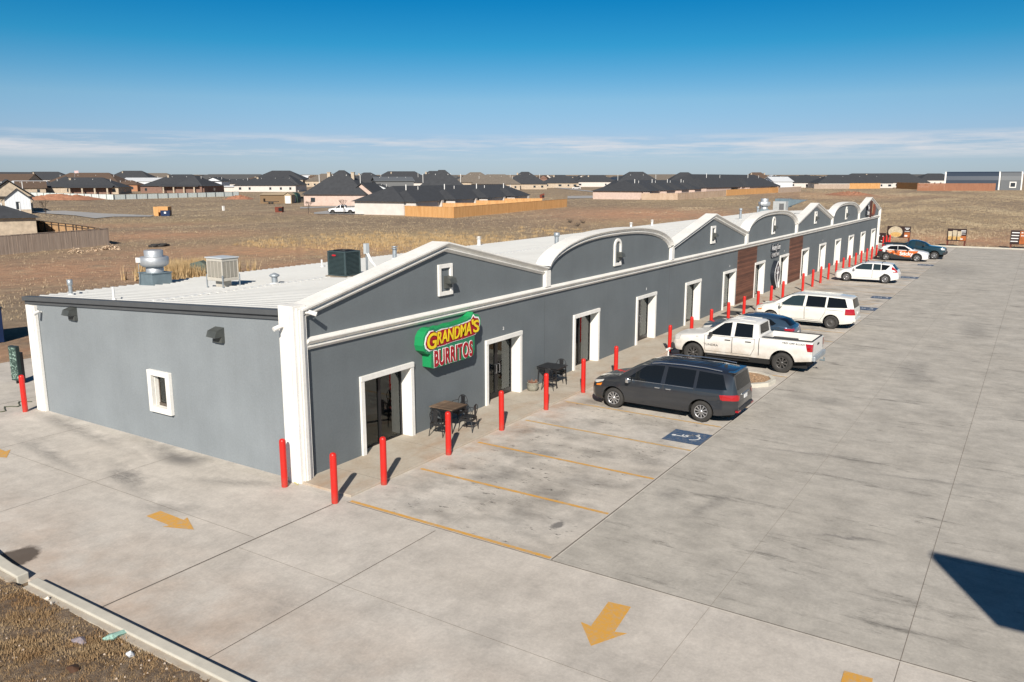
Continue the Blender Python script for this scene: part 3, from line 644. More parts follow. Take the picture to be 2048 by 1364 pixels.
# ------------------------------------------------------------------ bollards
bx = [-.55, 1.0, 3.71, 6.42, 9.13, 11.79, 14.5, 20.0, 22.7, 25.4, 28.1, 30.8, 33.45, 36.2, 38.9, 44.1, 46.95, 49.5, 52.1, 54.9, 57.6, 60.2, 62.95, 65.6, 68.4, 71.0, 73.6, 77.2, 80.6]
by = [-1.70] + [-1.88] * 28
names = ['at the front corner of the white column', 'second along the walk, left of the first window', 'beside the wood topped table', 'in front of the burrito shop door', 'in front of the dark patio table',
         'just left of the second window', 'at the nose of the charcoal minivan', 'at the nose of the white pickup, before the third door frame', 'over the white pickup hood', 'over the white pickup windshield', 'over the white pickup cab, beside the dark doormats',
         'between the blue hatchback and the white minivan', 'at the nose of the white minivan', 'in front of the leaf shaped emblem', 'in front of the second lettered doorway', 'right of the white minivan roof, after the gap', 'second right of the white minivan roof', 'third right of the white minivan roof',
         'just left of the white wagon nose', 'touching the white wagon nose', 'behind the white wagon hood', 'over the white wagon windshield', 'over the white wagon roof front', 'over the white wagon roof middle', 'over the white wagon roof rear', 'second left of the orange wrapped crossover', 'touching the orange crossover tail', 'behind the orange crossover, at the far column', 'last of the row behind the orange crossover']
def bollard(x, y, label, h=1.26, z=0):
    mb = MB(); r = .083; mb.lathe([(r, 0), (r, h - .075), (r * .93, h - .04), (r * .72, h - .014), (r * .38, h - .002), (0.001, h)], n=20)
    o = mb.build('bollard', m_red, None, (x, y, z)); return tag(o, 'red steel bollard ' + label, 'bollard', 'red bollards along the shops'), o
b0 = None
for i, (x, y) in enumerate(zip(bx, by)):
    if b0 is None: b0 = bollard(x, y, names[0])[1]
    else:
        o = b0.copy(); COL.objects.link(o); o.location = (x, y, 0); o['label'] = 'red steel bollard ' + names[i]
        o.rotation_euler = (R(random.uniform(-.5, .5)), R(random.uniform(-.5, .5)), random.random() * 6)
for x, y, n_ in ((-.47, .12, 'beside the meter box on the side wall corner'), (-.47, 12.6, 'at the rear corner, under the green menu board'), (83.2, -1.0, 'rounding the far end of the shops'), (86.6, -.5, 'near the dark sign past the far corner'), (88.8, -.5, 'under the round food picture sign'), (90.0, -.7, 'right post under the round food picture sign')):
    o = b0.copy(); COL.objects.link(o); o.location = (x, y, 0); o['label'] = 'red steel bollard ' + n_
# ------------------------------------------------------------------ signs
m_sgreen = M('sign green enamel', (.012, .27, .09), .4, var=.04); m_sgreend = M('sign green face', (.02, .20, .10), .4, var=0)
m_swhite = M('sign white', (.8, .8, .8), .4, var=0); m_sred = M('sign red', (.35, .008, .018), .4, var=.04); m_syel = M('sign yellow', (.80, .60, .015), .4, var=.12, scale=4)
def rrect(x0, x1, z0, z1, r, n=5):
    P = []
    for cx, cz, a0 in ((x1 - r, z1 - r, 0), (x0 + r, z1 - r, 90), (x0 + r, z0 + r, 180), (x1 - r, z0 + r, 270)):
        for i in range(n + 1): a = R(a0 + 90 * i / n); P.append((cx + r * math.cos(a), cz + r * math.sin(a)))
    return P
sg = thing('shop_sign', 'green backed channel sign with yellow and red lettering reading Grandma\'s Burritos', 'sign', (6.05, 0, 2.64)); sg.scale = (.97, .84, .95)
# silhouette: wavy upper lobe with a squarer lobe below
up = [(-1.46, -.02), (-1.52, .16), (-1.47, .42), (-1.34, .58), (-1.16, .66), (-.98, .66), (-.90, .60), (-.60, .64), (-.35, .60), (-.1, .64), (.3, .62), (.75, .66), (1.0, .72), (1.12, .86), (1.22, .78), (1.42, .74), (1.55, .60), (1.56, .38), (1.45, .22), (1.28, .12), (1.20, .10)]
lo = [(1.20, -.42), (1.14, -.60), (1.0, -.66), (-1.0, -.66), (-1.14, -.60), (-1.14, -.16), (-1.3, -.14)]
sil = up + lo
def scl(P, s_, dz=0): return [(a * s_[0], b * s_[1] + dz) for a, b in P]
MB().prism(sil, -.38, -.001, 'xz').build('sign_box', m_sgreen, sg, bevel=.006)
MB().prism([(a * .965, b * .94 + .005) for a, b in sil], -.392, -.3805, 'xz').build('face_panel', m_sgreend, sg)
bub = [(-1.40, .05), (-1.45, .2), (-1.38, .42), (-1.2, .58), (-1.02, .58), (-.94, .50), (-.6, .56), (-.2, .54), (.3, .56), (.8, .60), (1.0, .64), (1.12, .78), (1.2, .70), (1.4, .66), (1.48, .52), (1.47, .36), (1.38, .2), (1.2, .08), (.9, .06), (.5, .04), (0, .04), (-.5, .0), (-.85, .0), (-1.0, -.06), (-1.25, -.06)]
MB().prism([(a, b) for a, b in bub], -.412, -.3925, 'xz').build('sign_backing', m_swhite, sg)
MB().prism([(a * .968 + .0, (b - .27) * .90 + .27) for a, b in bub], -.424, -.4125, 'xz').build('sign_backing', m_sred, sg)
def letters(txt, x, z, size, mat, y, off=0.0, shear=.0, xs=1.0, space=1.0, nm='letters', rot=0.0, ext=.006): return text_mesh(txt, size, mat, nm, sg, ext, off, xs=xs, space=space, mtx=facade_m(x, y, z, shear, rot))
def fit(txt, x0, x1, z0, z1, mat, y, off, space=1.0, shear=0.0, tilt=0.0, ext=.006):
    o = text_mesh(txt, 1.0, mat, 'letters', sg, ext, off, space=space); V_ = [v.co for v in o.data.vertices]; ax, bx_ = min(v.x for v in V_) + off, max(v.x for v in V_) - off; ay, by_ = min(v.y for v in V_) + off, max(v.y for v in V_) - off
    o.data.transform(Matrix.Translation((-ax, -ay, 0))); o.data.transform(Matrix.Diagonal(((x1 - x0) / (bx_ - ax), (z1 - z0) / (by_ - ay), 1, 1)))
    o.data.transform(Matrix.Translation((x0, y, z0)) @ Matrix(((1, 0, shear, 0), (0, 1, 0, 0), (tilt, 0, 1, 0), (0, 0, 0, 1))) @ Matrix.Rotation(R(90), 4, 'X')); return o
m_sdk = M('sign dark red outline', (.17, .004, .01), .4, var=0)
for off, mt, yy in ((.055, m_sdk, -.432), (.018, m_syel, -.446)):
    fit('G', -1.36, -.93, .01, .50, mt, yy, off, shear=.10); fit('RANDMA', -.86, .94, .10, .49, mt, yy, off, 1.0, .10, .035)
    fit("'", .99, 1.06, .46, .62, mt, yy, off); fit('S', 1.08, 1.38, .17, .57, mt, yy, off)
fit('BURRITOS', -.98, 1.04, -.60, -.11, m_swhite, -.400, .06, 1.08); fit('BURRITOS', -.98, 1.04, -.60, -.11, m_sred, -.414, .030, 1.08)
sg.rotation_euler = (0, 0, 0)
# lettering of the church unit
m_blk = M('dark blue black letters', (.02, .025, .035), .4, var=0)
am = thing('wall_lettering', 'white on black raised lettering between the two wood panels reading Amazing Grace Christian', 'sign', (43.6, 0, 2.78))
for off, mt, yy, ex in ((.035, m_blk, -.04, .035), (-.012, m_swhite, -.082, .003)):
    text_mesh('Amazing Grace', .56, mt, 'letters', am, ex, off + .006, xs=.62, mtx=facade_m(-.1, yy, .22, .15)); text_mesh('CHRISTIAN', .40, mt, 'letters', am, ex, off * .8 + .003, xs=.84, space=1.1, mtx=facade_m(-.2, yy, -.30))
em = thing('wall_emblem', 'leaf shaped black and white emblem with a cross hung between two doorways', 'sign', (43.35, 0, 1.15))
leaf = [(.78 * math.sin(PI * i / 12) * (1 - .25 * i / 12) * (1 if i < 12 else 0), .95 - 1.9 * i / 12) for i in range(13)]; leaf = leaf + [(-a, b) for a, b in leaf[-2:0:-1]]
MB().prism(leaf, -.30, -.001, 'xz').build('emblem_box', m_blk, em); MB().prism([(a * .985, b * .985) for a, b in leaf], -.315, -.301, 'xz').build('emblem_rim', m_swhite, em)
MB().prism([(a * .84, b * .86 + .02) for a, b in leaf], -.325, -.3155, 'xz').build('emblem_face', m_blk, em)
MB().box(-.07, .07, -.335, -.3255, -.65, .55).box(-.26, .26, -.334, -.3255, .05, .20).box(-.02, .02, -.334, -.3255, -.85, -.65).build('emblem_cross', m_swhite, em)
fs_ = thing('wall_lettering', 'white on black raised letters beside a brown bottle shape in the farthest gable', 'sign', (79.5, 0, 4.3))
for off, mt, yy, ex in ((.05, m_blk, -.10, .09), (.0, m_swhite, -.21, .004)):
    text_mesh('The', .62, mt, 'letters', fs_, ex, off + .01, mtx=facade_m(-2.0, yy, .42)); text_mesh('Sticky', .62, mt, 'letters', fs_, ex, off + .01, xs=.8, mtx=facade_m(-2.0, yy, -.12))
m_brown = M('dark brown sign', (.055, .02, .015), .4, var=.1); m_tan = M('tan sign', (.45, .30, .16), .5, var=.15); m_rust = M('russet sign', (.23, .055, .03), .4, var=.15)
MB().prism([(-.45, -.65), (-.15, -.65), (-.05, .2), (.05, 1.05), (-.25, 1.05), (-.40, .2)], -.22, -.001, 'xz').build('sign_post', m_brown, fs_)
MB().prism([(.1, -.2), (.35, .9), (.5, .9), (.4, -.2)], -.20, -.001, 'xz').build('sign_figure', m_tan, fs_)
MB().prism([(.9, -.35), (1.25, -.55), (1.9, -.35), (2.15, 0), (2.1, .45), (1.75, .5), (1.75, .68), (1.3, .68), (1.3, .5), (.95, .45)], -.22, -.001, 'xz').build('sign_jar', m_rust, fs_)
# ------------------------------------------------------------------ roof plant
def rz_(y): return 4.40 - .049 * y
fan = thing('exhaust_fan', 'round spun aluminium exhaust fan on a grey box at the left end of the roof', 'exhaust fan', (4.15, 11.75, rz_(11.75))); fan.scale = (.76, .76, .74)
MB().box(-.52, .52, -.52, .52, -.05, .58).box(-.56, .56, -.56, .56, .58, .62).build('curb_box', m_galvd, fan, bevel=.01)
MB().lathe([(.40, .62), (.40, .86), (.36, .88)], n=32).build('duct_collar', m_alu, fan)
MB().lathe([(.36, .88), (.50, .90), (.60, .96), (.655, 1.06), (.66, 1.34), (.62, 1.38), (.42, 1.38), (.42, 1.40), (.43, 1.68), (.40, 1.70), (0.001, 1.72)], n=36).build('fan_housing', m_alu, fan)
MB().box(-.70, -.58, .15, .40, 1.12, 1.36).build('switch_box', m_pvc, fan)
MB().path([(-.62, .3, 1.15), (-.62, .35, .3), (-.55, .5, 0)], .015).build('conduit', m_galv, fan)
co = thing('evaporative_cooler', 'beige louvred evaporative cooler on short legs near the side wall end of the roof', 'rooftop cooler', (4.12, 7.9, rz_(7.95))); co.scale = (.80, .80, .80)
mb = MB().box(-.42, .42, -.50, .50, .30, .42).box(-.42, .42, -.50, .50, 1.12, 1.24)
for sx in (-1, 1):
    for sy in (-1, 1): mb.box(sx * .42 - .05 * (sx > 0) , sx * .42 + .05 * (sx < 0), sy * .5 - .05 * (sy > 0), sy * .5 + .05 * (sy < 0), .42, 1.12)
mb.build('cabinet_frame', m_beige, co, bevel=.012)
MB().prism([(-.46, -.54), (.46, -.54), (.46, .54), (-.46, .54)], 1.241, 1.29).build('top_cover', M('pale lid', (.55, .57, .58), .4, var=.05), co, bevel=.01)
lou = NT('louvre panel'); sp_2 = lou.node('ShaderNodeSeparateXYZ'); lou.l.new(lou.tc.outputs['Object'], sp_2.inputs[0]); fr_ = lou.math('FRACT', lou.math('MULTIPLY', sp_2.outputs[2], 22.0)); e_ = lou.math('GREATER_THAN', fr_, .45)
m_lou = lou.out(lou.mix(e_, (.16, .145, .12), (.42, .39, .33)), .7)
mb = MB()
for q in range(4):
    a = -.45 + q * .228; mb.box(-.405, -.40, a + .012, a + .205, .45, 1.10); mb.box(.40, .405, a + .012, a + .205, .45, 1.10)
    a = -.37 + q * .186; mb.box(a + .012, a + .165, -.485, -.48, .45, 1.10); mb.box(a + .012, a + .165, .48, .485, .45, 1.10)
mb.build('louvre_panel', m_lou, co)
mb = MB()
for q in range(5):
    a = -.45 + q * .228 - .008; mb.box(-.412, -.39, a, a + .02, .42, 1.12).box(.39, .412, a, a + .02, .42, 1.12)
    a = -.37 + q * .186 - .008; mb.box(a, a + .02, -.492, -.47, .42, 1.12).box(a, a + .02, .47, .492, .42, 1.12)
mb.box(-.39, .39, -.47, .47, .42, 1.12); mb.build('mullion', m_beige, co)
for sx in (-1, 1):
    for sy in (-1, 1): MB().box(sx * .43 - .02, sx * .43 + .02, sy * .51 - .02, sy * .51 + .02, -.05, .55).build('leg', m_galv, co)
MB().box(-.2, .2, -.25, .25, -.05, .30).build('duct', m_beige, co)
ac = thing('condenser_unit', 'dark green grey louvred air conditioning condenser standing behind the first gable', 'air conditioner', (7.95, 6.0, rz_(6.0))); ac.scale = (.88, .88, .90)
mb = MB().box(-.46, .46, -.50, .50, .07, .13).box(-.46, .46, -.5, .5, 1.0, 1.06)
for sx in (-1, 1):
    for sy in (-1, 1): mb.box(sx * .46 - .07 * (sx > 0), sx * .46 + .07 * (sx < 0), sy * .5 - .07 * (sy > 0), sy * .5 + .07 * (sy < 0), .13, 1.0)
mb.build('cabinet_frame', m_acgreen, ac, bevel=.012)
mb = MB()
for q in range(17):
    z0 = .145 + q * .0502; mb.prism([(-.445, z0), (-.415, z0 + .035), (-.415, z0 + .042), (-.455, z0 + .012)], -.43, .43, 'xz'); mb.prism([(.445, z0), (.415, z0 + .035), (.415, z0 + .042), (.455, z0 + .012)], -.43, .43, 'xz')
    mb.prism([(-.485, z0), (-.455, z0 + .035), (-.455, z0 + .042), (-.495, z0 + .012)], -.39, .39, 'yz'); mb.prism([(.485, z0), (.455, z0 + .035), (.455, z0 + .042), (.495, z0 + .012)], -.39, .39, 'yz')
mb.build('louvre', m_acgreen, ac)
MB().box(-.40, .40, -.44, .44, .13, 1.0).build('coil', M('coil dark', (.02, .026, .026), .6, var=.2, scale=30), ac)
mb = MB()
for r_ in (.12, .2, .28, .36, .43):
    mb.path([(r_ * math.cos(a * PI / 10), r_ * math.sin(a * PI / 10), 1.075) for a in range(21)], .006, 5)
mb.box(-.42, .42, -.46, .46, 1.061, 1.066); mb.build('fan_grille', m_black, ac)
MB().prism([(.12 * math.cos(a * PI / 8) , .93 + .035 * math.sin(a * PI / 8) - .04) for a in range(16)], -.006, .0, 'yz').build('badge', m_acred, ac).location = (-.458, .12, 0)
MB().box(-.55, .55, -.55, .55, -.04, .07).build('base_frame', M('weathered timber', (.25, .21, .16), .8, var=.2), ac)
db = thing('disconnect_box', 'small pale grey electrical disconnect box with white conduits behind the condenser', 'electrical box', (8.55, 5.45, rz_(5.4)))
MB().box(-.10, .10, -.06, .06, .78, 1.16).build('box_body', M('pale grey enamel', (.5, .53, .54), .4, var=.05), db, bevel=.01); MB().box(-.03, .03, -.03, .03, -.04, .78).build('post', m_galv, db)
MB().path([(-.05, -.05, .8), (.02, -.18, .5), (.15, -.32, .28), (.3, -.45, .2)], .028, 8).path([(.04, -.05, .8), (.1, -.18, .5), (.22, -.30, .28), (.34, -.42, .2)], .028, 8).build('conduit', m_pvc, db)
def vent(x, y, h, r, label, cap='rain', mat=None, group=None):
    t = thing('roof_vent', label, 'roof vent', (x, y, rz_(y) - .02), 0, group); mat = mat or m_galv
    MB().tube((0, 0, -.04), (0, 0, h), r, r, 14).build('pipe', mat, t)
    if cap == 'rain': MB().lathe([(r * 1.0, h - .02), (r * 1.7, h + .02), (r * 1.7, h + .06), (r * .3, h + .13), (.001, h + .13)], n=16).build('rain_cap', mat, t)
    if cap == 'can': MB().lathe([(r, h - .04), (r * 1.45, h), (r * 1.45, h + .16), (.001, h + .17)], n=16).build('rain_cap', mat, t)
    if cap == 'disc': MB().lathe([(r, h), (r * 1.8, h + .02), (.001, h + .05)], n=16).lathe([(r * .4, h + .05), (r * 1.7, h + .10), (.001, h + .14)], n=16).build('rain_cap', mat, t)
    MB().lathe([(r * 1.9, -.03), (r * 1.7, .05), (r, .08)], n=14).build('flashing', m_pvc, t); return t
vent(.86, 11.5, .38, .06, 'thin galvanised flue at the far left corner of the roof', 'can')
vent(-.0 + .35, 8.2, .42, .035, 'thin white plastic pipe near the left roof edge', None, m_pvc)
vent(5.2, 6.6, .28, .10, 'short capped galvanised vent beside the seam dots, between cooler and condenser', 'rain')
vent(11.3, 10.6, .35, .04, 'white plastic pipe just left of the condenser', None, m_pvc)
vent(15.7, 10.3, .5, .10, 'capped galvanised vent behind the left slope of the first gable', 'disc')
vent(25.2, 12.1, .42, .10, 'white capped vent right of the first gable apex', 'disc', m_pvc)
vent(20.6, 4.3, .75, .10, 'twin galvanised flue standing behind the first white arch', 'can'); 
vent(43.8, 11.0, .4, .09, 'small vent over the left top of the first white arch', 'disc', m_pvc); vent(49.0, 11.5, .4, .09, 'small vent over the right top of the first white arch', 'disc', m_pvc)
vent(59.5, 7.5, .85, .10, 'tall flue in the valley right of the second gable', 'can'); vent(66.5, 8.0, .85, .10, 'tall flue just left of the second arch', 'can')
f2 = dup(fan, 'farther spun aluminium exhaust fan rising behind the second white arch', (67.2, 7.6, rz_(7.6) + .1), .3); f2.scale = (.85, .85, .95)
a2 = thing('condenser_unit', 'light grey rooftop condenser beside the farther exhaust fan', 'air conditioner', (68.2, 6.3, rz_(6.6) + .1)); MB().box(-.5, .5, -.6, .6, 0, 1.3).build('cabinet', M('light grey cabinet', (.42, .43, .42), .5, var=.1), a2, bevel=.02); MB().box(-.515, -.501, -.45, .0, .2, 1.1).build('coil', M('cabinet coil', (.12, .12, .12), .6, var=.2), a2)
a3 = thing('rooftop_unit', 'blue grey rooftop air handler with a long sloping intake hood', 'air handler', (71.5, 6.9, rz_(6.9)))
MB().box(-.6, .6, -.7, .7, .75, 1.6).build('cabinet', m_galvd, a3, bevel=.02); MB().add([(-.5, -.7, 1.55), (.5, -.7, 1.55), (.5, -2.3, 1.50), (-.5, -2.3, 1.50), (-.5, -.7, .85), (.5, -.7, .85)], [(0, 1, 2, 3), (0, 3, 4), (1, 5, 2), (3, 2, 5, 4), (0, 4, 5, 1)]).build('intake_hood', m_galvd, a3); MB().box(-.4, .4, -.4, .4, -.05, .75).build('duct', m_galvd, a3)
# ------------------------------------------------------------------ patio furniture
def chair(x, y, rz, label):
    t = thing('metal_chair', label, 'chair', (x, y, .056), rz, 'black metal cafe chairs')
    MB().prism(rrect(-.19, .19, -.18, .18, .05), .435, .455).build('seat', m_black, t, bevel=.006)
    for sx in (-1, 1):
        for sy in (-1, 1): MB().add([(sx * .17 - .02, sy * .16, .44), (sx * .17 + .02, sy * .16, .44), (sx * .17, sy * .16 + sy * .035, .44), (sx * .235 - .012, sy * .225, 0), (sx * .235 + .012, sy * .225, 0), (sx * .235, sy * .225 + sy * .018, 0)], [(0, 1, 2), (3, 5, 4), (0, 3, 4, 1), (1, 4, 5, 2), (2, 5, 3, 0)]).build('leg', m_black, t)
    MB().box(-.2, .2, -.205, -.19, .33, .41).box(-.2, .2, .19, .205, .33, .41).box(-.205, -.19, -.19, .19, .33, .41).box(.19, .205, -.19, .19, .33, .41).build('apron', m_black, t)
    bk = MB(); pts = []
    for i in range(13):
        a = PI * i / 12; pts.append((.185 * math.cos(a), -.20 - .09 * (.62 + .22 * math.sin(a) - .3) , .64 + .20 * math.sin(a)))
    pts = [(.18, -.17, .44)] + pts + [(-.18, -.17, .44)]
    bk.path(pts, .011, 7); bk.prism([(-.065, .44), (.065, .44), (.085, .82), (-.085, .82)], -.235, -.228, 'xz'); bk.build('backrest', m_black, t)
    ar = MB()
    for sx in (-1, 1): ar.path([(sx * .185, -.22, .66), (sx * .20, .02, .67), (sx * .20, .10, .60), (sx * .19, .12, .44)], .010, 6)
    ar.build('armrest', m_black, t); return t
def table(x, y, label, top):
    t = thing('patio_table', label, 'table', (x, y, .056))
    MB().box(-.40, .40, -.44, .44, .715, .745).build('table_top', top, t, bevel=.006)
    for sx in (-1, 1):
        for sy in (-1, 1): MB().add([(sx * .36 - .03, sy * .38, .71), (sx * .36 + .03, sy * .38, .71), (sx * .36, sy * .34, .71), (sx * .37 - .016, sy * .42, 0), (sx * .37 + .016, sy * .42, 0), (sx * .37, sy * .395, 0)], [(0, 1, 2), (3, 5, 4), (0, 3, 4, 1), (1, 4, 5, 2), (2, 5, 3, 0)]).build('leg', m_black, t)
    MB().box(-.36, .36, -.40, -.385, .66, .714).box(-.36, .36, .385, .40, .66, .714).box(-.37, -.361, -.385, .385, .66, .714).box(.361, .37, -.385, .385, .66, .714).build('apron', m_black, t)
table(5.52, -.52, 'square patio table with a weathered brown wood top between window and shop door', m_tablew)
table(11.92, -.50, 'square all black metal patio table next to the plant pot', m_black)
chair(4.86, -.66, R(-80), 'black metal chair on the near side of the wood topped table, turned towards it')
chair(6.25, -.35, R(85), 'black metal chair on the far side of the wood topped table, nearest the wall')
chair(5.72, -1.12, R(12), 'black metal chair on the lot side of the wood topped table, half behind a bollard')
chair(11.35, -.72, R(-80), 'black metal chair on the near side of the all black table, behind a bollard')
chair(12.55, -.45, R(100), 'black metal chair on the far side of the all black table')
pot = thing('plant_pot', 'weathered barrel planter with dead brown stems right of the shop door', 'planter', (10.86, -.30, .056))
MB().lathe([(.13, 0), (.19, .05), (.215, .17), (.205, .28), (.215, .29), (.215, .31), (.185, .31), (.18, .24), (.001, .24)], n=20).build('pot', M('weathered pot', (.26, .25, .20), .8, var=.25, scale=12), pot)
mb = MB()
for q in range(46):
    a = random.random() * 2 * PI; r_ = random.random() * .13; e_ = Vector((math.cos(a) * (r_ + .07), math.sin(a) * (r_ + .07), .30 + random.random() * .10)); s_ = Vector((math.cos(a) * r_, math.sin(a) * r_, .23)); mb.tube(s_, e_, .007, .010, 4)
mb.build('dead_stems', M('dead stems', (.28, .14, .09), .9, var=.3, scale=20), pot)
for i, (x, y) in enumerate(((29.9, -.95), (32.0, -.85), (34.6, -.7))):
    t = MB().box(-.75, .75, -.42, .42, 0, .012).build('doormat', M('doormat', (.06, .058, .055), .95, var=.2, scale=20), None, (x, y, .056)); tag(t, 'flat dark doormat on the walk ' + ('nearest, seen over the white pickup cab', 'middle of the three, before the red windowed door', 'farthest, at the foot of the first wood panel')[i], 'doormat', 'dark doormats on the walk')
# ------------------------------------------------------------------ planting island
isl = [(15.62, -1.95), (15.62, -6.2), (15.8, -6.9), (16.3, -7.3), (17.0, -7.38), (17.55, -7.15), (17.9, -6.6), (17.95, -5.9), (17.95, -1.95)]
m_grav = NT('river gravel'); vv = m_grav.node('ShaderNodeTexVoronoi'); vv.inputs['Scale'].default_value = 22; m_grav.l.new(m_grav.tc.outputs['Object'], vv.inputs['Vector'])
sc_ = m_grav.node('ShaderNodeSeparateColor'); m_grav.l.new(vv.outputs['Color'], sc_.inputs[0]); cgr = m_grav.mix(sc_.outputs[0], (.44, .26, .13), (.66, .48, .32)); cgr = m_grav.mix(m_grav.rng(vv.outputs['Distance'], .2, .7), cgr, (.26, .16, .09)); m_grav.bump(vv.outputs['Distance'], .8, .02); m_gravel = m_grav.out(cgr, .9)
inner = [( (a - 16.78) * .86 + 16.78, (b + 4.4) * .955 - 4.35) for a, b in isl]
mb = MB(); n = len(isl); vs = [(a, b, 0) for a, b in isl] + [(a, b, .14) for a, b in isl] + [(a, b, .14) for a, b in inner] + [(a, b, .02) for a, b in inner]
mb.add(vs, [(q * n + i, q * n + (i + 1) % n, (q + 1) * n + (i + 1) % n, (q + 1) * n + i) for q in range(3) for i in range(n)])
tag(mb.build('island_kerb', m_kerb, bevel=.015), kind='structure')
mb = MB().sheet(inner, .105); tag(mb.build('gravel_bed', m_gravel), 'tan gravel bed inside the kerbed parking island', kind='stuff')
mb = MB()
for q in range(1500):
    a = random.uniform(15.9, 17.7); b = random.uniform(-7.0, -2.2)
    if b < -6.2 and abs(a - 16.8) > .75 - (-6.2 - b) * .5: continue
    r_ = random.uniform(.015, .035); mb.add([(a - r_, b, .10), (a, b - r_, .10), (a + r_, b, .10), (a, b + r_, .10), (a, b, .10 + r_ * .9)], [(0, 1, 4), (1, 2, 4), (2, 3, 4), (3, 0, 4)])
tag(mb.build('gravel_stones', m_gravel), kind='stuff')
sp_i = thing('standpipe', 'short white T topped standpipe in the gravel island beside the pickup front wheel', 'standpipe', (17.3, -2.9, .1))
MB().tube((0, 0, 0), (0, 0, .62), .03, .03, 10).build('pipe', m_pvc, sp_i); MB().tube((-.14, 0, .66), (.14, 0, .66), .05, .05, 10).build('tee', m_pvc, sp_i)
# ------------------------------------------------------------------ rear left: menu board, dumpster, hose
m_menu = NT('menu board face'); nz_ = m_menu.rng(m_menu.noise(1.0, 3, .7, m_menu.mapv((4, 9, 16))), .52, .58); m_menuf = m_menu.out(m_menu.mix(nz_, (.03, .06, .05), (.30, .42, .36)), .4)
mn = thing('menu_board', 'dark green drive through menu board on a post behind the rear corner bollard', 'menu board', (1.38, 16.8, 0), R(8)); mn.scale = (.8, .55, 1)
MB().box(-.09, .09, -.40, .40, .12, 1.45).build('board', M('menu cabinet', (.028, .045, .045), .5, var=.1), mn, bevel=.01); MB().box(-.1, -.0905, -.36, .36, .17, 1.40).build('menu_face', m_menuf, mn)
MB().box(.10, .2, -.45, .3, .05, 1.2).build('back_board', m_black, mn); MB().box(-.05, .05, -.05, .05, 0, .12).build('post', m_black, mn)
dp = thing('dumpster', 'tall dark navy waste container cut by the left edge beyond the pavement', 'dumpster', (4.3, 27.2, -.05), R(-12)); dp.scale = (1, 1, .86)
MB().prism([(-1.1, 0), (1.1, 0), (1.2, 1.9), (-1.2, 1.9)], -1.25, 1.25, 'yz').build('bin_body', M('navy steel', (.006, .022, .075), .45, var=.2), dp, bevel=.02); MB().box(-1.3, 1.3, -1.25, 1.25, 1.91, 1.97).build('lid', m_black, dp)
hose = MB().path([(-1.3 + i * .12, 13.2 + .25 * math.sin(i * 1.3) + i * .05, .02) for i in range(14)], .018, 5).build('hose', M('muddy hose', (.12, .13, .09), .8, var=.2)); tag(hose, 'muddy garden hose lying on the concrete by the rear bollard', 'hose')
# debris on the dirt strip
def litter(u, v, r_, col, label, cat, name):
    p = g(u, v, .0); mb = MB(); n = 9; rr = [r_ * random.uniform(.6, 1.2) for _ in range(n)]
    vs = [(rr[i] * math.cos(2 * PI * i / n) * 1.5, rr[i] * math.sin(2 * PI * i / n), random.uniform(.0, .04)) for i in range(n)] + [(random.uniform(-.3, .3) * r_, random.uniform(-.3, .3) * r_, .07)]
    mb.add(vs, [(i, (i + 1) % n, n) for i in range(n)]).add([(a, b, c - .02) for a, b, c in vs[:n]], [tuple(range(n))])
    o = mb.build(name, M(cat + str(len(MATS)), col, .7, var=.15, scale=20), None, (p.x, p.y, .10), rot=(0, 0, random.random() * 3)); tag(o, label, cat)
litter(228, 1284, .13, (.32, .52, .44), 'crumpled pale green plastic sheet beside the kerb', 'litter', 'plastic_sheet')
litter(160, 1293, .10, (.27, .23, .25), 'flattened mauve grey cardboard scrap on the dry grass', 'litter', 'cardboard_scrap')
litter(262, 1321, .06, (.62, .64, .66), 'white crumpled cup on the dry grass', 'litter', 'paper_cup')
litter(150, 1350, .10, (.085, .04, .02), 'dark brown paper bag scrap at the bottom edge', 'litter', 'paper_bag')
litter(97, 1209, .04, (.7, .64, .55), 'small cream pebble nearest the kerb end', 'pebble', 'pebble'); litter(104, 1219, .03, (.6, .55, .48), 'smaller grey pebble beside the cream one', 'pebble', 'pebble')
# pylon sign outside the frame that throws the dark shadow at lower right
py = thing('pylon_sign', 'tall dark backed roadside sign panel standing right of the view, throwing the slanted shadow', 'sign', (-7.6, -22.3, 0))
MB().box(-.15, .15, -2.0, 1.77, 7.02, 8.76).build('panel', M('pylon panel', (.2, .22, .25), .6, var=.1), py); MB().tube((0, -.3, -.1), (0, -.3, 7.02), .15, .15, 14).build('post', m_galv, py)
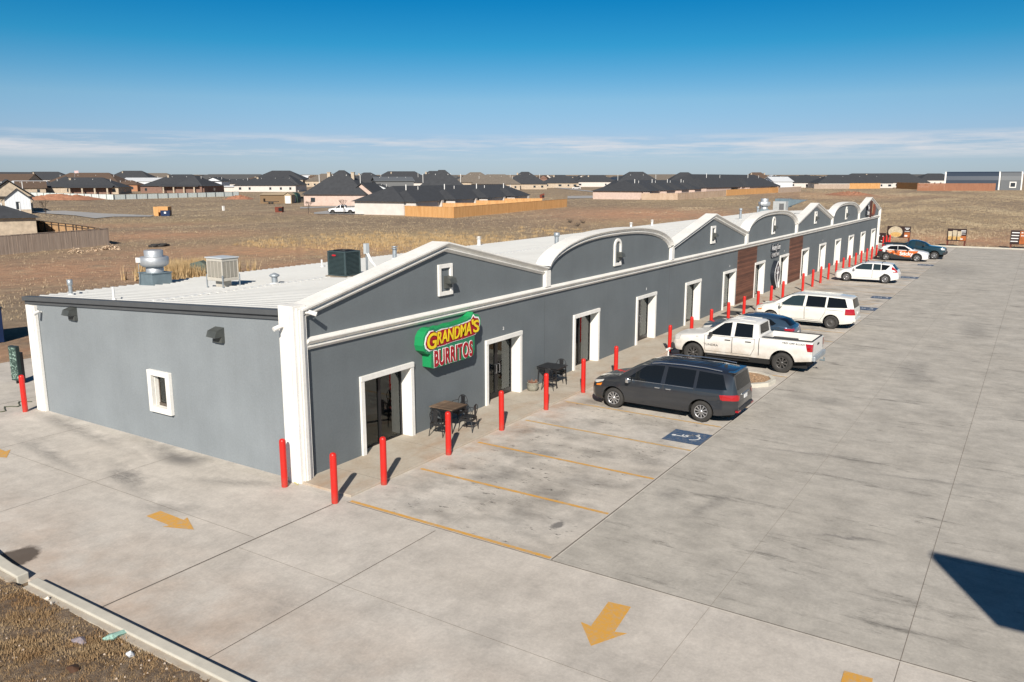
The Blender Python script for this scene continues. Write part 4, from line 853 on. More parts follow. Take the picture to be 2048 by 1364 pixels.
# ------------------------------------------------------------------ vehicles
def interp(P, x):
    if x <= P[0][0]: return P[0][1]
    for (a, b), (c, d) in zip(P, P[1:]):
        if x <= c: return b + (d - b) * (x - a) / max(c - a, 1e-9)
    return P[-1][1]
def smoothp(P, n=3, keep=()):
    return P
class Car:
    """u = distance behind the nose, local +x is forward, origin on the ground below the middle"""
    def __init__(s, name, label, cat, loc, rz, L, W_, top, belt, bot, plan, roofw, paint, group=None, xstep=.06, wpos=()):
        s.L = L; s.W = W_; s.t = thing(name, label, cat, loc, rz, group); s.paint = paint
        key = sorted(set([round(p[0], 3) for q in (top, belt, bot, plan, roofw) for p in q if 0 <= p[0] <= L])); us = []
        for a, b in zip(key, key[1:]):
            n = max(1, int(math.ceil((b - a) / xstep))); us += [a + (b - a) * i / n for i in range(n)]
        us.append(key[-1]); us = [us[0]] + [u for i, u in enumerate(us[1:]) if u - us[i] > .006]
        NL, NG, NT_ = 12, 6, 6; rows = []
        for u in us:
            zt, zb, z0, w, wr = (interp(q, u) for q in (top, belt, bot, plan, roofw)); w = w * W_ / 2; wr = wr * W_ / 2
            zb = min(zb, zt - .02); z0 = min(z0, zb - .02); pr = []
            for i in range(NL + 1):
                t_ = i / NL; k = 1 - .055 * max(0, 1 - t_ / .45) ** 1.6 - .045 * max(0, (t_ - .62) / .38) ** 1.8 - .016 * math.exp(-((t_ - .44) / .13) ** 2) + sum(.016 * math.exp(-((u - uw) / .40) ** 4) for uw in wpos) * max(0, 1 - (t_ / .72) ** 4); pr.append((w * k, z0 + (zb - z0) * t_))
            wb = pr[-1][0]; crown = min(.07, (zt - zb) * .45); zr = zt - crown; wr = min(wr, wb * .985)
            for i in range(1, NG + 1):
                t_ = i / NG; pr.append((wb + (wr - wb) * (t_ ** 1.12), zb + (zr - zb) * t_))
            for i in range(1, NT_ + 1):
                a = i / NT_; pr.append((wr * (1 - a), zr + crown * (1 - (1 - a) ** 2.4)))
            rows.append(pr)
        bm = bmesh.new(); g_ = []
        m = len(rows[0]) - 1
        for u, pr in zip(us, rows):
            X = L / 2 - u; g_.append([bm.verts.new((X, y, z)) for y, z in pr] + [bm.verts.new((X, -y, z)) for y, z in reversed(pr[:-1])])
        for a, b in zip(g_, g_[1:]):
            for i in range(len(a) - 1): bm.faces.new((a[i], b[i], b[i + 1], a[i + 1]))
        bm.faces.new(g_[0]); bm.faces.new(list(reversed(g_[-1])))
        bmesh.ops.triangulate(bm, faces=[f for f in bm.faces if len(f.verts) > 4])
        bmesh.ops.recalc_face_normals(bm, faces=bm.faces); s.bm = bm; s.lay = bm.faces.layers.int.new('pt'); s.parts = []; s.wb = []
    def cut(s, poly, axis, filt, mark):
        """poly in (u|y, z) or (u, y) coordinates; marks faces inside"""
        ax = {'y': (0, 2), 'x': (1, 2), 'z': (0, 1)}[axis]; L2 = s.L / 2
        P = [((L2 - a) if axis != 'x' else a, b) for a, b in poly]
        ar = sum(P[i][0] * P[(i + 1) % len(P)][1] - P[(i + 1) % len(P)][0] * P[i][1] for i in range(len(P)))
        if ar < 0: P = P[::-1]
        x0, x1 = min(p[0] for p in P) - .01, max(p[0] for p in P) + .01; y0, y1 = min(p[1] for p in P) - .01, max(p[1] for p in P) + .01
        def near(f):
            xs_ = [v.co[ax[0]] for v in f.verts]; ys_ = [v.co[ax[1]] for v in f.verts]; return max(xs_) > x0 and min(xs_) < x1 and max(ys_) > y0 and min(ys_) < y1
        for i in range(len(P)):
            a, b = P[i], P[(i + 1) % len(P)]; co = [0, 0, 0]; no = [0, 0, 0]; co[ax[0]], co[ax[1]] = a; no[ax[0]], no[ax[1]] = b[1] - a[1], -(b[0] - a[0])
            if abs(no[ax[0]]) + abs(no[ax[1]]) < 1e-9: continue
            fs = [f for f in s.bm.faces if near(f) and filt(f.calc_center_median(), f.normal)]
            ge = list({e for f in fs for e in f.edges} | {v for f in fs for v in f.verts}) + fs
            bmesh.ops.bisect_plane(s.bm, geom=ge, dist=1e-5, plane_co=co, plane_no=no)
        for f in s.bm.faces:
            c = f.calc_center_median()
            if not near(f): continue
            f.normal_update()
            if not filt(c, f.normal): continue
            if all((P[(i + 1) % len(P)][0] - P[i][0]) * (c[ax[1]] - P[i][1]) - (P[(i + 1) % len(P)][1] - P[i][1]) * (c[ax[0]] - P[i][0]) > -1e-7 for i in range(len(P))): f[s.lay] = mark
    def part(s, name, mat, poly, axis, filt, off=0.0, seam=0.0):
        k = len(s.parts) + 1
        if seam:
            cx = sum(p[0] for p in poly) / len(poly); cz = sum(p[1] for p in poly) / len(poly); s.cut(poly, axis, filt, k)
            inn = []
            for i, p in enumerate(poly):
                a = Vector(poly[i - 1]); q = Vector(p); b = Vector(poly[(i + 1) % len(poly)]); d1 = (q - a).normalized(); d2 = (b - q).normalized(); n1 = Vector((-d1.y, d1.x)); n2 = Vector((-d2.y, d2.x))
                if n1.dot(Vector((cx, cz)) - q) < 0: n1 = -n1
                if n2.dot(Vector((cx, cz)) - q) < 0: n2 = -n2
                nn = (n1 + n2); nn = nn / max(.3, nn.length_squared / 2) ; inn.append(tuple(q + nn * seam))
            s.parts.append((name, [mat, m_seam], off, 2)); s.cut(inn, axis, filt, 1000 + k)
        else: s.cut(poly, axis, filt, k); s.parts.append((name, [mat], off, 1))
        return k
    SIDE = staticmethod(lambda c, n: abs(n.y) > .25 and abs(c.y) > .35)
    def sidepart(s, name, mat, poly, off=0.0, seam=0.0):
        for sg_ in (1, -1): s.part(name, mat, poly, 'y', (lambda c, n, q=sg_: n.y * q > .22 and c.y * q > .3), off, seam)
    def arch(s, u, r, zc):
        n = 22; P = [(u + r * math.cos(2 * PI * i / n), zc + r * math.sin(2 * PI * i / n)) for i in range(n)]; s.cut(P, 'y', lambda c, n_: abs(c.y) > s.W * .22 and c.z < .95, -1)
        s.wb.append((u, r, zc))
    def delete(s, poly, axis, filt): s.cut(poly, axis, filt, -1)
    def finish(s):
        bm = s.bm; kill = [f for f in bm.faces if f[s.lay] == -1]; bmesh.ops.delete(bm, geom=kill, context='FACES')
        objs = []
        def grab(marks, name, mats, off, parent):
            b2 = bmesh.new(); vm = {}
            for f in bm.faces:
                if f[s.lay] not in marks: continue
                vs = []
                for v in f.verts:
                    if v.index not in vm or not vm[v.index].is_valid: vm[v.index] = b2.verts.new(v.co)
                    vs.append(vm[v.index])
                try: nf = b2.faces.new(vs)
                except ValueError: continue
                nf.smooth = True; nf.material_index = marks[f[s.lay]]
            b2.normal_update()
            if off:
                nn = {v: v.normal.copy() for v in b2.verts}
                for v in b2.verts: v.co += nn[v] * off
            for e in b2.edges:
                if len(e.link_faces) == 2 and e.calc_face_angle(0) > R(32): e.smooth = False
            if not b2.faces: b2.free(); return None
            me = bpy.data.meshes.new(name); b2.to_mesh(me); b2.free()
            for m_ in mats: me.materials.append(m_)
            o = bpy.data.objects.new(name, me); COL.objects.link(o); o.parent = parent; return o
        bm.verts.index_update()
        s.body = grab({0: 0}, 'body', [s.paint], 0, s.t)
        for i, (name, mats, off, ty) in enumerate(s.parts):
            k = i + 1; o = grab({k: 0} if ty == 1 else {1000 + k: 0, k: 1}, name, mats, off, s.t); objs.append(o)
        bm.free(); s.objs = objs
        mb = MB(); hw = s.W / 2
        z_ = min(w[2] for w in s.wb) if s.wb else .3
        mb.box(-s.L / 2 + .25, s.L / 2 - .25, -hw + .38, hw - .38, .20, .62)
        ends = sorted(w[0] for w in s.wb); r0 = s.wb[0][1]
        if len(ends) > 1: mb.box(s.L / 2 - ends[1] + r0 + .02, s.L / 2 - ends[0] - r0 - .02, -hw + .09, hw - .09, .27, .5)
        for u, r, zc in s.wb:
            for sg_ in (1, -1):
                n = 14; vs = []
                for i in range(n + 1):
                    a = PI * i / n; vs += [(s.L / 2 - u + (r + .005) * math.cos(a), sg_ * (hw - .035), zc + (r + .005) * math.sin(a)), (s.L / 2 - u + (r + .005) * math.cos(a), sg_ * (hw - .42), zc + (r + .005) * math.sin(a))]
                mb.add(vs, [(2 * i, 2 * i + 2, 2 * i + 3, 2 * i + 1) for i in range(n)])
                mb.box(s.L / 2 - u - r, s.L / 2 - u + r, min(sg_ * (hw - .42), sg_ * (hw - .43)), max(sg_ * (hw - .42), sg_ * (hw - .43)), .25, zc + r)
        mb.build('underbody', m_well, s.t); return s
    def wheels(s, us_, r, rr, style, rim, w=.225, inset=.03):
        for u in us_:
            for sg_ in (1, -1):
                y = sg_ * (s.W / 2 - inset - w / 2); X = s.L / 2 - u
                a, b = (w / 2), (-w / 2)
                ty = MB().lathe([(rr, b), (r - .03, b), (r, b + .03), (r, a - .03), (r - .03, a), (rr, a), (rr - .012, a - .02)], (0, 0, 0), 30, 0, 'y').build('wheel', m_rubber, s.t, (X, y, r))
                m2 = MB(); f = a * sg_; q = -.035 * sg_
                m2.lathe([(rr - .003, f - .10 * sg_), (rr - .003, f - .012 * sg_), (rr - .02, f - .008 * sg_), (rr - .03, f - .03 * sg_)], (0, 0, 0), 30, 0, 'y')
                m2.lathe([(rr - .02, f - .085 * sg_), (.001, f - .085 * sg_)], (0, 0, 0), 30, 1, 'y')
                m2.lathe([(.001, f - .006 * sg_), (.055, f - .012 * sg_), (.06, f - .04 * sg_)], (0, 0, 0), 14, 0, 'y')
                if style == 'steel':
                    m2.lathe([(rr - .02, f - .03 * sg_), (rr - .06, f - .05 * sg_), (.10, f - .02 * sg_), (.001, f - .03 * sg_)], (0, 0, 0), 24, 0, 'y')
                    for i in range(12):
                        t_ = 2 * PI * i / 12; m2.tube((.135 * math.cos(t_), f - .031 * sg_, .135 * math.sin(t_)), (.135 * math.cos(t_), f - .022 * sg_, .135 * math.sin(t_)), .012, .012, 6, 1)
                else:
                    for i in range(style):
                        t_ = 2 * PI * (i + .3) / style; c, sn = math.cos(t_), math.sin(t_); w1, w2 = (.013, .021) if style > 8 else ((.020, .030) if style > 6 else (.03, .045)); o1, o2 = .03, rr - .018
                        vs = []
                        for rad, ww in ((o1, w1), (o2, w2)):
                            for ss, yy in ((-1, f - .014 * sg_), (1, f - .014 * sg_), (1, f - .05 * sg_), (-1, f - .05 * sg_)): vs.append((rad * c - ss * ww * sn, yy, rad * sn + ss * ww * c))
                        m2.add(vs, [(0, 1, 5, 4), (1, 2, 6, 5), (3, 0, 4, 7), (4, 5, 6, 7)])
                m2.build('rim', [rim, m_well], ty)
    def mirror(s, u, z, mat, y=None):
        for sg_ in (1, -1):
            y_ = (y or s.W / 2) * sg_; X = s.L / 2 - u; mb = MB()
            mb.prism(rrect(-.12, .12, -.085, .085, .04), -.05, .05, 'yz'); o = mb.build('mirror', mat, s.t, (X, y_ + .12 * sg_, z), bevel=.015)
            MB().tube((X - .0, y_ - .06 * sg_, z - .08), (X, y_ + .06 * sg_, z - .03), .025, .025, 6).build('mirror_arm', m_plast, s.t)
    def handles(s, L_, mat, w=.2):
        for u, z in L_:
            for sg_ in (1, -1): MB().box(s.L / 2 - u - w / 2, s.L / 2 - u + w / 2, sg_ * (s.W / 2 - .005) - .02, sg_ * (s.W / 2 - .005) + .02, z - .018, z + .018).build('door_handle', mat, s.t, bevel=.008)
    def box(s, name, mat, u0, u1, y0, y1, z0, z1, bevel=.01): return MB().box(s.L / 2 - u1, s.L / 2 - u0, y0, y1, z0, z1).build(name, mat, s.t, bevel=bevel)
REAR = lambda c, n: n.x < -.15; FRONT = lambda c, n: n.x > .10; UP = lambda c, n: n.z > .2
# ---- charcoal minivan
p_char = carpaint('charcoal metallic paint', (.034, .037, .043), .08, .35, (.12, .10, .085))
def minivan(label, loc, rz, L, W_, H, paint, wheel, sty, tail, wb_, fo, glass, chrome, badge=None, steel=False):
    k = H / 1.74
    top = [(0, .62), (.03, .78 * k), (.12, .90 * k), (.40, 1.01 * k), (.80, 1.11 * k), (1.06, 1.19 * k), (1.45, 1.42 * k), (1.82, 1.61 * k), (2.12, 1.69 * k), (2.6, 1.735 * k), (3.5, 1.74 * k), (4.2, 1.72 * k), (L - .30, 1.67 * k), (L - .19, 1.62 * k), (L - .08, 1.22 * k), (L - .035, 1.05 * k), (L, .80)]
    belt = [(0, .58), (.12, .78 * k), (.6, .93 * k), (1.2, 1.03 * k), (2.4, 1.06 * k), (L - .4, 1.10 * k), (L - .06, 1.0 * k), (L, .74)]
    bot = [(0, .34), (.3, .26), (.9, .27), (L - .6, .28), (L - .1, .36), (L, .48)]
    plan = [(0, .62), (.06, .76), (.2, .90), (.5, .975), (.9, 1), (L - 1.2, 1), (L - .45, .97), (L - .15, .875), (L, .74)]
    roofw = [(0, .5), (.12, .72), (.5, .84), (1.2, .86), (1.7, .78), (2.3, .735), (L - .5, .72), (L - .2, .74), (L, .72)]
    c = Car('minivan', label, 'minivan', loc, rz, L, W_, top, belt, bot, plan, roofw, paint, wpos=(fo, fo + wb_))
    r = .345; c.arch(fo, r + .065, r + .01); c.arch(fo + wb_, r + .065, r + .01)
    zb = 1.075 * k; zt = 1.60 * k
    c.sidepart('side_window', glass, [(1.36, zb - .01), (1.50, 1.17 * k), (2.00, 1.55 * k), (2.30, 1.61 * k), (2.66, 1.625 * k), (2.60, zb + .005)])
    c.sidepart('side_window', m_tint, [(2.74, zb + .005), (2.78, 1.625 * k), (3.72, 1.615 * k), (3.70, zb + .015)])
    c.sidepart('side_window', m_tint, [(3.80, zb + .015), (3.82, 1.61 * k), (L - .52, 1.575 * k), (L - .34, zb + .06)])
    c.sidepart('quarter_window', m_plast, [(1.16, zb - .03), (1.33, zb - .01), (1.44, 1.14 * k)])
    zd = .40
    c.sidepart('front_door', paint, [(1.42, .55), (1.36, zb - .03), (2.68, zb - .01), (2.70, zd), (1.55, zd)], .0, .013)
    c.sidepart('sliding_door', paint, [(2.72, zd), (2.70, zb - .01), (3.74, zb), (3.74, .85), (3.50, zd)], .0, .013)
    c.sidepart('rocker_trim', m_plast if not chrome else m_seam, [(fo + .44, .30), (fo + .44, .335), (fo + wb_ - .44, .335), (fo + wb_ - .44, .30)])
    c.sidepart('door_rail', m_seam, [(3.78, .975 * k), (3.78, .995 * k), (L - .55, .985 * k), (L - .55, .967 * k)])
    c.part('rear_window', m_tint, [(-.70, 1.12 * k), (.70, 1.12 * k), (.60, 1.565 * k), (-.60, 1.565 * k)], 'x', REAR)
    c.part('windshield', m_tint, [(1.15, -.74), (1.15, .74), (1.78, .64), (1.98, .42), (1.98, -.42), (1.78, -.64)], 'z', lambda q, n: n.z > .2 and q.z > 1.1)
    if tail == 'wrap':
        c.sidepart('tail_light', m_tail, [(L - .55, .97 * k), (L - .50, .82 * k), (L + .02, .80 * k), (L + .02, .99 * k)], .008)
        for sg_ in (1, -1): c.part('tail_light', m_tail, sorted([(sg_ * .99, .80 * k), (sg_ * .99, .985 * k), (sg_ * .56, .955 * k), (sg_ * .60, .83 * k)], key=lambda p: 0), 'x', REAR, .008)
    else:
        c.sidepart('tail_light', m_tail, [(L - .24, 1.10 * k), (L - .30, .78 * k), (L + .01, .78 * k), (L + .01, 1.08 * k)], .01)
        for sg_ in (1, -1): c.part('tail_light', m_tail, [(sg_ * .99, .78 * k), (sg_ * .99, 1.08 * k), (sg_ * .80, 1.08 * k), (sg_ * .78, .78 * k)], 'x', REAR, .01)
    c.sidepart('headlight', m_lampw, [(.10, .80), (.12, .84), (.55, .94 * k), (.52, .88 * k), (.28, .79)], .006)
    c.sidepart('headlight', m_amber, [(.26, .70), (.26, .75), (.50, .82), (.45, .73)], .008)
    c.part('front_grille', m_plast, [(-.55, .45), (.55, .45), (.62, .72), (-.62, .72)], 'x', FRONT, .004)
    c.finish(); c.wheels((fo, fo + wb_), r, .225, sty, wheel); c.mirror(1.52, 1.08 * k, paint if not chrome else m_chrome)
    c.handles([(2.50, .93 * k), (2.88, .93 * k)], m_chrome if chrome else paint, .17)
    c.box('licence_plate', m_plate, L - .005, L + .012, -.15, .15, .78, .90, .003)
    for sg_ in (1, -1):
        if chrome: MB().box(-L / 2 - .036, -L / 2 + .06, min(sg_ * .55, sg_ * .80), max(sg_ * .55, sg_ * .80), .44, .49).build('reflector', m_tail, c.t); MB().path([(L / 2 - u, sg_ * (W_ / 2 * (.955 - .0)), 1.062) for u in (1.6, 2.6, 3.7)], .008, 4).build('window_trim', m_chrome, c.t)
    c.box('rear_bumper', m_plast if chrome else paint, L - .12, L + .035, -.72, .72, .42, .56, .03)
    if chrome:
        for sg_ in (1, -1):
            MB().path([(L / 2 - u, sg_ * (W_ / 2 * .735 - .01), z * k) for u, z in ((2.2, 1.66), (2.5, 1.715), (3.3, 1.745), (4.0, 1.735), (4.55, 1.69))], .018, 6).build('roof_rail', m_chrome, c.t)
        c.box('spoiler', paint, L - .42, L - .18, -.62, .62, 1.625 * k, 1.655 * k, .012); c.box('tailgate_trim', m_chrome, L - .03, L + .004, -.36, .36, .925, .945, .004)
        MB().box(0, .01, -.06, .06, -.03, .03).build('badge', m_chrome, c.t, (-L / 2 + .045, 0, 1.04 * k)); MB().prism([(0, 0), (.16, 0), (.02, .09)], -.015, .015, 'xz').build('antenna', m_plast, c.t, (-L / 2 + .62, 0, 1.69 * k))
    for q in range(5 if chrome else 3):
        yy = (-.40 + .2 * q) if chrome else (-.3 + .3 * q); MB().tube((L / 2 - 2.35, yy, 1.748 * k), (L / 2 - 4.3, yy, 1.735 * k), .010, .010, 5).build('roof_rib', paint, c.t)
    return c
m_cg = M('interior seen glass', (.025, .04, .045), .05, var=0, spec=.8)
sed = minivan('charcoal minivan with silver roof rails parked nearest the camera', (11.50, -5.31, 0), R(90), 5.11, 1.985, 1.74, p_char, m_rimsil, 10, 'wrap', 3.06, .93, m_tint, True)
p_wht = carpaint('slightly dirty white paint', (.76, .75, .70), .35, 0, (.48, .42, .33))
car_ = minivan('white minivan with plain steel wheels, parked beyond the white pickup', (30.98, -5.17, 0), R(90), 5.15, 2.0, 1.74, p_wht, m_rimdark, 'steel', 'block', 3.08, .97, m_cg, False)
# ---- white crew cab pickup
def pickup(label, loc, rz, paint, L=5.81, W_=2.03, H=1.93, wb_=3.70, fo=.98, rim=m_rimdark, glass=m_tint, detail=True, cab=(1.35, 3.72), rr_=.405, sty=8, group=None):
    k = H / 1.93; c0, c1 = cab
    top = [(0, .70), (.03, 1.0), (.14, 1.12), (.5, 1.18), (c0 - .05, 1.27), (c0, 1.29), (c0 + .42, 1.58), (c0 + .78, 1.82 * k), (c0 + 1.05, 1.90 * k), (c0 + 1.6, 1.93 * k), (c1 - .22, 1.90 * k), (c1 - .10, 1.85 * k), (c1 - .02, 1.36), (c1 + .02, 1.34), (L - .05, 1.36), (L, 1.34)]
    belt = [(0, .66), (.12, 1.0), (.5, 1.10), (c0, 1.22), (c1, 1.27), (c1 + .05, 1.27), (L - .05, 1.28), (L, 1.26)]
    bot = [(0, .52), (.3, .46), (.9, .46), (L - .6, .50), (L, .58)]
    plan = [(0, .72), (.05, .84), (.18, .93), (.45, .985), (.8, 1), (L - .3, 1), (L - .06, .985), (L, .96)]
    roofw = [(0, .6), (.12, .80), (c0 - .1, .88), (c0 + .4, .80), (c0 + .9, .745), (c1 - .1, .745), (c1 - .04, .80), (c1 + .02, .93), (L, .93)]
    c = Car('pickup_truck', label, 'pickup truck', loc, rz, L, W_, top, belt, bot, plan, roofw, paint, group, wpos=(fo, fo + wb_))
    c.arch(fo, rr_ + .09, rr_ + .03); c.arch(fo + wb_, rr_ + .09, rr_ + .03)
    zt = 1.80 * k
    m1 = c0 + 1.28
    c.sidepart('side_window', glass, [(c0 + .28, 1.26), (c0 + .40, 1.38), (c0 + .88, 1.76 * k), (m1 - .07, 1.82 * k), (m1 - .07, 1.27)])
    if c1 - c0 > 2: c.sidepart('side_window', glass, [(m1 + .08, 1.27), (m1 + .10, 1.82 * k), (c1 - .30, 1.80 * k), (c1 - .26, 1.29)])
    c.sidepart('front_door', paint, [(c0 + .14, .56), (c0 + .10, 1.22), (m1, 1.235), (m1, .56)], 0, .014)
    if c1 - c0 > 2: c.sidepart('rear_door', paint, [(m1 + .01, .56), (m1 + .01, 1.235), (c1 - .16, 1.25), (c1 - .16, .86), (c1 - .30, .56)], 0, .014)
    c.sidepart('cab_gap', m_seam, [(c1 + .0, .60), (c1 + .0, 1.30), (c1 + .03, 1.30), (c1 + .03, .60)])
    c.part('rear_window', m_tint, [(-.62, 1.40), (.62, 1.40), (.56, 1.79 * k), (-.56, 1.79 * k)], 'x', lambda q, n: n.x < -.15 and q.z > 1.38 and q.x > L / 2 - c1 - .2)
    c.part('windshield', m_tint, [(c0 + .06, -.78), (c0 + .06, .78), (c0 + .72, .68), (c0 + .84, .4), (c0 + .84, -.4), (c0 + .72, -.68)], 'z', lambda q, n: n.z > .2 and q.z > 1.25)
    c.delete([(c1 + .10, -.80), (c1 + .10, .80), (L - .09, .80), (L - .09, -.80)], 'z', lambda q, n: n.z > .3 and q.z > 1.2)
    c.sidepart('tail_light', m_tail, [(L - .26, 1.26), (L - .17, .97), (L + .01, .97), (L + .01, 1.26)], .01)
    for sg_ in (1, -1):
        c.part('tail_light', m_tail, [(sg_ * 1.02, .97), (sg_ * 1.02, 1.26), (sg_ * .80, 1.26), (sg_ * .84, .97)], 'x', REAR, .01)
        c.part('reverse_light', m_lampw, [(sg_ * 1.02, .86), (sg_ * 1.02, .965), (sg_ * .86, .965), (sg_ * .86, .86)], 'x', REAR, .01)
    c.sidepart('headlight', m_lampw, [(.04, .90), (.10, 1.06), (.40, 1.10), (.36, .92)], .008); c.part('front_grille', m_plast, [(-.55, .78), (.55, .78), (.55, 1.02), (-.55, 1.02)], 'x', FRONT, .005)
    c.finish(); c.wheels((fo, fo + wb_), rr_, .24, sty, rim, .27, .01)
    mb = MB(); X0, X1 = L / 2 - (L - .09), L / 2 - (c1 + .10)
    mb.box(X0, X1, -.80, .80, .84, .86); mb.box(X0, X1, -.81, -.80, .86, 1.36).box(X0, X1, .80, .81, .86, 1.36).box(X0 - .01, X0, -.8, .8, .86, 1.36).box(X1, X1 + .01, -.8, .8, .86, 1.33)
    for sg_ in (1, -1): mb.box(L / 2 - fo - wb_ - .42, L / 2 - fo - wb_ + .42, min(sg_ * .80, sg_ * .60), max(sg_ * .80, sg_ * .60), .86, 1.06)
    mb.build('bed_liner', paint, c.t)
    mb = MB(); mb.box(X0 - .05, X1 + .0, -.88, -.80, 1.352, 1.375).box(X0 - .05, X1, .80, .88, 1.352, 1.375).box(X0 - .07, X0 - .01, -.80, .80, 1.352, 1.375); mb.build('bed_rail_cap', m_plast, c.t)
    c.mirror(c0 + .42, 1.30, m_plast); c.handles([(m1 - .18, 1.10)] + ([(c1 - .42, 1.11)] if c1 - c0 > 2 else []), m_plast, .24)
    c.box('rear_bumper', m_galv, L - .02, L + .13, -.92, .92, .58, .78, .03); c.box('front_bumper', m_plast, -.06, .25, -.90, .90, .46, .72, .06)
    c.box('step_bar', m_plast, c0 + .25, c1 - .35, -W_ / 2 - .01, -W_ / 2 + .07, .38, .44, .02); c.box('step_bar', m_plast, c0 + .25, c1 - .35, W_ / 2 - .07, W_ / 2 + .01, .38, .44, .02)
    MB().path([(-L / 2 - .1, 0, .50), (-L / 2 - .30, 0, .50)], .03, 8).lathe([(.001, .56), (.03, .57), (.035, .60), (.001, .635)], (-L / 2 - .27, 0, 0), 10).tube((-L / 2 - .27, 0, .5), (-L / 2 - .27, 0, .57), .02, .02, 8).build('tow_hitch', m_galvd, c.t)
    if detail:
        MB().box(-.55, .45, -.70, .70, .861, 1.15).build('bed_toolbox', m_plast, c.t, (L / 2 - c1 - .62, 0, 0), bevel=.02)
        c.box('tailgate_handle', m_plast, L - .005, L + .02, -.14, .14, 1.12, 1.19, .005)
        for q in range(4): MB().tube((L / 2 - c0 - 1.05, -.45 + .3 * q, 1.925 * k), (L / 2 - c1 + .3, -.45 + .3 * q, 1.90 * k), .012, .012, 5).build('roof_rib', paint, c.t)
        for sg_ in (1, -1):
            for txt, u, z, sz in (('TUNDRA', 1.75, .83, .12), ('TRD OFF ROAD', L - .72, 1.22, .10), ('5.7', 1.15, 1.12, .07)):
                text_mesh(txt, sz, m_plast, 'lettering', c.t, .002, xs=1.25 if sz > .09 else 1, mtx=Matrix.Translation((L / 2 - u, sg_ * (W_ / 2 - .012 + (.01 if z < 1 else -.006)), z)) @ Matrix.Rotation(R(180) if sg_ > 0 else 0, 4, 'Z') @ Matrix.Rotation(R(90), 4, 'X'))
    return c
p_wdirt = carpaint('mud splashed white paint', (.74, .73, .70), .95, 0, (.40, .31, .22))
tun = pickup('mud splashed white crew cab pickup with dark wheels beside the gravel island', (19.77, -5.33, 0), R(90), p_wdirt)
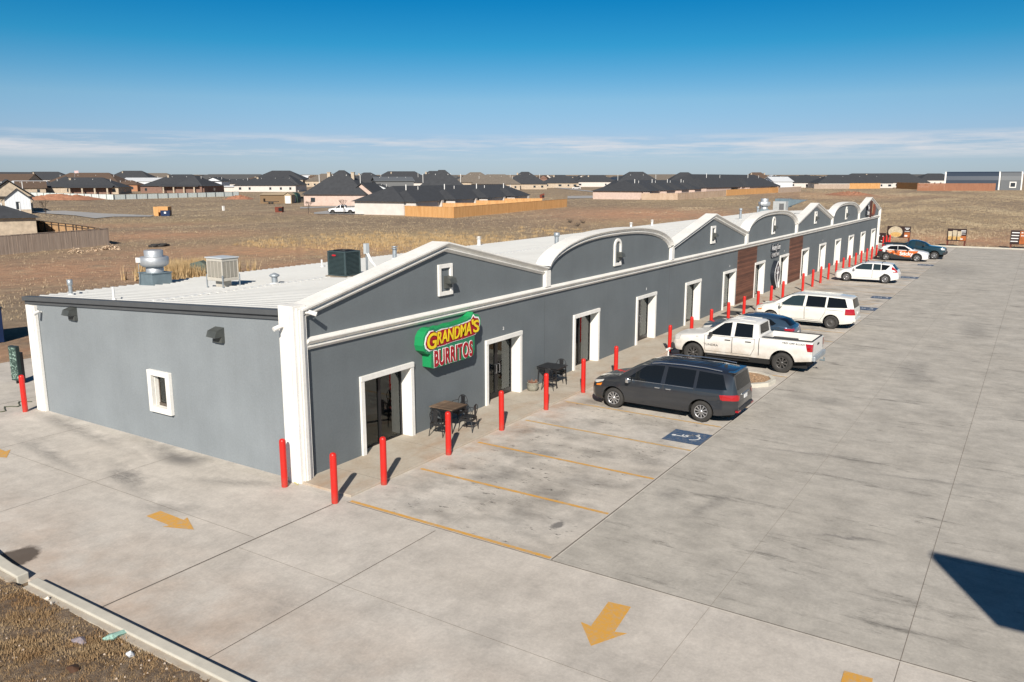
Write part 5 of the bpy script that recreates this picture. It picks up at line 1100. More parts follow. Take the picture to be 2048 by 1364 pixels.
# ---- generic hatch / crossover
def hatch(name, label, cat, loc, rz, L, W_, H, paint, glass, rim, sty, wb_, fo, r, kind='wagon', clad=None, arr=None):
    k = H / 1.5
    if kind == 'wagon':
        top = [(0, .55), (.03, .70), (.15, .80), (.6, .93), (1.02, 1.0), (1.4, 1.22 * k), (1.85, 1.42 * k), (2.3, 1.49 * k), (2.9, 1.50 * k), (L - .75, 1.46 * k), (L - .50, 1.41 * k), (L - .16, 1.02), (L - .06, .86), (L, .62)]
        belt = [(0, .50), (.15, .70), (.7, .85), (1.2, .92), (2.5, .95), (L - .6, 1.0), (L - .12, .95), (L, .58)]
    elif kind == 'crossover':
        top = [(0, .60), (.03, .76), (.15, .88), (.6, .98), (1.2, 1.06), (1.55, 1.24 * k), (1.98, 1.44 * k), (2.4, 1.50 * k), (2.9, 1.50 * k), (L - .8, 1.42 * k), (L - .48, 1.34 * k), (L - .16, 1.08), (L - .05, .95), (L, .66)]
        belt = [(0, .54), (.15, .78), (.7, .92), (1.3, 1.0), (2.5, 1.03), (L - .7, 1.08), (L - .12, 1.0), (L, .62)]
    else:
        top = [(0, .50), (.04, .66), (.2, .76), (.8, .88), (1.35, .95), (1.8, 1.20 * k), (2.25, 1.42 * k), (2.7, 1.47 * k), (3.2, 1.44 * k), (3.9, 1.16 * k), (4.15, 1.06), (L - .1, 1.02), (L, .6)]
        belt = [(0, .46), (.2, .66), (.8, .80), (1.4, .88), (3, .92), (4.1, .97), (L - .08, .92), (L, .56)]
    bot = [(0, .28), (.3, .22), (L - .5, .24), (L, .36)]
    plan = [(0, .62), (.06, .78), (.2, .90), (.5, .975), (.9, 1), (L - 1, 1), (L - .4, .965), (L - .12, .87), (L, .74)]
    roofw = [(0, .5), (.15, .72), (.6, .84), (1.1, .86), (1.6, .77), (2.2, .70), (L - .6, .68), (L - .2, .74), (L, .68)]
    c = Car(name, label, cat, loc, rz, L, W_, top, belt, bot, plan, roofw, paint, wpos=(fo, fo + wb_))
    c.arch(fo, r + .055, r + .01); c.arch(fo + wb_, r + .055, r + .01)
    zb = {'wagon': .955, 'crossover': 1.04, 'sedan': .92}[kind]; zt = {'wagon': 1.385, 'crossover': 1.385, 'sedan': 1.36}[kind] * k
    a0 = {'wagon': 1.28, 'crossover': 1.48, 'sedan': 1.62}[kind]; e1 = L - {'wagon': .62, 'crossover': .86, 'sedan': 1.35}[kind]
    mid = (a0 + e1) / 2 + .12
    if kind == 'wagon':
        c.sidepart('side_window', glass, [(a0, zb + .01), (a0 + .66, zt - .03), (mid - .05, zt), (mid - .05, zb + .01)]); c.sidepart('side_window', glass, [(mid + .03, zb + .01), (mid + .03, zt), (3.22, zt - .02), (3.25, zb + .02)])
        c.sidepart('quarter_window', m_tint, [(3.30, zb + .02), (3.27, zt - .02), (e1 + .02, zt - .07), (e1 - .25, zb + .05)])
    elif kind == 'crossover':
        c.sidepart('side_window', m_tint, [(a0, zb + .01), (a0 + .58, zt - .03), (mid, zt), (mid - .03, zb + .01)]); c.sidepart('side_window', m_tint, [(mid + .0, zb + .01), (mid + .03, zt), (e1 - .25, zt - .05), (e1 + .05, zb + .13), (e1 - .1, zb + .04)])
    else:
        c.sidepart('side_window', m_tint, [(a0, zb + .01), (a0 + .62, zt - .02), (mid, zt), (mid, zb + .01)]); c.sidepart('side_window', m_tint, [(mid + .05, zb + .01), (mid + .05, zt), (e1 - .45, zt - .06), (e1, zb + .03)])
    c.sidepart('front_door', paint, [(a0 + .12, .36), (a0 - .02, .62), (a0 - .02, zb - .03), (mid, zb - .02), (mid, .36)], 0, .012)
    c.sidepart('rear_door', paint, [(mid + .01, .36), (mid + .01, zb - .02), (fo + wb_ + .18, zb - .01), (fo + wb_ - .05, .74), (fo + wb_ - .42, .36)], 0, .012)
    if kind != 'sedan': c.part('rear_window', m_tint, [(-.60, zb + .06), (.60, zb + .06), (.50, zt - .01), (-.50, zt - .01)], 'x', lambda q, n: n.x < -.15 and n.z > 0)
    else: c.part('rear_window', m_tint, [(3.25, -.50), (3.25, .50), (3.85, .60), (3.85, -.60)], 'z', UP)
    c.part('windshield', m_tint, [(a0 - .16, -.68), (a0 - .16, .68), (a0 + .52, .56), (a0 + .60, .35), (a0 + .60, -.35), (a0 + .52, -.56)], 'z', lambda q, n: n.z > .2 and q.z > zb)
    if kind == 'wagon':
        c.sidepart('tail_light', m_tail, [(L - .40, 1.28), (L - .30, .98), (L - .28, .84), (L - .0, .84), (L - .02, 1.0), (L - .34, 1.30)], .01)
        for sg_ in (1, -1): c.part('tail_light', m_tail, [(sg_ * .92, .84), (sg_ * .92, 1.25), (sg_ * .66, 1.22), (sg_ * .70, .86)], 'x', REAR, .01)
    else:
        c.sidepart('tail_light', m_tail, [(L - .45, .98), (L - .35, .90), (L, .88), (L, 1.0)], .01)
        for sg_ in (1, -1): c.part('tail_light', m_tail, [(sg_ * .92, .86), (sg_ * .92, 1.0), (sg_ * .45, .98), (sg_ * .48, .90)], 'x', REAR, .01)
    c.sidepart('headlight', m_lampw, [(.05, .66), (.12, .76), (.62, .86), (.5, .74), (.28, .66)], .008); c.part('front_grille', m_plast, [(-.42, .34), (.42, .34), (.5, .60), (-.5, .60)], 'x', FRONT, .004)
    if clad:
        c.sidepart('sill_cladding', clad, [(fo + r + .1, .20), (fo + r + .1, .40), (fo + wb_ - r - .1, .40), (fo + wb_ - r - .1, .20)], .012)
        c.sidepart('bumper_cladding', clad, [(L - .45, .24), (L - .45, .50), (L + .01, .62), (L + .01, .3)], .012)
    if arr: arr(c)
    c.finish(); c.wheels((fo, fo + wb_), r, r - .115, sty, rim, .21); c.mirror(a0 + .2, zb + .06, paint if kind != 'sedan' else m_plast); c.handles([(mid - .2, zb - .12), (fo + wb_ - .12, zb - .10)], paint, .18)
    if clad:
        for u in (fo, fo + wb_):
            for sg_ in (1, -1):
                n = 16; mb = MB(); vs = []
                for i in range(n + 1):
                    a = R(-12) + (PI + R(24)) * i / n
                    for rad, yo in ((r + .05, .0), (r + .125, -.002), (r + .125, .022), (r + .05, .022)): vs.append((L / 2 - u + rad * math.cos(a), sg_ * (W_ / 2 - .012 + yo), r + .01 + rad * math.sin(a)))
                mb.add(vs, [(4 * i + q, 4 * i + 4 + q, 4 * i + 4 + (q + 1) % 4, 4 * i + (q + 1) % 4) for i in range(n) for q in range(4)]); mb.build('arch_cladding', clad, c.t)
    c.box('licence_plate', m_plate, L - .01, L + .01, -.15, .15, .70, .81, .003)
    return c
p_wag = carpaint('clean white paint', (.78, .78, .77), .15, 0, (.5, .45, .38))
wag = hatch('station_wagon', 'white station wagon with dark roof bars, alone in the far half of the stalls', 'station wagon', (52.58, -4.60, 0), R(90), 4.48, 1.77, 1.52, p_wag, m_cg, m_rimsil, 10, 2.70, .90, .33)
for sx in (2.15, 3.30): MB().path([(2.24 - sx, -.62, 1.46), (2.24 - sx, -.5, 1.56), (2.24 - sx, .5, 1.56), (2.24 - sx, .62, 1.46)], .022, 6).build('roof_bar', m_plast, wag.t)
p_blue = carpaint('steel blue metallic paint', (.055, .10, .155), .1, .5); p_silv = p_blue
blu = hatch('hatchback', 'steel blue hatchback half hidden behind the white pickup', 'hatchback', (24.1, -4.25, 0), R(90), 4.36, 1.78, 1.50, p_blue, m_tint, m_rimsil, 10, 2.65, .88, .33, 'crossover')
MB().lathe([(.001, .02), (.045, .02), (.045, 0)], n=12).build('sticker', m_swhite, blu.t, (-1.98, .46, 1.0), rot=(0, R(-50), 0))
# ---- wrapped crossover: white with orange panel, black cladding
def wrapmat():
    t = NT('vinyl wrap'); sep = t.node('ShaderNodeSeparateXYZ'); t.l.new(t.tc.outputs['Object'], sep.inputs[0]); X, Z = sep.outputs[0], sep.outputs[2]
    col = t.mix(0.0, (.72, .72, .72), (.72, .72, .72)); d1 = t.math('ADD', X, t.math('MULTIPLY', Z, 1.1)); band = t.math('MULTIPLY', t.rng(Z, .985, .99, 1, 0), t.rng(Z, .39, .40)); band = t.math('MULTIPLY', band, t.rng(t.math('ADD', X, t.math('MULTIPLY', Z, -.5)), .85, .87, 1, 0)); band = t.math('MULTIPLY', band, t.rng(X, -1.5, -1.2))
    col = t.mix(band, col, (.62, .13, .015))
    nz = t.noise(2.4, 3, .6, dist=.6); back = t.math('MULTIPLY', t.rng(X, -.55, -.25, 1, 0), t.rng(Z, 1.04, 1.06, 1, 0))
    blob = t.math('MULTIPLY', back, t.rng(nz, .50, .53)); col = t.mix(blob, col, (.075, .03, .02)); b2 = t.math('MULTIPLY', back, t.rng(t.noise(3.3, 2, .5, t.mapv((1, 1, 1), (0, 0, 0), (4, 0, 2))), .58, .60)); col = t.mix(b2, col, (.72, .50, .36))
    lo_ = t.rng(t.math('ADD', Z, t.math('MULTIPLY', X, .22)), .46, .48, 1, 0); col = t.mix(t.math('MULTIPLY', lo_, t.rng(X, .2, .25, 1, 0)), col, (.03, .03, .032))
    m_ = t.out(col, .3); t.b.inputs['Coat Weight'].default_value = .5; return m_
m_wrap = wrapmat()
wrp = hatch('crossover_car', 'white crossover wrapped in an orange panel lettered Sticky, facing away from the shops', 'crossover', (71.75, -4.55, 0), R(-90), 4.40, 1.80, 1.54, m_wrap, m_tint, m_rimsil, 7, 2.65, .93, .345, 'crossover', m_plast)
for sg_ in (1, -1): text_mesh('Sticky', .46, m_swhite, 'lettering', wrp.t, .004, .012, xs=1.05, mtx=Matrix.Translation((.35, sg_ * (.90 + .004), .70)) @ Matrix.Rotation(R(180) if sg_ > 0 else 0, 4, 'Z') @ Matrix.Rotation(R(90), 4, 'X'))
MB().box(-.9, .35, -.56, .56, 1.53, 1.545).build('roof_panel', m_plast, wrp.t, bevel=.01); MB().box(-1.62, -1.3, -.5, .5, 1.375, 1.40).build('spoiler', m_plast, wrp.t, bevel=.01)
p_teal = carpaint('dark teal paint', (.012, .045, .065), .1, .3)
tl = pickup('dark teal extended cab pickup facing away from the shops, behind the orange crossover', (75.3, -5.05, 0), R(-90), p_teal, 5.6, 1.95, 1.78, 3.50, .93, m_rimsil, m_cg, False, (1.45, 3.35), .37, 5)
p_blk = carpaint('black paint', (.012, .011, .014), .05)
bk = hatch('sedan', 'black sedan farthest of the parked row, just past the teal pickup', 'sedan', (79.0, -5.15, 0), R(-90), 4.7, 1.82, 1.46, p_blk, m_tint, m_rimsil, 10, 2.75, .95, .33, 'sedan')
# ------------------------------------------------------------------ menu boards past the far kerb
m_mb1 = M('menu board dark', (.035, .018, .015), .4, var=.1); m_mbo = M('menu board orange', (.38, .11, .028), .45, var=.25, scale=4); m_mbcream = M('menu board cream', (.50, .42, .30), .5, var=.3, scale=5); m_mbfood = M('menu board food', (.55, .34, .12), .5, var=.5, scale=9)
m_postr = M('rust brown post', (.12, .03, .018), .6, var=.2)
def board(x, y0, y1, z0, z1, label):
    t = thing('menu_board', label, 'menu board', (x, (y0 + y1) / 2, 0), 0, 'drive through menu boards past the far kerb'); w = (y1 - y0) / 2
    MB().box(-.1, .1, -w, w, z0, z1).build('cabinet', m_mb1, t, bevel=.01)
    for sg_ in (1, -1): MB().box(-.09, .09, sg_ * (w - .12) - .09, sg_ * (w - .12) + .09, -.2, z0).build('post', m_postr, t)
    return t, w
t, w = board(93.4, -2.4, .15, .75, 2.1, 'menu board with a round food picture between the last bollards and the far kerb')
MB().prism([(w * .28 + .78 * math.cos(a * PI / 14), 1.42 + .66 * math.sin(a * PI / 14)) for a in range(28)], -.112, -.101, 'yz').build('food_picture', m_mbcream, t)
MB().prism([(w * .22 + .62 * math.cos(a * PI / 10), 1.12 + .28 * math.sin(a * PI / 10)) for a in range(20)], -.120, -.1125, 'yz').build('food_picture', m_mbfood, t)
MB().box(-.112, -.101, -w + .03, -w + .66, .80, 1.40).build('price_panel', m_mbo, t)
def bars(t, L_): 
    mb = MB()
    for y0, y1, z0, z1 in L_: mb.box(-.121, -.1125, y0, y1, z0, z1)
    mb.build('menu_text', m_swhite, t)
bars(t, [(-w + .1, -w + .62, 1.86, 1.93), (-w + .2, -w + .5, 1.72, 1.79), (-w + .1, -w + .62, 1.50, 1.55), (-w + .3, -w + .6, .9, 1.1)])
t, w = board(93.4, -8.25, -6.25, .6, 2.0, 'menu board showing a row of iced drink cups')
for q in range(3):
    y = w - .32 - q * .48; h_ = (.1, .22, .12)[q]
    MB().prism([(y - .17, .72), (y + .17, .72), (y + .22, 1.60 + h_), (y - .22, 1.60 + h_)], -.112, -.101, 'yz').build('cup_picture', m_mbcream, t); MB().prism([(y - .165, .74), (y + .165, .74), (y + .19, 1.12), (y - .19, 1.12)], -.120, -.1125, 'yz').build('cup_picture', m_mbfood, t)
MB().box(-.112, -.101, -w + .03, -w + .62, .65, 1.20).build('price_panel', m_mbo, t); bars(t, [(-w + .1, -w + .58, 1.76, 1.83), (-w + .1, -w + .58, 1.62, 1.68), (-w + .1, -w + .58, 1.40, 1.44), (-w + .35, -w + .58, .78, .9)])
t, w = board(93.4, -16.0, -12.55, .45, 2.0, 'menu board of white text rows cut by the right edge')
MB().box(-.112, -.101, -w + .05, w - .9, .5, 1.95).build('price_panel', m_mbo, t); bars(t, [(w - .85 + .03 * q, w - .12 + .02 * q, 1.70 - .32 * q, 1.80 - .32 * q) for q in range(4)] + [(w - 1.15 - .2 * q, w - 1.02 - .2 * q, 1.70, 1.82) for q in range(4)] + [(w - 1.15 - .2 * q, w - 1.02 - .2 * q, 1.38, 1.48) for q in range(3)])
t, w = board(93.4, .25, 1.35, .20, 1.25, 'small black menu sign next to the far column'); bars(t, [(.1, .25, .85, 1.0), (-.3, -.2, .8, .9), (.2, .35, .35, .45), (-.2, -.05, .28, .36)])
# ------------------------------------------------------------------ neighbourhood
def roofmat(n_, c):
    t = NT(n_); f = t.rng(t.noise(1.2, 6, .7), .3, .7, .8, 1.2); k = t.node('ShaderNodeCombineColor'); [t.l.new(f, k.inputs[i]) for i in range(3)]; return t.out(t.mix(1.0, c, k.outputs[0], 'MULTIPLY'), .85)
RF = dict(b=roofmat('charcoal shingles', (.045, .048, .054)), n=roofmat('brown shingles', (.105, .070, .050)), t=roofmat('tan grey shingles', (.16, .135, .11)), g=roofmat('grey shingles', (.085, .085, .085)), w=M('white metal roof', (.62, .64, .66), .5, var=.05), d=M('dark blue metal roof', (.035, .05, .075), .5, var=.05), m=M('grey metal cladding', (.13, .14, .15), .6, var=.06))
WL = dict(w=M('white painted brick', (.60, .56, .52), .85, var=.08, scale=1), p=M('pinkish pale brick', (.55, .42, .36), .85, var=.12, scale=1.5), s=M('cream stone', (.46, .38, .29), .9, var=.22, scale=1.6), k=M('brown brick', (.22, .13, .10), .9, var=.2, scale=1.2), c=M('white siding', (.66, .69, .72), .7, var=.03), m=M('grey siding', (.14, .145, .15), .7, var=.05), y=M('tan siding', (.42, .33, .22), .8, var=.08), r=M('red barn siding', (.18, .02, .02), .7, var=.1), o=M('orange brick', (.40, .20, .11), .9, var=.15))
m_win = M('house window', (.03, .04, .05), .1, var=0, spec=.7); m_fascia = M('house fascia', (.07, .065, .06), .7, var=0)
def hip(mb, x0, x1, y0, y1, z0, h, ov=.5, kind='hip'):
    x0 -= ov; x1 += ov; y0 -= ov; y1 += ov; w, d = x1 - x0, y1 - y0
    if w >= d: r = d / 2 if kind == 'hip' else 0.0; a, b = (x0 + r, (y0 + y1) / 2, z0 + h), (x1 - r, (y0 + y1) / 2, z0 + h); F_ = [(0, 1, 5, 4), (1, 2, 5), (2, 3, 4, 5), (3, 0, 4)]
    else: r = w / 2 if kind == 'hip' else 0.0; a, b = ((x0 + x1) / 2, y0 + r, z0 + h), ((x0 + x1) / 2, y1 - r, z0 + h); F_ = [(0, 1, 4), (1, 2, 5, 4), (2, 3, 5), (3, 0, 4, 5)]
    if kind == 'gable': F_ = [q for q in F_ if len(q) == 4]
    mb.add([(x0, y0, z0), (x1, y0, z0), (x1, y1, z0), (x0, y1, z0), a, b], F_)
    if kind == 'gable': c_ = [(x0, y0, z0 - .18), (x1, y0, z0 - .18), (x1, y1, z0 - .18), (x0, y1, z0 - .18), (a[0], a[1], a[2] - .18), (b[0], b[1], b[2] - .18)]; E_ = [(0, 4), (1, 4), (2, 5), (3, 5)] if w < d else [(0, 4), (3, 4), (1, 5), (2, 5)]; t_ = [(x0, y0, z0), (x1, y0, z0), (x1, y1, z0), (x0, y1, z0), a, b]; mb.add(t_ + c_, [(i_, j_, j_ + 6, i_ + 6) for i_, j_ in E_]); mb.add([(x0, y0, z0), (x1, y0, z0), (x1, y1, z0), (x0, y1, z0), (x0, y0, z0 - .2), (x1, y0, z0 - .2), (x1, y1, z0 - .2), (x0, y1, z0 - .2)], [(0, 1, 5, 4), (1, 2, 6, 5), (2, 3, 7, 6), (3, 0, 4, 7), (4, 5, 6, 7)])
ADJ = {}
def house(px, D, rz, w, d, hw, hr, roof='b', wall='w', kind='hip', label='', chim=0, wings=(), name='house', cat='house', wins=True, porch=False, group='houses across the field'):
    if D > 300: hr *= .80; hw *= .92
    """px = photo column of the house centre, D = horizontal distance, w along its local x, d along local y"""
    t = thing(name, label, cat, hloc(px, D), R(rz), group)
    mb = MB().box(-w / 2, w / 2, -d / 2, d / 2, 0, hw)
    rb = MB(); hip(rb, -w / 2, w / 2, -d / 2, d / 2, hw, hr, .55, kind)
    if kind == 'gable':
        if w >= d: mb.prism([(-d / 2, hw), (d / 2, hw), (0, hw + hr * d / (d + 1.1))], -w / 2, w / 2, 'yz')
        else: mb.prism([(-w / 2, hw), (w / 2, hw), (0, hw + hr * w / (w + 1.1))], -d / 2, d / 2, 'xz')
    for (wx, wy, ww, wd, whh, whr, wk) in wings:
        mb.box(wx - ww / 2, wx + ww / 2, wy - wd / 2, wy + wd / 2, 0, whh); hip(rb, wx - ww / 2, wx + ww / 2, wy - wd / 2, wy + wd / 2, whh + .01, whr, .5, wk)
        if wk == 'gable':
            if ww >= wd: mb.prism([(wy - wd / 2, whh), (wy + wd / 2, whh), (wy, whh + whr * wd / (wd + 1))], wx - ww / 2, wx + ww / 2, 'yz')
            else: mb.prism([(wx - ww / 2, whh), (wx + ww / 2, whh), (wx, whh + whr * ww / (ww + 1))], wy - wd / 2, wy + wd / 2, 'xz')
    mb.build('wall', WL[wall], t); ro = rb.build('roof', RF[roof], t, fix=False)
    for c_ in range(chim):
        cx = (-.18 + .4 * c_) * w; MB().box(cx - .42, cx + .42, -.12 * d - .4, -.12 * d + .4, hw - .5, hw + hr * .9).box(cx - .52, cx + .52, -.12 * d - .5, -.12 * d + .5, hw + hr * .9, hw + hr * .9 + .13).build('chimney', WL['s'], ro)
    if D < 520:
        for q in range(4): vx = (-.35 + .23 * q) * w; MB().tube((vx, -d * .12, hw + hr * .4), (vx, -d * .12, hw + hr * .76 + .35), .09, .09, 6).build('roof_vent', m_pvc, ro)
    if wins:
        n = max(2, int(w / 4.2)); rr = random.Random(int(px * 7 + D))
        for face in (-1, 1):
            for q in range(n):
                cx = -w / 2 + w * (q + .5) / n + rr.uniform(-.4, .4); ww = rr.choice((.5, .6, .9)); yy = face * (d / 2 + .012)
                if rr.random() < .25: continue
                o = MB().box(cx - ww, cx + ww, min(yy, yy - face * .012) , max(yy, yy - face * .012) + .01, .95, 2.1).build('window', m_win, t)
        for face in (-1, 1):
            xx = face * (w / 2 + .012); MB().box(min(xx, xx - face * .01), max(xx, xx - face * .01) + .01, -.8, .8, .95, 2.1).build('window', m_win, t)
    if porch:
        for q in range(4): px_ = -w * .1 + q * w * .16; MB().box(px_ - .3, px_ + .3, -d / 2 - 2.3, -d / 2 - 1.8, 0, hw).build('porch_pier', WL['s'], t)
        MB().box(-w * .14, w * .42, -d / 2 - .02, -d / 2 - .005, .1, hw - .2).build('porch_shade_wall', WL['k'], t); pr = MB(); pr.add([(-w * .16, -d / 2 - 2.7, hw + .02), (w * .45, -d / 2 - 2.7, hw + .02), (w * .45, -d / 2 + .3, hw + .9), (-w * .16, -d / 2 + .3, hw + .9), (-w * .16, -d / 2 - 2.7, hw - .15), (w * .45, -d / 2 - 2.7, hw - .15), (w * .45, -d / 2 + .3, hw + .6), (-w * .16, -d / 2 + .3, hw + .6)], [(0, 1, 2, 3), (4, 7, 6, 5), (0, 4, 5, 1), (1, 5, 6, 2), (3, 7, 4, 0)]); pr.build('porch_roof', RF[roof], ro)
    return t
YW = YAW
# nearer, individually described
house(12, 184, YW - 90 + 33, 8.5, 14, 3.4, 3.6, 'b', 's', 'gable', 'cream stone house with a tall gable at the left edge', wins=False)
_p = gg(38, 427); t = thing('cottage_front', 'white board and batten gable front with a dark window on a stone base', 'house', (_p.x, _p.y, _p.z - .08), R(YW - 90 + 30), None)
_w = MB().prism([(-2.3, .9), (2.3, .9), (2.3, 3.1), (0, 5.0), (-2.3, 3.1)], 0, 5, 'xz'); _w.build('wall', WL['c'], t); MB().box(-2.32, 2.32, -.03, 5, 0, .9).build('stone_base', WL['s'], t)
rb = MB(); rb.add([(-2.9, -.4, 2.75), (0, -.4, 5.2), (2.9, -.4, 2.75), (-2.9, 5.3, 2.75), (0, 5.3, 5.2), (2.9, 5.3, 2.75), (-2.9, -.4, 2.55), (0, -.4, 4.98), (2.9, -.4, 2.55)], [(0, 1, 4, 3), (1, 2, 5, 4), (0, 6, 7, 1), (1, 7, 8, 2)]); rb.build('roof', RF['b'], t, fix=False)
MB().box(-.35, .35, -.04, -.001, .95, 2.5).build('window', m_win, t); mb = MB()
for q in range(-4, 5): mb.box(q * .5 - .03, q * .5 + .03, -.03, -.001, .92, 3.2 + (2 - abs(q) * .5) * .75 - .1)
mb.build('batten', WL['c'], t)
house(-22, 109, YW - 90 + 34, 9, 9, 2.6, 2.0, 'b', 's', 'hip', 'dark hip roofed house corner with an open covered patio at the left edge', 0, (), wins=False)
_p = gg(37, 464); t = thing('patio_pier', 'cream stone pier under the dark hip roof corner', 'stone pier', (_p.x, _p.y, _p.z - .08), R(20)); MB().box(-.45, .45, -.45, .45, 0, 2.2).build('pier', WL['s'], t, bevel=.03); MB().box(-.35, .35, -.35, .35, 2.2, 2.75).build('cap', WL['s'], t)
def rowhouse(label, P0, ang, L_, d_, n, wall, roof='b', hw=2.75, hr=3.1):
    t = thing('townhouse_row', label, 'row house', (P0[0], P0[1], terr(P0[0], P0[1]) - .1), ang); ul = L_ / n
    wl_ = MB(); wl_.box(0, L_, 0, d_, 0, hw)
    wl_.build('wall', WL[wall], t); rb = MB(); hip(rb, 0, L_, 0, d_, hw, hr, .6)
    for q in range(n): hip(rb, q * ul + .3, q * ul + ul * .55, -2.6, d_ * .6, hw + .015, hr * .72, .5)
    ro = rb.build('roof', RF[roof], t, fix=False)
    for q in range(n):
        a = q * ul; MB().box(a + .3, a + ul * .55, -2.6, -.001, 0, hw).build('bump_out', WL[wall], t)
        MB().box(a + ul * .60, a + ul * .84, -.02, -.003, .1, hw - .2).build('patio_door', m_win, t)
        MB().box(a + ul * .9 - .5, a + ul * .9 + .5, -.6, -.003, 0, hw - .05).build('pier', WL[wall], t)
        MB().tube((a + ul * .4, d_ * .3, hw + hr * .5), (a + ul * .4, d_ * .3, hw + hr + .3), .12, .12, 7).build('roof_vent', m_pvc, ro); MB().tube((a + ul * .75, d_ * .35, hw + hr * .5), (a + ul * .75, d_ * .35, hw + hr * .95), .08, .08, 7).build('roof_vent', m_pvc, ro)
    return t
def fence(pts, h, mat, label, name='fence', posts=2.4, postm=None, rail=None, group=None, plank=.14, pside=1):
    t = thing(name, label, 'fence', (pts[0][0], pts[0][1], 0), 0, group); o = Vector(pts[0]); mb = MB(); pm = MB(); rm = MB(); rr = random.Random(int(h * 100 + len(label)))
    for a, b in zip(pts, pts[1:]):
        a = Vector(a) - o; b = Vector(b) - o; L_ = (b - a).length; d = (b - a) / L_; nn = Vector((-d.y, d.x)); n = max(1, int(L_ / plank)); n = min(n, 700)
        zt_ = lambda p: terr(p.x + o.x, p.y + o.y) - .1
        za_, zb2_ = zt_(a), zt_(b)
        for i in range(n):
            p = a + d * (L_ * i / n); q = a + d * (L_ * (i + .93) / n); zz_ = za_ + (zb2_ - za_) * i / n; hh = h + rr.uniform(-.02, .02) + .06; off = nn * rr.uniform(-.008, .008)
            vs = [(p.x + off.x, p.y + off.y, zz_), (q.x + off.x, q.y + off.y, zz_), (q.x + off.x, q.y + off.y, hh + zz_), (p.x + off.x, p.y + off.y, hh + zz_)]; k = nn * .025; vs += [(x_ + k.x, y_ + k.y, z_) for x_, y_, z_ in vs]; mb.add(vs, [(0, 1, 2, 3), (7, 6, 5, 4), (3, 2, 6, 7), (0, 3, 7, 4), (1, 5, 6, 2)])
        if (a + o - cC.xy).length > 400: posts = max(posts, 9)
        m_ = int(L_ / posts) + 1
        for i in range(m_ + 1):
            p = a + d * min(L_, i * posts) + nn * .09 * pside; zz_ = za_ + (zb2_ - za_) * min(1, i * posts / L_); MB().box(p.x - .06, p.x + .06, p.y - .06, p.y + .06, zz_, h + .12 + zz_).build('post', postm or mat, t)
        for z in (.4, h - .25):
            p, q = a + nn * .05, b + nn * .05; w_ = nn * .03; z1, z2 = z + za_, z + zb2_; rm.add([(p.x, p.y, z1), (q.x, q.y, z2), (q.x, q.y, z2 + .1), (p.x, p.y, z1 + .1), (p.x + w_.x, p.y + w_.y, z1), (q.x + w_.x, q.y + w_.y, z2), (q.x + w_.x, q.y + w_.y, z2 + .1), (p.x + w_.x, p.y + w_.y, z1 + .1)], [(0, 1, 2, 3), (4, 7, 6, 5), (3, 2, 6, 7), (0, 4, 5, 1)])
        p, q = a, b; w_ = nn * .12; zt = h + .06 + za_; zu = h + .06 + zb2_; rm.add([(p.x - nn.x * .04, p.y - nn.y * .04, zt + .02), (q.x - nn.x * .04, q.y - nn.y * .04, zu + .02), (q.x + w_.x, q.y + w_.y, zu + .02), (p.x + w_.x, p.y + w_.y, zt + .02), (p.x - nn.x * .04, p.y - nn.y * .04, zt + .06), (q.x - nn.x * .04, q.y - nn.y * .04, zu + .06), (q.x + w_.x, q.y + w_.y, zu + .06), (p.x + w_.x, p.y + w_.y, zt + .06)], [(0, 1, 5, 4), (4, 5, 6, 7), (2, 3, 7, 6)])
    mb.build('boards', mat, t); rm.build('rails', rail or mat, t); return t
G2 = lambda u, v: tuple(gg(u, v).xy)
def rowpx(label, A, B, *a, ex=0, **k):
    A, B = gg(*A), gg(*B); rowhouse(label, (A.x, A.y), math.atan2(B.y - A.y, B.x - A.x), (B - A).length + ex, *a, **k); return A, B
_A, _B = rowpx('near row of four pale townhouses under one long charcoal roof', (808, 430), (1058, 406), 11.5, 4, 'w')
_d = (_B - _A) / (_B - _A).length; _d.z = 0
MB_ = None
fence([G2(810, 431.5), G2(907, 435.5), G2(1134, 413.5)], 2.0, m_forange, 'new orange cedar fence wrapping the near townhouses')
for q in range(3): _e = _A + _d * ((_B - _A).length * (.22 + .25 * q)); fence([(_e.x, _e.y), (_e.x + _d.y * 9 + 4, _e.y - _d.x * 9)], 1.9, m_forange, ('first', 'second', 'third')[q] + ' cedar yard divider from the left behind the orange fence', group='cedar yard dividers')
rowpx('farther row of pink brick townhouses under charcoal roofs, right of centre', (1283, 399), (1400, 388), 17, 4, 'p', hr=3.6)
fence([G2(1283, 399.5), G2(1355, 399.5), G2(1452, 392)], 2.1, m_fpale, 'faded pale fence in front of the pink brick townhouses')
rowpx('long low house with a broad charcoal roof behind the orange fence, right of centre', (1400, 388.5), (1560, 381), 20, 2, 'p', hr=5.6)
fence([G2(1453, 391.5), G2(1557, 384.5)], 2.3, m_forange, 'bright orange fence right of the faded pale one')
fence([G2(1557, 385.5), G2(1602, 383)], 2.3, m_fgrey, 'grey weathered fence right of the bright orange one')
fence([G2(1628, 377.5), G2(1698, 377.5)], 2.6, m_fgrey, 'grey weathered fence in front of the far white walled row')
fence([G2(1699, 377.5), G2(1760, 377)], 3.0, m_forange, 'orange fence at the right end of the far white walled row')
fence([G2(1792, 377), G2(1836, 379)], 3.4, m_forange, 'short orange fence left of the long red brown one', plank=.3)
fence([G2(1834, 381.5), G2(1990, 382)], 3.6, m_fred, 'long red brown fence below the curved metal roof', plank=.3)
fence([G2(-60, 514.5), G2(219, 489)], 1.9, m_fgrey, 'weathered grey brown board fence at the left edge')
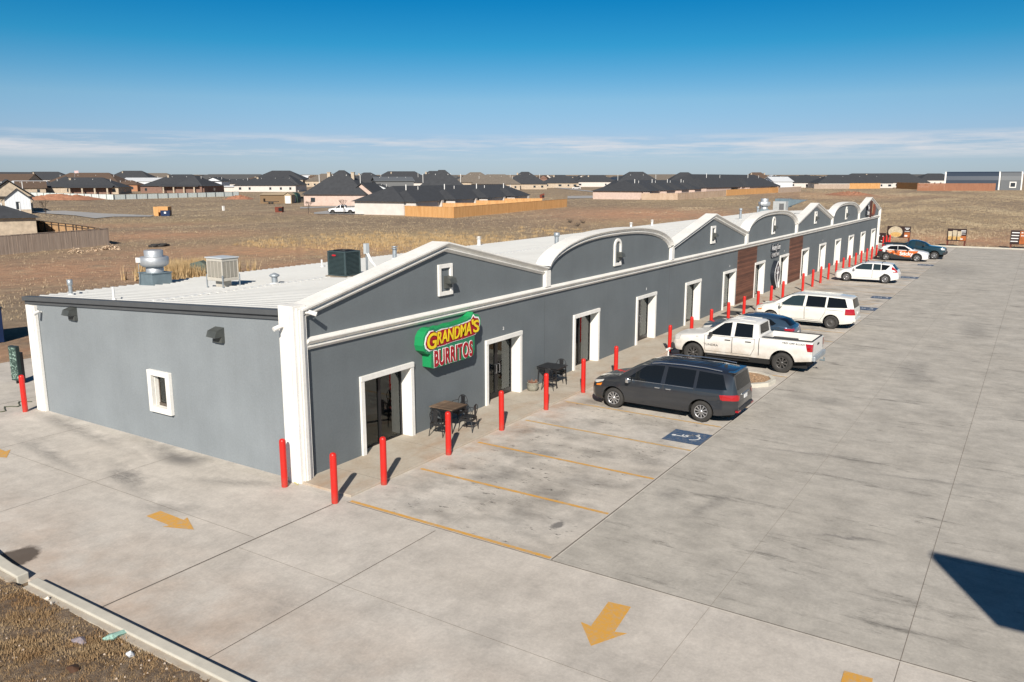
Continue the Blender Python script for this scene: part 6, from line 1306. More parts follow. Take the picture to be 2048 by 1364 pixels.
fence([G2(46, 462), G2(150, 476), G2(219, 488.8)][::-1], 1.75, M('tan fence boards', (.46, .29, .15), .8, var=.2, scale=2), 'tan fence with dark posts seen from inside the yard', postm=M('dark posts', (.05, .035, .028), .8, var=.1), rail=M('dark rail', (.10, .07, .05), .8, var=.1))
m_wf = M('white vinyl fence', (.66, .72, .70), .6, var=.04); m_wfp = M('dark grey posts', (.07, .08, .08), .6, var=0)
fence([G2(50, 393.5), G2(228, 399), G2(478, 391.8)], 1.6, m_wf, 'long white panel fence with dark posts in front of the left houses', posts=4.2, postm=m_wfp, rail=m_wfp, plank=1.2, pside=-1)
fence([G2(950, 372.3), G2(1058, 374.5)], 2.4, WL['y'], 'long tan fence below the tan roofed houses', plank=.4); fence([G2(1058, 373), G2(1135, 372)], 3, M('orange fence far', (.50, .22, .09), .8, var=.1), 'orange fence below the far charcoal roofs', plank=.4)
# mid distance houses
H_ = house
H_(172, 345, YW - 90 + 8, 30, 17, 3.0, 5.0, 'b', 's', 'hip', 'low charcoal hip roofed house with a cream chimney behind the white fence', 1, ((-9, 3, 14, 14, 3, 4.2, 'hip'),), porch=True)
H_(180, 430, YW - 90, 40, 20, 3.0, 7.5, 'n', 's', 'hip', 'brown roofed house behind the charcoal one with the cream chimney')
H_(365, 372, YW - 90 - 5, 29, 20, 3.2, 6.4, 'b', 'k', 'hip', 'broad charcoal roofed house with a brick chimney behind the white fence', 1, ((8, -3, 12, 16, 3.0, 4.5, 'hip'),), porch=True)
H_(92, 620, YW - 90 + 10, 40, 22, 4, 7.5, 'b', 'w', 'hip', 'far charcoal hip roofed house left of the flagpole', 1)
H_(28, 520, YW - 90, 26, 16, 4, 5.5, 'n', 's', 'gable', 'brown roofed gabled house at the far left'); H_(60, 330, YW - 60, 10, 8, 3, 3.2, 'n', 's', 'gable', 'small cream gabled house with a row of windows above the white fence')
H_(60, 400, YW - 90, 16, 9, 3.4, 2.2, 'w', 'c', 'gable', 'small white metal shed at left above the white fence', name='metal_shed', cat='shed'); H_(24, 640, YW - 70, 30, 16, 5, 6, 'b', 's', 'gable', 'far gabled house with a cream end wall, left', 0)
H_(266, 620, YW - 90, 34, 20, 4.5, 8, 'b', 'w', 'hip', 'far charcoal hip roof between the flagpole and the broad house', 1); H_(258, 400, YW - 90, 11, 8, 3.4, 2.6, 'n', 'o', 'hip', 'brown roofed garden pavilion house with an orange brick base')
H_(300, 470, YW - 90, 26, 12, 4.6, 2.4, 'w', 'c', 'gable', 'long white metal workshop left of the broad charcoal roof', name='metal_workshop', cat='workshop', wins=False); H_(310, 700, YW - 90, 40, 20, 4.5, 6, 't', 's', 'hip', 'far tan roofed house above the white workshop')
H_(434, 450, YW - 88, 9, 14, 5.0, 2.6, 'b', 'c', 'gable', 'tall white gabled garage right of the brick chimney', wins=False); H_(468, 480, YW - 90, 17, 12, 3.2, 3.2, 'b', 'w', 'gable', 'small white house with a charcoal roof beside the tall garage')
H_(470, 640, YW - 90, 60, 20, 4.5, 5, 'g', 'w', 'hip', 'long grey roofed house behind the tall white garage'); H_(540, 400, YW - 90, 29, 18, 3.2, 5.2, 'b', 'w', 'hip', 'white walled house with a charcoal hip roof and cream chimney, left of centre', 1, ((9, 2, 12, 16, 3.2, 4.6, 'hip'),))
H_(563, 560, YW - 90, 34, 22, 5, 7.5, 'b', 's', 'hip', 'taller charcoal roof behind the white walled house, left of centre')
H_(455, 395, YW - 90, 13, 5, 2.6, .6, 'w', 'w', 'gable', 'long low cream covered trailer above the white fence end', name='covered_trailer', cat='trailer', wins=False)
H_(684, 226, YW - 90 - 6, 16.5, 15, 2.9, 6.4, 'b', 'p', 'hip', 'big steep charcoal roofed house of pinkish brick beside the parked trucks', 2, ((7, 1, 7, 13, 2.8, 3.2, 'gable'),))
H_(758, 320, YW - 90 + 4, 8.5, 12, 3.0, 2.4, 'b', 'c', 'gable', 'small white gabled garage with a dark roof line above the townhouse roof', wins=False); H_(785, 400, YW - 74, 18, 15, 5.6, 2.4, 'm', 'm', 'gable', 'grey metal workshop above the townhouse roof', name='metal_workshop', cat='workshop', wins=False)
H_(735, 480, YW - 90, 24, 20, 3.6, 7.4, 'b', 's', 'hip', 'charcoal roof behind the steep pinkish brick house', 1); H_(803, 620, YW - 90, 40, 20, 4.4, 8, 'b', 'o', 'hip', 'far charcoal roof above the grey metal workshop', 1)
H_(655, 560, YW - 90, 26, 18, 4, 6.2, 't', 's', 'hip', 'tan roofed house left of the steep charcoal roof')
H_(884, 262, YW - 90 + 5, 17, 15, 3, 6.6, 'b', 's', 'hip', 'charcoal roofed house rising directly behind the near townhouses', 0); H_(870, 460, YW - 90, 26, 20, 4, 8, 'b', 'w', 'hip', 'farther charcoal roof with a white chimney behind the townhouses', 1)
H_(951, 480, YW - 90, 24, 18, 4, 7.2, 't', 's', 'hip', 'tan roofed house, left one of the pair'); H_(992, 450, YW - 90, 26, 16, 3.4, 6.4, 't', 's', 'hip', 'tan roofed house, right one of the pair', 0)
H_(1050, 470, YW - 90, 24, 20, 3.2, 8.4, 'b', 's', 'hip', 'steep charcoal pyramid roofed house right of the tan pair', 1); H_(1120, 520, YW - 90, 22, 16, 3.2, 6.2, 'b', 's', 'hip', 'small charcoal roofed house with a brick chimney, left of the pink townhouses', 1)
H_(1190, 560, YW - 90, 26, 14, 3.6, 5.6, 'b', 'w', 'hip', 'charcoal roofed white house just left of the pink townhouses', 1); H_(1272, 360, YW - 90 + 4, 24, 18, 3, 8.2, 'b', 's', 'hip', 'steep charcoal roof rising behind the pink brick townhouses')
H_(1327, 620, YW - 90, 28, 18, 4.6, 5.0, 't', 'y', 'gable', 'tan workshop with a pale front behind the pink townhouses', wins=False); H_(1225, 650, YW - 90, 24, 12, 4.6, 2, 'd', 'm', 'gable', 'dark flat workshop behind the pink townhouses', wins=False)
H_(1395, 420, YW - 84, 12.5, 6, 3.2, 1.3, 'w', 'c', 'gable', 'white boxy shed roof beside the white motorhome', wins=False, name='metal_shed', cat='shed'); H_(1428, 520, YW - 90, 16, 12, 4.4, 3.2, 'd', 'r', 'gable', 'dark red barn right of the white shed', wins=False, name='barn', cat='barn')
H_(1368, 600, YW - 90, 22, 16, 4.4, 7, 'b', 's', 'hip', 'charcoal roof behind the white motorhome'); H_(1555, 470, YW - 76, 12, 12, 4.6, 3.2, 'w', 'c', 'gable', 'white gabled metal barn right of the long charcoal roof', wins=False, name='barn', cat='barn')
H_(1512, 560, YW - 90, 22, 16, 4, 7.2, 'n', 'k', 'hip', 'reddish brown roof peeping over the long charcoal roof', 2)
for i, (px, D, w, hr_) in enumerate(((1605, 520, 40, 5.2), (1652, 520, 26, 4.4), (1700, 500, 44, 6.0), (1760, 520, 54, 7.0))): H_(px, D, YW - 90, w, 18, 3.2, hr_, 'b', 'w', 'hip', ('leftmost', 'second', 'third', 'rightmost and tallest')[i] + ' charcoal roof of the far white walled row at right', i % 2, group='far white walled row')
H_(1830, 640, YW - 90, 48, 20, 4.6, 4.6, 'g', 'w', 'hip', 'low grey roofed house with solar panels at right'); H_(1868, 600, YW - 90, 30, 20, 4, 6, 'b', 'w', 'hip', 'charcoal roof just left of the curved metal roof')
# curved roof metal building on the far right
_p = gg(1888, 379.5); _a = R(YW - 90 - 28); _q = _p + Vector((math.cos(_a), math.sin(_a), 0)) * 24.5; t = thing('metal_hall', 'long dark blue metal hall with a curved roof and white edge trim at far right', 'hall', (_p.x, _p.y, _p.z - .08), math.atan2(_q.y - _p.y, _q.x - _p.x)); Lh = (_q - _p).length * .98
cv = [(0, 0), (0, 5.0), (.8, 7.0), (2.4, 8.6), (5, 9.2), (14, 9.3), (24, 6), (24, 0)]
MB().prism(cv, 0, Lh, 'yz').build('hall_shell', RF['d'], t)
for xx in (-.25, Lh): MB().prism([(a - .12, b + .12) for a, b in cv[:5]] + [(a + .35, b - .3) for a, b in cv[4::-1]], xx, xx + .7, 'yz').build('edge_trim', m_white, t)
_p = _q + Vector((.6, -.4, 0)); _q = _p + Vector((math.cos(_a), math.sin(_a), 0)) * 8.8; t = thing('metal_hall', 'grey annex with one white framed window at the right end of the curved hall', 'hall', (_p.x, _p.y, _p.z - .08), math.atan2(_q.y - _p.y, _q.x - _p.x)); La = (_q - _p).length
MB().prism([(a, b * 1.0) for a, b in cv], 0, La, 'yz').build('hall_shell', RF['m'], t); MB().prism([(a - .1, b + .12) for a, b in cv[:5]] + [(a + .35, b - .3) for a, b in cv[4::-1]], La, La + .6, 'yz').build('edge_trim', m_white, t)
MB().box(La * .45, La * .78, -.1, -.01, 1.2, 4.2).build('window_frame', m_white, t); MB().box(La * .5, La * .73, -.13, -.101, 1.7, 3.7).build('window', m_win, t)
# far skyline houses, each its own thing
rr = random.Random(11); k_ = 0
proto = {}
cols = [('b', 'w', 'charcoal roofed white'), ('b', 's', 'charcoal roofed stone'), ('t', 's', 'tan roofed stone'), ('g', 'w', 'grey roofed white'), ('n', 'k', 'brown roofed brick'), ('w', 'c', 'white metal roofed')]
for band, (D0, D1, n) in enumerate(((620, 800, 34), (850, 1150, 40), (1250, 1900, 34))):
    for i in range(n):
        px = -10 + 2060 * (i + rr.uniform(.1, .9)) / n; D = rr.uniform(D0, D1)
        if px > 1880 and band < 2: continue
        ci = rr.choice((0, 0, 1, 1, 2, 3, 4, 5)); key = (ci, rr.randrange(2)); rz = YW - 90 + rr.choice((0, 90, 12, -14)); lab = '%s house on the skyline' % cols[ci][2]
        if key not in proto: proto[key] = H_(px, D, rz, rr.uniform(20, 32), 16, 3.2, rr.uniform(3.2, 4.8), cols[ci][0], cols[ci][1], 'hip', lab, 1 if ci in (1, 4) else 0, ((7, -5, 10, 12, 3.4, 3.6, 'gable'),), wins=False, group='%s houses on the skyline' % cols[ci][2])
        else:
            dup(proto[key], lab, hloc(px, D), R(rz))
# bare winter trees between the far houses
m_twig = M('bare twigs', (.09, .07, .055), .9, var=.2); m_leafd = M('dark evergreen', (.03, .045, .022), .9, var=.3)
def bare_tree(x, y, h, label, sd_=1, grp=None):
    r2 = random.Random(sd_); t = thing('bare_tree', label, 'tree', (x, y, -.1), 0, grp); tk = MB(); tk.tube((0, 0, 0), (0, 0, h * .35), h * .022, h * .016, 7); tk.build('trunk', m_twig, t); cr = MB()
    def grow(p, d, L_, r_, dep):
        q = p + d * L_; cr.tube(p, q, r_, r_ * .6, 4, caps=False)
        if dep == 0: return
        for _ in range(3 if dep > 1 else 4):
            nd = (d + Vector((r2.uniform(-.7, .7), r2.uniform(-.7, .7), r2.uniform(-.1, .45)))).normalized(); grow(q, nd, L_ * r2.uniform(.6, .8), r_ * .6, dep - 1)
    for _ in range(4): grow(Vector((0, 0, h * .33)), Vector((r2.uniform(-.5, .5), r2.uniform(-.5, .5), 1)).normalized(), h * .24, h * .011, 3)
    cr.build('crown', m_twig, t); return t
_p = gg(617, 426); bt = bare_tree(_p.x, _p.y, 3.4, 'thin bare sapling at the left end of the townhouse driveway', 3)
_p = gg(688, 428); dup(bt, 'thin bare sapling in front of the white driveway truck', (_p.x, _p.y, _p.z - .08), 2.0)
tr_ = bare_tree(0, 0, 8, 'bare tree among the far rooftops', 5, 'bare trees among the far rooftops'); first = True
for i in range(26):
    px = rr.uniform(0, 2040); D = rr.uniform(560, 1500); l_ = hloc(px, D)
    if first: tr_.location = l_; first = False
    else: dup(tr_, None, l_, rr.random() * 6)
_p = gg(40, 452); bare_tree(_p.x + 20, _p.y + 30, 4, 'small bare tree behind the tan fence at left', 9)
for (u, v, w_) in ((1140, 445, 'left'), (1155, 452, 'middle'), (1166, 446, 'right')):
    _p = gg(u, v); o = MB()
    for q in range(60): a = random.random() * 6.28; e = .3 + random.random() * .7; o.tube((0, 0, 0), (math.cos(a) * e * .8, math.sin(a) * e * .8, .15 + random.random() * .7), .012, .005, 3)
    o = o.build('dry_bush', m_twig, None, (_p.x, _p.y, _p.z - .08)); tag(o, 'dry tangled tumbleweed bush, %s one of the three above the first arch' % w_, 'bush', 'tumbleweed bushes above the first arch')
# flagpole
t = thing('flagpole', 'thin flagpole with a pale flag above the left rooftops', 'flagpole', hloc(150, 390)); MB().tube((0, 0, 0), (0, 0, 9.8), .07, .05, 8).build('pole', m_galv, t)
MB().add([(0, 0, 8.6), (.6, .1, 8.4), (1.3, -.1, 8.6), (1.9, .1, 8.5), (0, 0, 9.7), (.6, .1, 9.5), (1.3, -.1, 9.7), (1.9, .1, 9.6), (0, .03, 8.6), (.6, .13, 8.4), (1.3, -.07, 8.6), (1.9, .13, 8.5), (0, .03, 9.7), (.6, .13, 9.5), (1.3, -.07, 9.7), (1.9, .13, 9.6)], [(0, 1, 5, 4), (1, 2, 6, 5), (2, 3, 7, 6), (8, 12, 13, 9), (9, 13, 14, 10), (10, 14, 15, 11)]).build('flag', M('pale flag', (.6, .45, .45), .8, var=.2), t).rotation_euler = (0, 0, R(-57))
# ------------------------------------------------------------------ things on the field
def at(u, v): p = gg(u, v); return (p.x, p.y, p.z - .06)
cam_rz = R(YW - 90)
t = thing('plywood_enclosure', 'orange plywood waste enclosure open towards the view', 'enclosure', at(325, 431), cam_rz); MB().box(-1.45, -1.38, -.6, 1.2, 0, 1.8).box(-1.45, 1.4, 1.14, 1.2, 0, 1.8).box(1.34, 1.4, -.6, 1.2, 0, 1.8).box(-1.46, -.5, -.66, -.6, 0, 1.8).build('panels', m_forange, t)
t = thing('dumpster', 'navy dumpster with a white sticker inside the orange enclosure', 'dumpster', at(332, 431.5), cam_rz); MB().prism([(-.85, 0), (.85, 0), (.95, 1.1), (-.95, 1.1)], -.35, .6, 'xz').build('bin_body', M('navy steel', (.006, .022, .075)), t); MB().box(-.2, .2, -.37, -.351, .5, .85).build('sticker', m_swhite, t)
t = thing('shed', 'tan open sided shed with a pale roof and white roll door', 'shed', at(551, 406.5), cam_rz); MB().box(-4.3, 2.6, 0, .1, 0, 2.4).build('wall', M('tan shed side', (.20, .13, .07), .8, var=.1), t); MB().prism([(2.6, 0), (4.6, 0), (4.6, 2.4), (3.6, 3.0), (2.6, 2.4)], .0, 3.5, 'xz').build('gable_wall', WL['y'], t); MB().box(2.85, 4.35, -.05, -.005, 0, 2.1).build('roll_door', WL['c'], t); MB().add([(-4.5, -.3, 2.4), (2.5, -.3, 2.4), (3.6, -.3, 3.1), (4.8, -.3, 2.4), (-4.5, 3.6, 2.9), (2.5, 3.6, 3.2), (3.6, 3.6, 3.2), (4.8, 3.6, 2.5)], [(0, 1, 5, 4), (1, 2, 6, 5), (2, 3, 7, 6)]).build('roof', WL['y'], t)
t = thing('arched_shelter', 'dark green arched shelter with a white front next to the tan shed', 'shelter', at(586, 405.5), cam_rz); ar_ = [(1.3 * math.cos(PI * i / 10), 1.6 + 1.4 * math.sin(PI * i / 10)) for i in range(11)]; MB().prism([(1.3, 0)] + ar_ + [(-1.3, 0)], .2, 4, 'xz').build('shell', M('dark green metal', (.02, .06, .04), .6, var=.1), t); MB().box(-1.1, .9, .12, .19, 0, 1.9).build('front_panel', WL['c'], t)
t = thing('flatbed_trailer', 'low dark flatbed trailer in front of the tan shed', 'trailer', at(543, 407.5), cam_rz); MB().box(-1.9, 1.9, -.8, .8, .55, .7).box(-2.0, -1.9, -.8, .8, .7, 1.5).build('deck', m_black, t); [MB().lathe([(.001, -.1), (.33, -.1), (.33, .1), (.001, .1)], n=14, axis='y').build('wheel', m_rubber, t, (x_, -.85, .33)) for x_ in (-.3, .5)]
for i, (u, v, lab) in enumerate(((559, 424, 'rust red open topped waste bin on the field, left of the saplings'), (1084, 396, 'rust red slant topped waste bin beyond the orange fence'))):
    t = thing('waste_bin', lab, 'waste bin', at(u, v), cam_rz); MB().prism([(-.75, 0), (.75, 0), (.8, 1.2 + .5 * i), (-.8, 1.15)], -.7, .7, 'xz').build('bin_body', M('rusty steel', (.16, .035, .018), .8, var=.3), t); MB().box(.0, .78, -.71, -.701, .25, 1.0).build('opening', m_dark, t)
o = MB().box(-.2, .2, -.2, .2, 0, 1.0).box(-.24, .24, -.24, .24, 1.0, 1.08).build('utility_pedestal', m_pvc, None, at(447, 421)); tag(o, 'white utility pedestal alone on the field', 'pedestal')
mb = MB()
for q in range(5): mb.lathe([(.33 , 0), (.5, .02), (.5, .22), (.33, .24), (.30, .12)], (-.9 + .42 * q, .2 * math.sin(q * 2.1), .1 * (q % 2)), 14)
o = mb.build('tyre_heap', m_rubber, None, at(320, 492)); tag(o, 'small heap of dark tyres on the bare field', 'tyre heap')
def rubble(u, v, w_, h_, n, mat, label, name='rubble_pile', cat='rubble pile', loc=None):
    mb = MB(); r2 = random.Random(int(u + v))
    for q in range(n):
        a = r2.uniform(-1, 1); b = r2.uniform(-.5, .5); zz = max(0, 1 - a * a - b * b * 2) * h_ * r2.random(); s_ = r2.uniform(.08, .26) * (h_ / .7)
        c_ = Vector((a * w_, b * w_ * .5, zz)); vs = [c_ + Vector((r2.uniform(-1, 1), r2.uniform(-1, 1), r2.uniform(-.6, .8))) * s_ for _ in range(6)]; mb.add(vs, [(0, 1, 2), (0, 2, 3), (0, 3, 4), (0, 4, 1), (5, 2, 1), (5, 3, 2), (5, 4, 3), (5, 1, 4)])
    o = mb.build(name, mat, None, at(u, v), rot=(0, 0, cam_rz)); return tag(o, label, cat)
m_rub = M('cream broken stone', (.55, .42, .30), .9, var=.25, scale=4)
rubble(151, 504, .75, .55, 120, m_rub, 'heap of cream stone rubble by the fence, left of three'); rubble(188, 501.5, .8, .45, 110, m_rub, 'low heap of cream stone rubble on boards, middle of three'); rubble(222, 498, 1.1, .6, 170, m_rub, 'longest heap of cream stone rubble at the fence end, right of three')
m_mound = M('red soil', (.36, .17, .10), .95, var=.25, scale=1)
def mound(u, v, w_, d_, h_, label):
    mb = MB(); n, m_ = 28, 12; vs = []; r2 = random.Random(int(u))
    for i in range(n + 1):
        for j_ in range(m_ + 1):
            a = -1 + 2 * i / n; b = -1 + 2 * j_ / m_; e = max(0, 1 - a * a) * max(0, 1 - b * b); vs.append((a * w_, b * d_, h_ * e * r2.uniform(.55, 1.15)))
    mb.add(vs, [(i * (m_ + 1) + j_, (i + 1) * (m_ + 1) + j_, (i + 1) * (m_ + 1) + j_ + 1, i * (m_ + 1) + j_ + 1) for i in range(n) for j_ in range(m_)]); o = mb.build('soil_mound', m_mound, None, at(u, v), rot=(0, 0, cam_rz)); tag(o, label, 'mound')
mound(120, 399, 13, 7, 1.9, 'long red soil mound in front of the white fence'); mound(478, 398, 4.5, 4, 1.3, 'small red soil mound at the right end of the white fence'); mound(1698, 390, 8, 8, 1.5, 'low red soil mound above the second arch on the right')
# roads and driveways of the estate
m_road = M('pale road', (.36, .35, .34), .9, var=.08, scale=.3)
def road(P, z=.0): struct('road', MB().add([(*gg(u, v).xy, gg(u, v).z + z - .02) for u, v in P], [tuple(range(len(P)))]), m_road)
road([(62, 422), (130, 421.6), (205, 427), (310, 431), (300, 433.5), (228, 433.5), (190, 437), (150, 431), (62, 425)], .06)
road([(628, 425), (660, 421), (728, 421.5), (728, 429), (628, 428)], .06); road([(600, 414), (760, 410), (760, 412), (600, 417)], .05); road([(1135, 392), (1220, 391), (1220, 396), (1135, 397)], .06); road([(1085, 371), (1240, 388), (1240, 390), (1085, 373)], .05)
# parked vehicles among the houses
p_w2 = carpaint('plain white paint', (.72, .72, .72)); p_g2 = carpaint('pale blue grey paint', (.25, .31, .36), 0, .2)
_p = at(696, 427.5); v1 = pickup('white crew cab pickup with dark lower trim in the townhouse driveway', (_p[0] , _p[1] + 1.5, _p[2]), R(YW + 90), p_w2, detail=False)
_p = at(707, 406); v2 = pickup('pale blue grey pickup parked by the steep charcoal roofed house', (_p[0], _p[1] + 3, _p[2]), R(YW + 92), p_g2, detail=False)
def cheap_car(u, D, label, mat, L_=4.6, h=1.5, cat='car', name='parked_car', rot=0.0):
    t = thing(name, label, cat, hloc(u, D), R(YW - 90) + rot); a = L_ / 2
    MB().prism([(-a, .35), (a, .35), (a, .75), (a * .9, .95), (-a * .6, 1.0), (-a, .85)], -.88, .88, 'xz').build('body', mat, t, bevel=.06); MB().prism([(-a * .62, .98), (a * .80, .98), (a * .62, h), (-a * .25, h)], -.74, .74, 'xz').build('cabin', m_tint, t, bevel=.05); MB().prism([(-a * .30, h + .005), (a * .62, h + .005), (a * .60, h + .05), (-a * .26, h + .05)], -.72, .72, 'xz').build('roof', mat, t)
    for x_ in (-a * .62, a * .6):
        for y_ in (-.80, .80): MB().lathe([(.001, -.11), (.33, -.11), (.33, .11), (.001, .11)], n=12, axis='y').build('wheel', m_rubber, t, (x_, y_, .33))
    return t
cheap_car(600, 250, 'dark car parked under cover between the green shelter and the pinkish brick house', m_black); cheap_car(1153, 470, 'white car parked left of the pink townhouses', p_w2, 5, 1.7)
t = thing('motorhome', 'white motorhome with dark windows above the pink townhouses', 'motorhome', hloc(1384, 395), R(YW - 90)); MB().box(-3.6, 3.2, -1.2, 1.2, .5, 3.1).build('body', m_pvc, t, bevel=.15); mb = MB()
for q in range(4): mb.box(-3.1 + q * 1.5, -2.0 + q * 1.5, -1.23, -1.205, 1.6, 2.4)
mb.build('window', m_win, t); [MB().lathe([(.001, -.1), (.4, -.1), (.4, .1), (.001, .1)], n=12, axis='y').build('wheel', m_rubber, t, (x_, -1.1, .4)) for x_ in (-2.2, 1.6)]
# ------------------------------------------------------------------ grass: dead turf in front, tufts over the field
m_turf = NT('dead turf blades'); _n = m_turf.rng(m_turf.noise(1.1, 5, .7), .35, .65); _n2 = m_turf.rng(m_turf.noise(9, 3, .7), .35, .65)
m_turfm = m_turf.out(m_turf.mix(_n2, m_turf.mix(_n, (.20, .12, .06), (.34, .235, .125)), m_turf.mix(_n, (.34, .19, .075), (.46, .35, .21))), .9)
def grassmat(name, a, b):
    t = NT(name); n = t.rng(t.noise(.35, 5, .7), .35, .65); n2 = t.rng(t.noise(4, 3, .7), .3, .7); return t.out(t.mix(n2, t.mix(n, a, b), t.mix(n, b, (.50, .40, .25))), .9)
m_gold = grassmat('golden dry grass', (.34, .21, .085), (.54, .37, .18)); m_straw = grassmat('straw grass', (.29, .215, .14), (.50, .385, .25))
def blades(name, P, h, w, mat, label, nb, spread, lean=.5, seed=1, kind='stuff'):
    r2 = np.random.RandomState(seed); n = len(P) * nb; base = np.repeat(P, nb, 0) + np.concatenate([r2.normal(0, spread, (n, 2)), np.zeros((n, 1))], 1)
    H = np.repeat(h, nb) if hasattr(h, '__len__') else np.full(n, h); H = H * r2.uniform(.5, 1.15, n); a = r2.uniform(0, 2 * PI, n); l_ = r2.uniform(.1, lean, n); ww = w * r2.uniform(.6, 1.4, n)
    px_, py_ = -np.sin(a) * ww, np.cos(a) * ww; tip = base + np.stack([np.cos(a) * H * l_, np.sin(a) * H * l_, H * np.sqrt(np.maximum(.05, 1 - l_ ** 2))], 1)
    v0 = base + np.stack([px_, py_, 0 * px_], 1); v1 = base - np.stack([px_, py_, 0 * px_], 1); V = np.stack([v0, v1, tip], 1).reshape(-1, 3)
    me = bpy.data.meshes.new(name); me.vertices.add(len(V)); me.vertices.foreach_set('co', V.ravel()); me.loops.add(len(V)); me.loops.foreach_set('vertex_index', np.arange(len(V))); me.polygons.add(n); me.polygons.foreach_set('loop_start', np.arange(0, 3 * n, 3)); me.polygons.foreach_set('loop_total', np.full(n, 3)); me.update(calc_edges=True); me.materials.append(mat)
    o = bpy.data.objects.new(name, me); COL.objects.link(o); return tag(o, label, None, None, kind)
rs = np.random.RandomState(5)
m_dirt = NT('turf soil'); _n = m_dirt.rng(m_dirt.noise(2.2, 8, .75), .35, .65); m_dirtm = m_dirt.out(m_dirt.mix(m_dirt.rng(m_dirt.noise(14, 6, .8), .4, .65), m_dirt.mix(_n, (.11, .075, .05), (.21, .15, .10)), m_dirt.mix(_n, (.24, .16, .095), (.38, .30, .22))), .95); m_dirt.bump(m_dirt.noise(9, 8, .8), 1.0, .08)
xs_ = np.linspace(-13.5, -6.80, 60); ys_ = np.linspace(-20, 8, 240); mb = MB(); X_, Y_ = np.meshgrid(xs_, ys_); Z_ = .075 + .02 * np.sin(X_ * 3.1 + Y_ * 1.7) + rs.uniform(-.015, .015, X_.shape)
mb.add(list(zip(X_.ravel(), Y_.ravel(), Z_.ravel())), [(j_ * 60 + i, j_ * 60 + i + 1, (j_ + 1) * 60 + i + 1, (j_ + 1) * 60 + i) for j_ in range(239) for i in range(59)]); tag(mb.build('verge', m_dirtm), kind='structure')
P = np.stack([rs.uniform(-12.5, -6.86, 52000), rs.uniform(-9, 3.2, 52000), np.full(52000, .08)], 1); cl = np.sin(P[:, 0] * 2.3 + 1) * np.sin(P[:, 1] * 1.9) + .6 * np.sin(P[:, 0] * 5.1 + P[:, 1] * 4.3); P = P[(cl > -.45) | (rs.rand(len(P)) < .35)]
blades('dead_turf', P, .05, .006, m_turfm, 'brown dead turf on the verge', 4, .03, 1.0, 2)
Pq = P[(np.sin(P[:, 0] * 3.7) * np.sin(P[:, 1] * 2.9 + 1) > .25)][::4]; blades('dead_turf', Pq, .10, .007, m_turfm, 'taller tangled dead turf tufts on the verge', 7, .04, .9, 12)
mb = MB()
for q in range(900):
    a, b = random.uniform(-12, -6.9), random.uniform(-9, 3); 
    if math.sin(a * 1.9 + 2) * math.sin(b * 1.3) < .1 and random.random() > .25: continue
    r_ = random.uniform(.008, .03); mb.add([(a - r_, b, .10), (a, b - r_, .10), (a + r_, b, .105), (a, b + r_, .10), (a, b, .10 + r_ * .8)], [(0, 1, 4), (1, 2, 4), (2, 3, 4), (3, 0, 4)])
tag(mb.build('stone_chips', M('pale stone chips', (.46, .37, .29), .9, var=.3, scale=3)), kind='stuff')
def scatter(n, u0, u1, v0, v1, dens=None):
    u = rs.uniform(u0, u1, n * 3); v = rs.uniform(v0, v1, n * 3); w = ((v0 - 349.0) / (v - 349.0)) ** 0; out = []
    D0, D1 = 1 / (v1 - 349.0), 1 / (v0 - 349.0); iv = rs.uniform(D0, D1, n * 3); v = 349 + 1 / iv
    for a, b in zip(u, v):
        if dens and rs.rand() > dens(a, b): continue
        p = gg(a, b); 
        if p.y < 21.5 and p.x < 94 : continue
        out.append((p.x, p.y, p.z - .08))
        if len(out) >= n: break
    return np.array(out)
def dn(u, v):
    s_ = .10
    s_ = max(s_, 1.0 * math.exp(-(((u - 820) / 300) ** 2 + ((v - 485) / 22) ** 2)), .9 * math.exp(-(((u - 540) / 80) ** 2 + ((v - 488) / 10) ** 2)), .8 * math.exp(-(((u - 380) / 38) ** 2 + ((v - 545) / 18) ** 2)), .55 * math.exp(-(((u - 1100) / 130) ** 2 + ((v - 462) / 12) ** 2)))
    return s_ * (.55 + .45 * math.sin(u * .11) * math.sin(v * .9 + u * .03))
Pg = scatter(11000, 60, 1300, 438, 560, lambda u, v: dn(u, v) if dn(u, v) > .3 else 0)
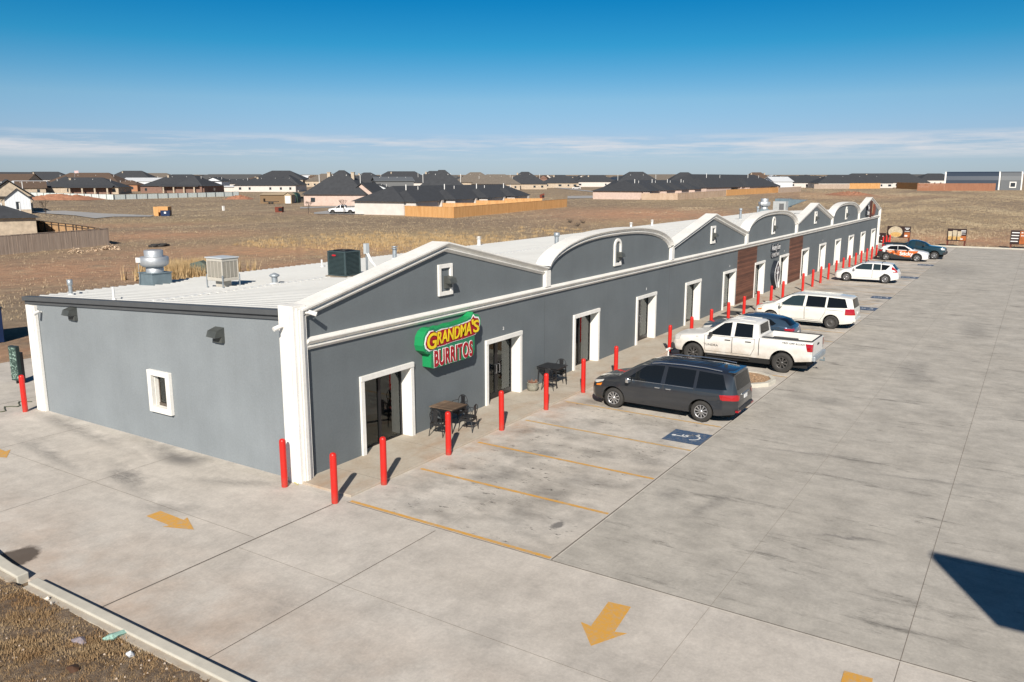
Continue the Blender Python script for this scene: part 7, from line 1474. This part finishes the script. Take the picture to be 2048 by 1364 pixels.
blades('tall_golden_grass', Pg, .45, .022, m_gold, 'tall golden dry grass behind the shops', 9, .16, .55, 3)
Ps = scatter(34000, -20, 2070, 385, 640); Ps = Ps[rs.rand(len(Ps)) > patch_val(Ps)[:, 0] * 1.15]; blades('field_grass', Ps, .22, .022, m_straw, 'short straw coloured field grass', 5, .22, .8, 4)
Ps2 = scatter(17000, 1600, 2070, 372, 494, lambda u, v: max(.06, .5 + .5 * math.sin(v * .45 + math.sin(u * .021) * 2.2) + .45 * math.sin(u * .017 + v * .11))); blades('field_grass', Ps2, .26, .022, m_straw, 'rough pale grass on the field past the far kerb', 6, .2, .6, 6)
m_pale = grassmat('pale bleached grass', (.42, .34, .22), (.60, .50, .35))
Pp = scatter(9000, 1350, 2070, 378, 482, lambda u, v: 1.0 if math.sin(v * .30 + math.sin(u * .013 + v * .05) * 2.6) + .5 * math.sin(u * .03 - v * .2) > .75 else 0); blades('field_grass', Pp, .30, .024, m_pale, 'bleached pale grass drifts on the field', 7, .35, .9, 21)
Pp = scatter(5000, -10, 1350, 385, 470, lambda u, v: 1.0 if math.sin(v * .5 + math.sin(u * .009 + v * .05) * 2.2) + .4 * math.sin(u * .02) > .9 else 0); blades('field_grass', Pp, .24, .024, m_pale, 'bleached pale grass streaks on the left field', 6, .3, .9, 22)
_c = gg(380, 548); Pc = np.stack([rs.normal(_c.x, 1.6, 500), rs.normal(_c.y, 1.6, 500), np.full(500, _c.z - .05)], 1); blades('tall_golden_grass', Pc, 1.25, .03, m_gold, 'clump of tall tawny grass behind the rooftop cooler', 14, .12, .5, 8)
mb = MB(); 
o = MB().prism([(-.8, 0), (.8, 0), (.65, 1.0), (.2, 1.3), (-.6, 1.1)], -.5, .5, 'xz').build('tarped_box', M('grey green tarp', (.09, .12, .10), .8, var=.3, scale=4), None, (_c.x - .5, _c.y - 2.0, _c.z - .05), rot=(0, 0, cam_rz), bevel=.08); tag(o, 'grey green tarp covered box half hidden in the tall tawny grass', 'tarped box')
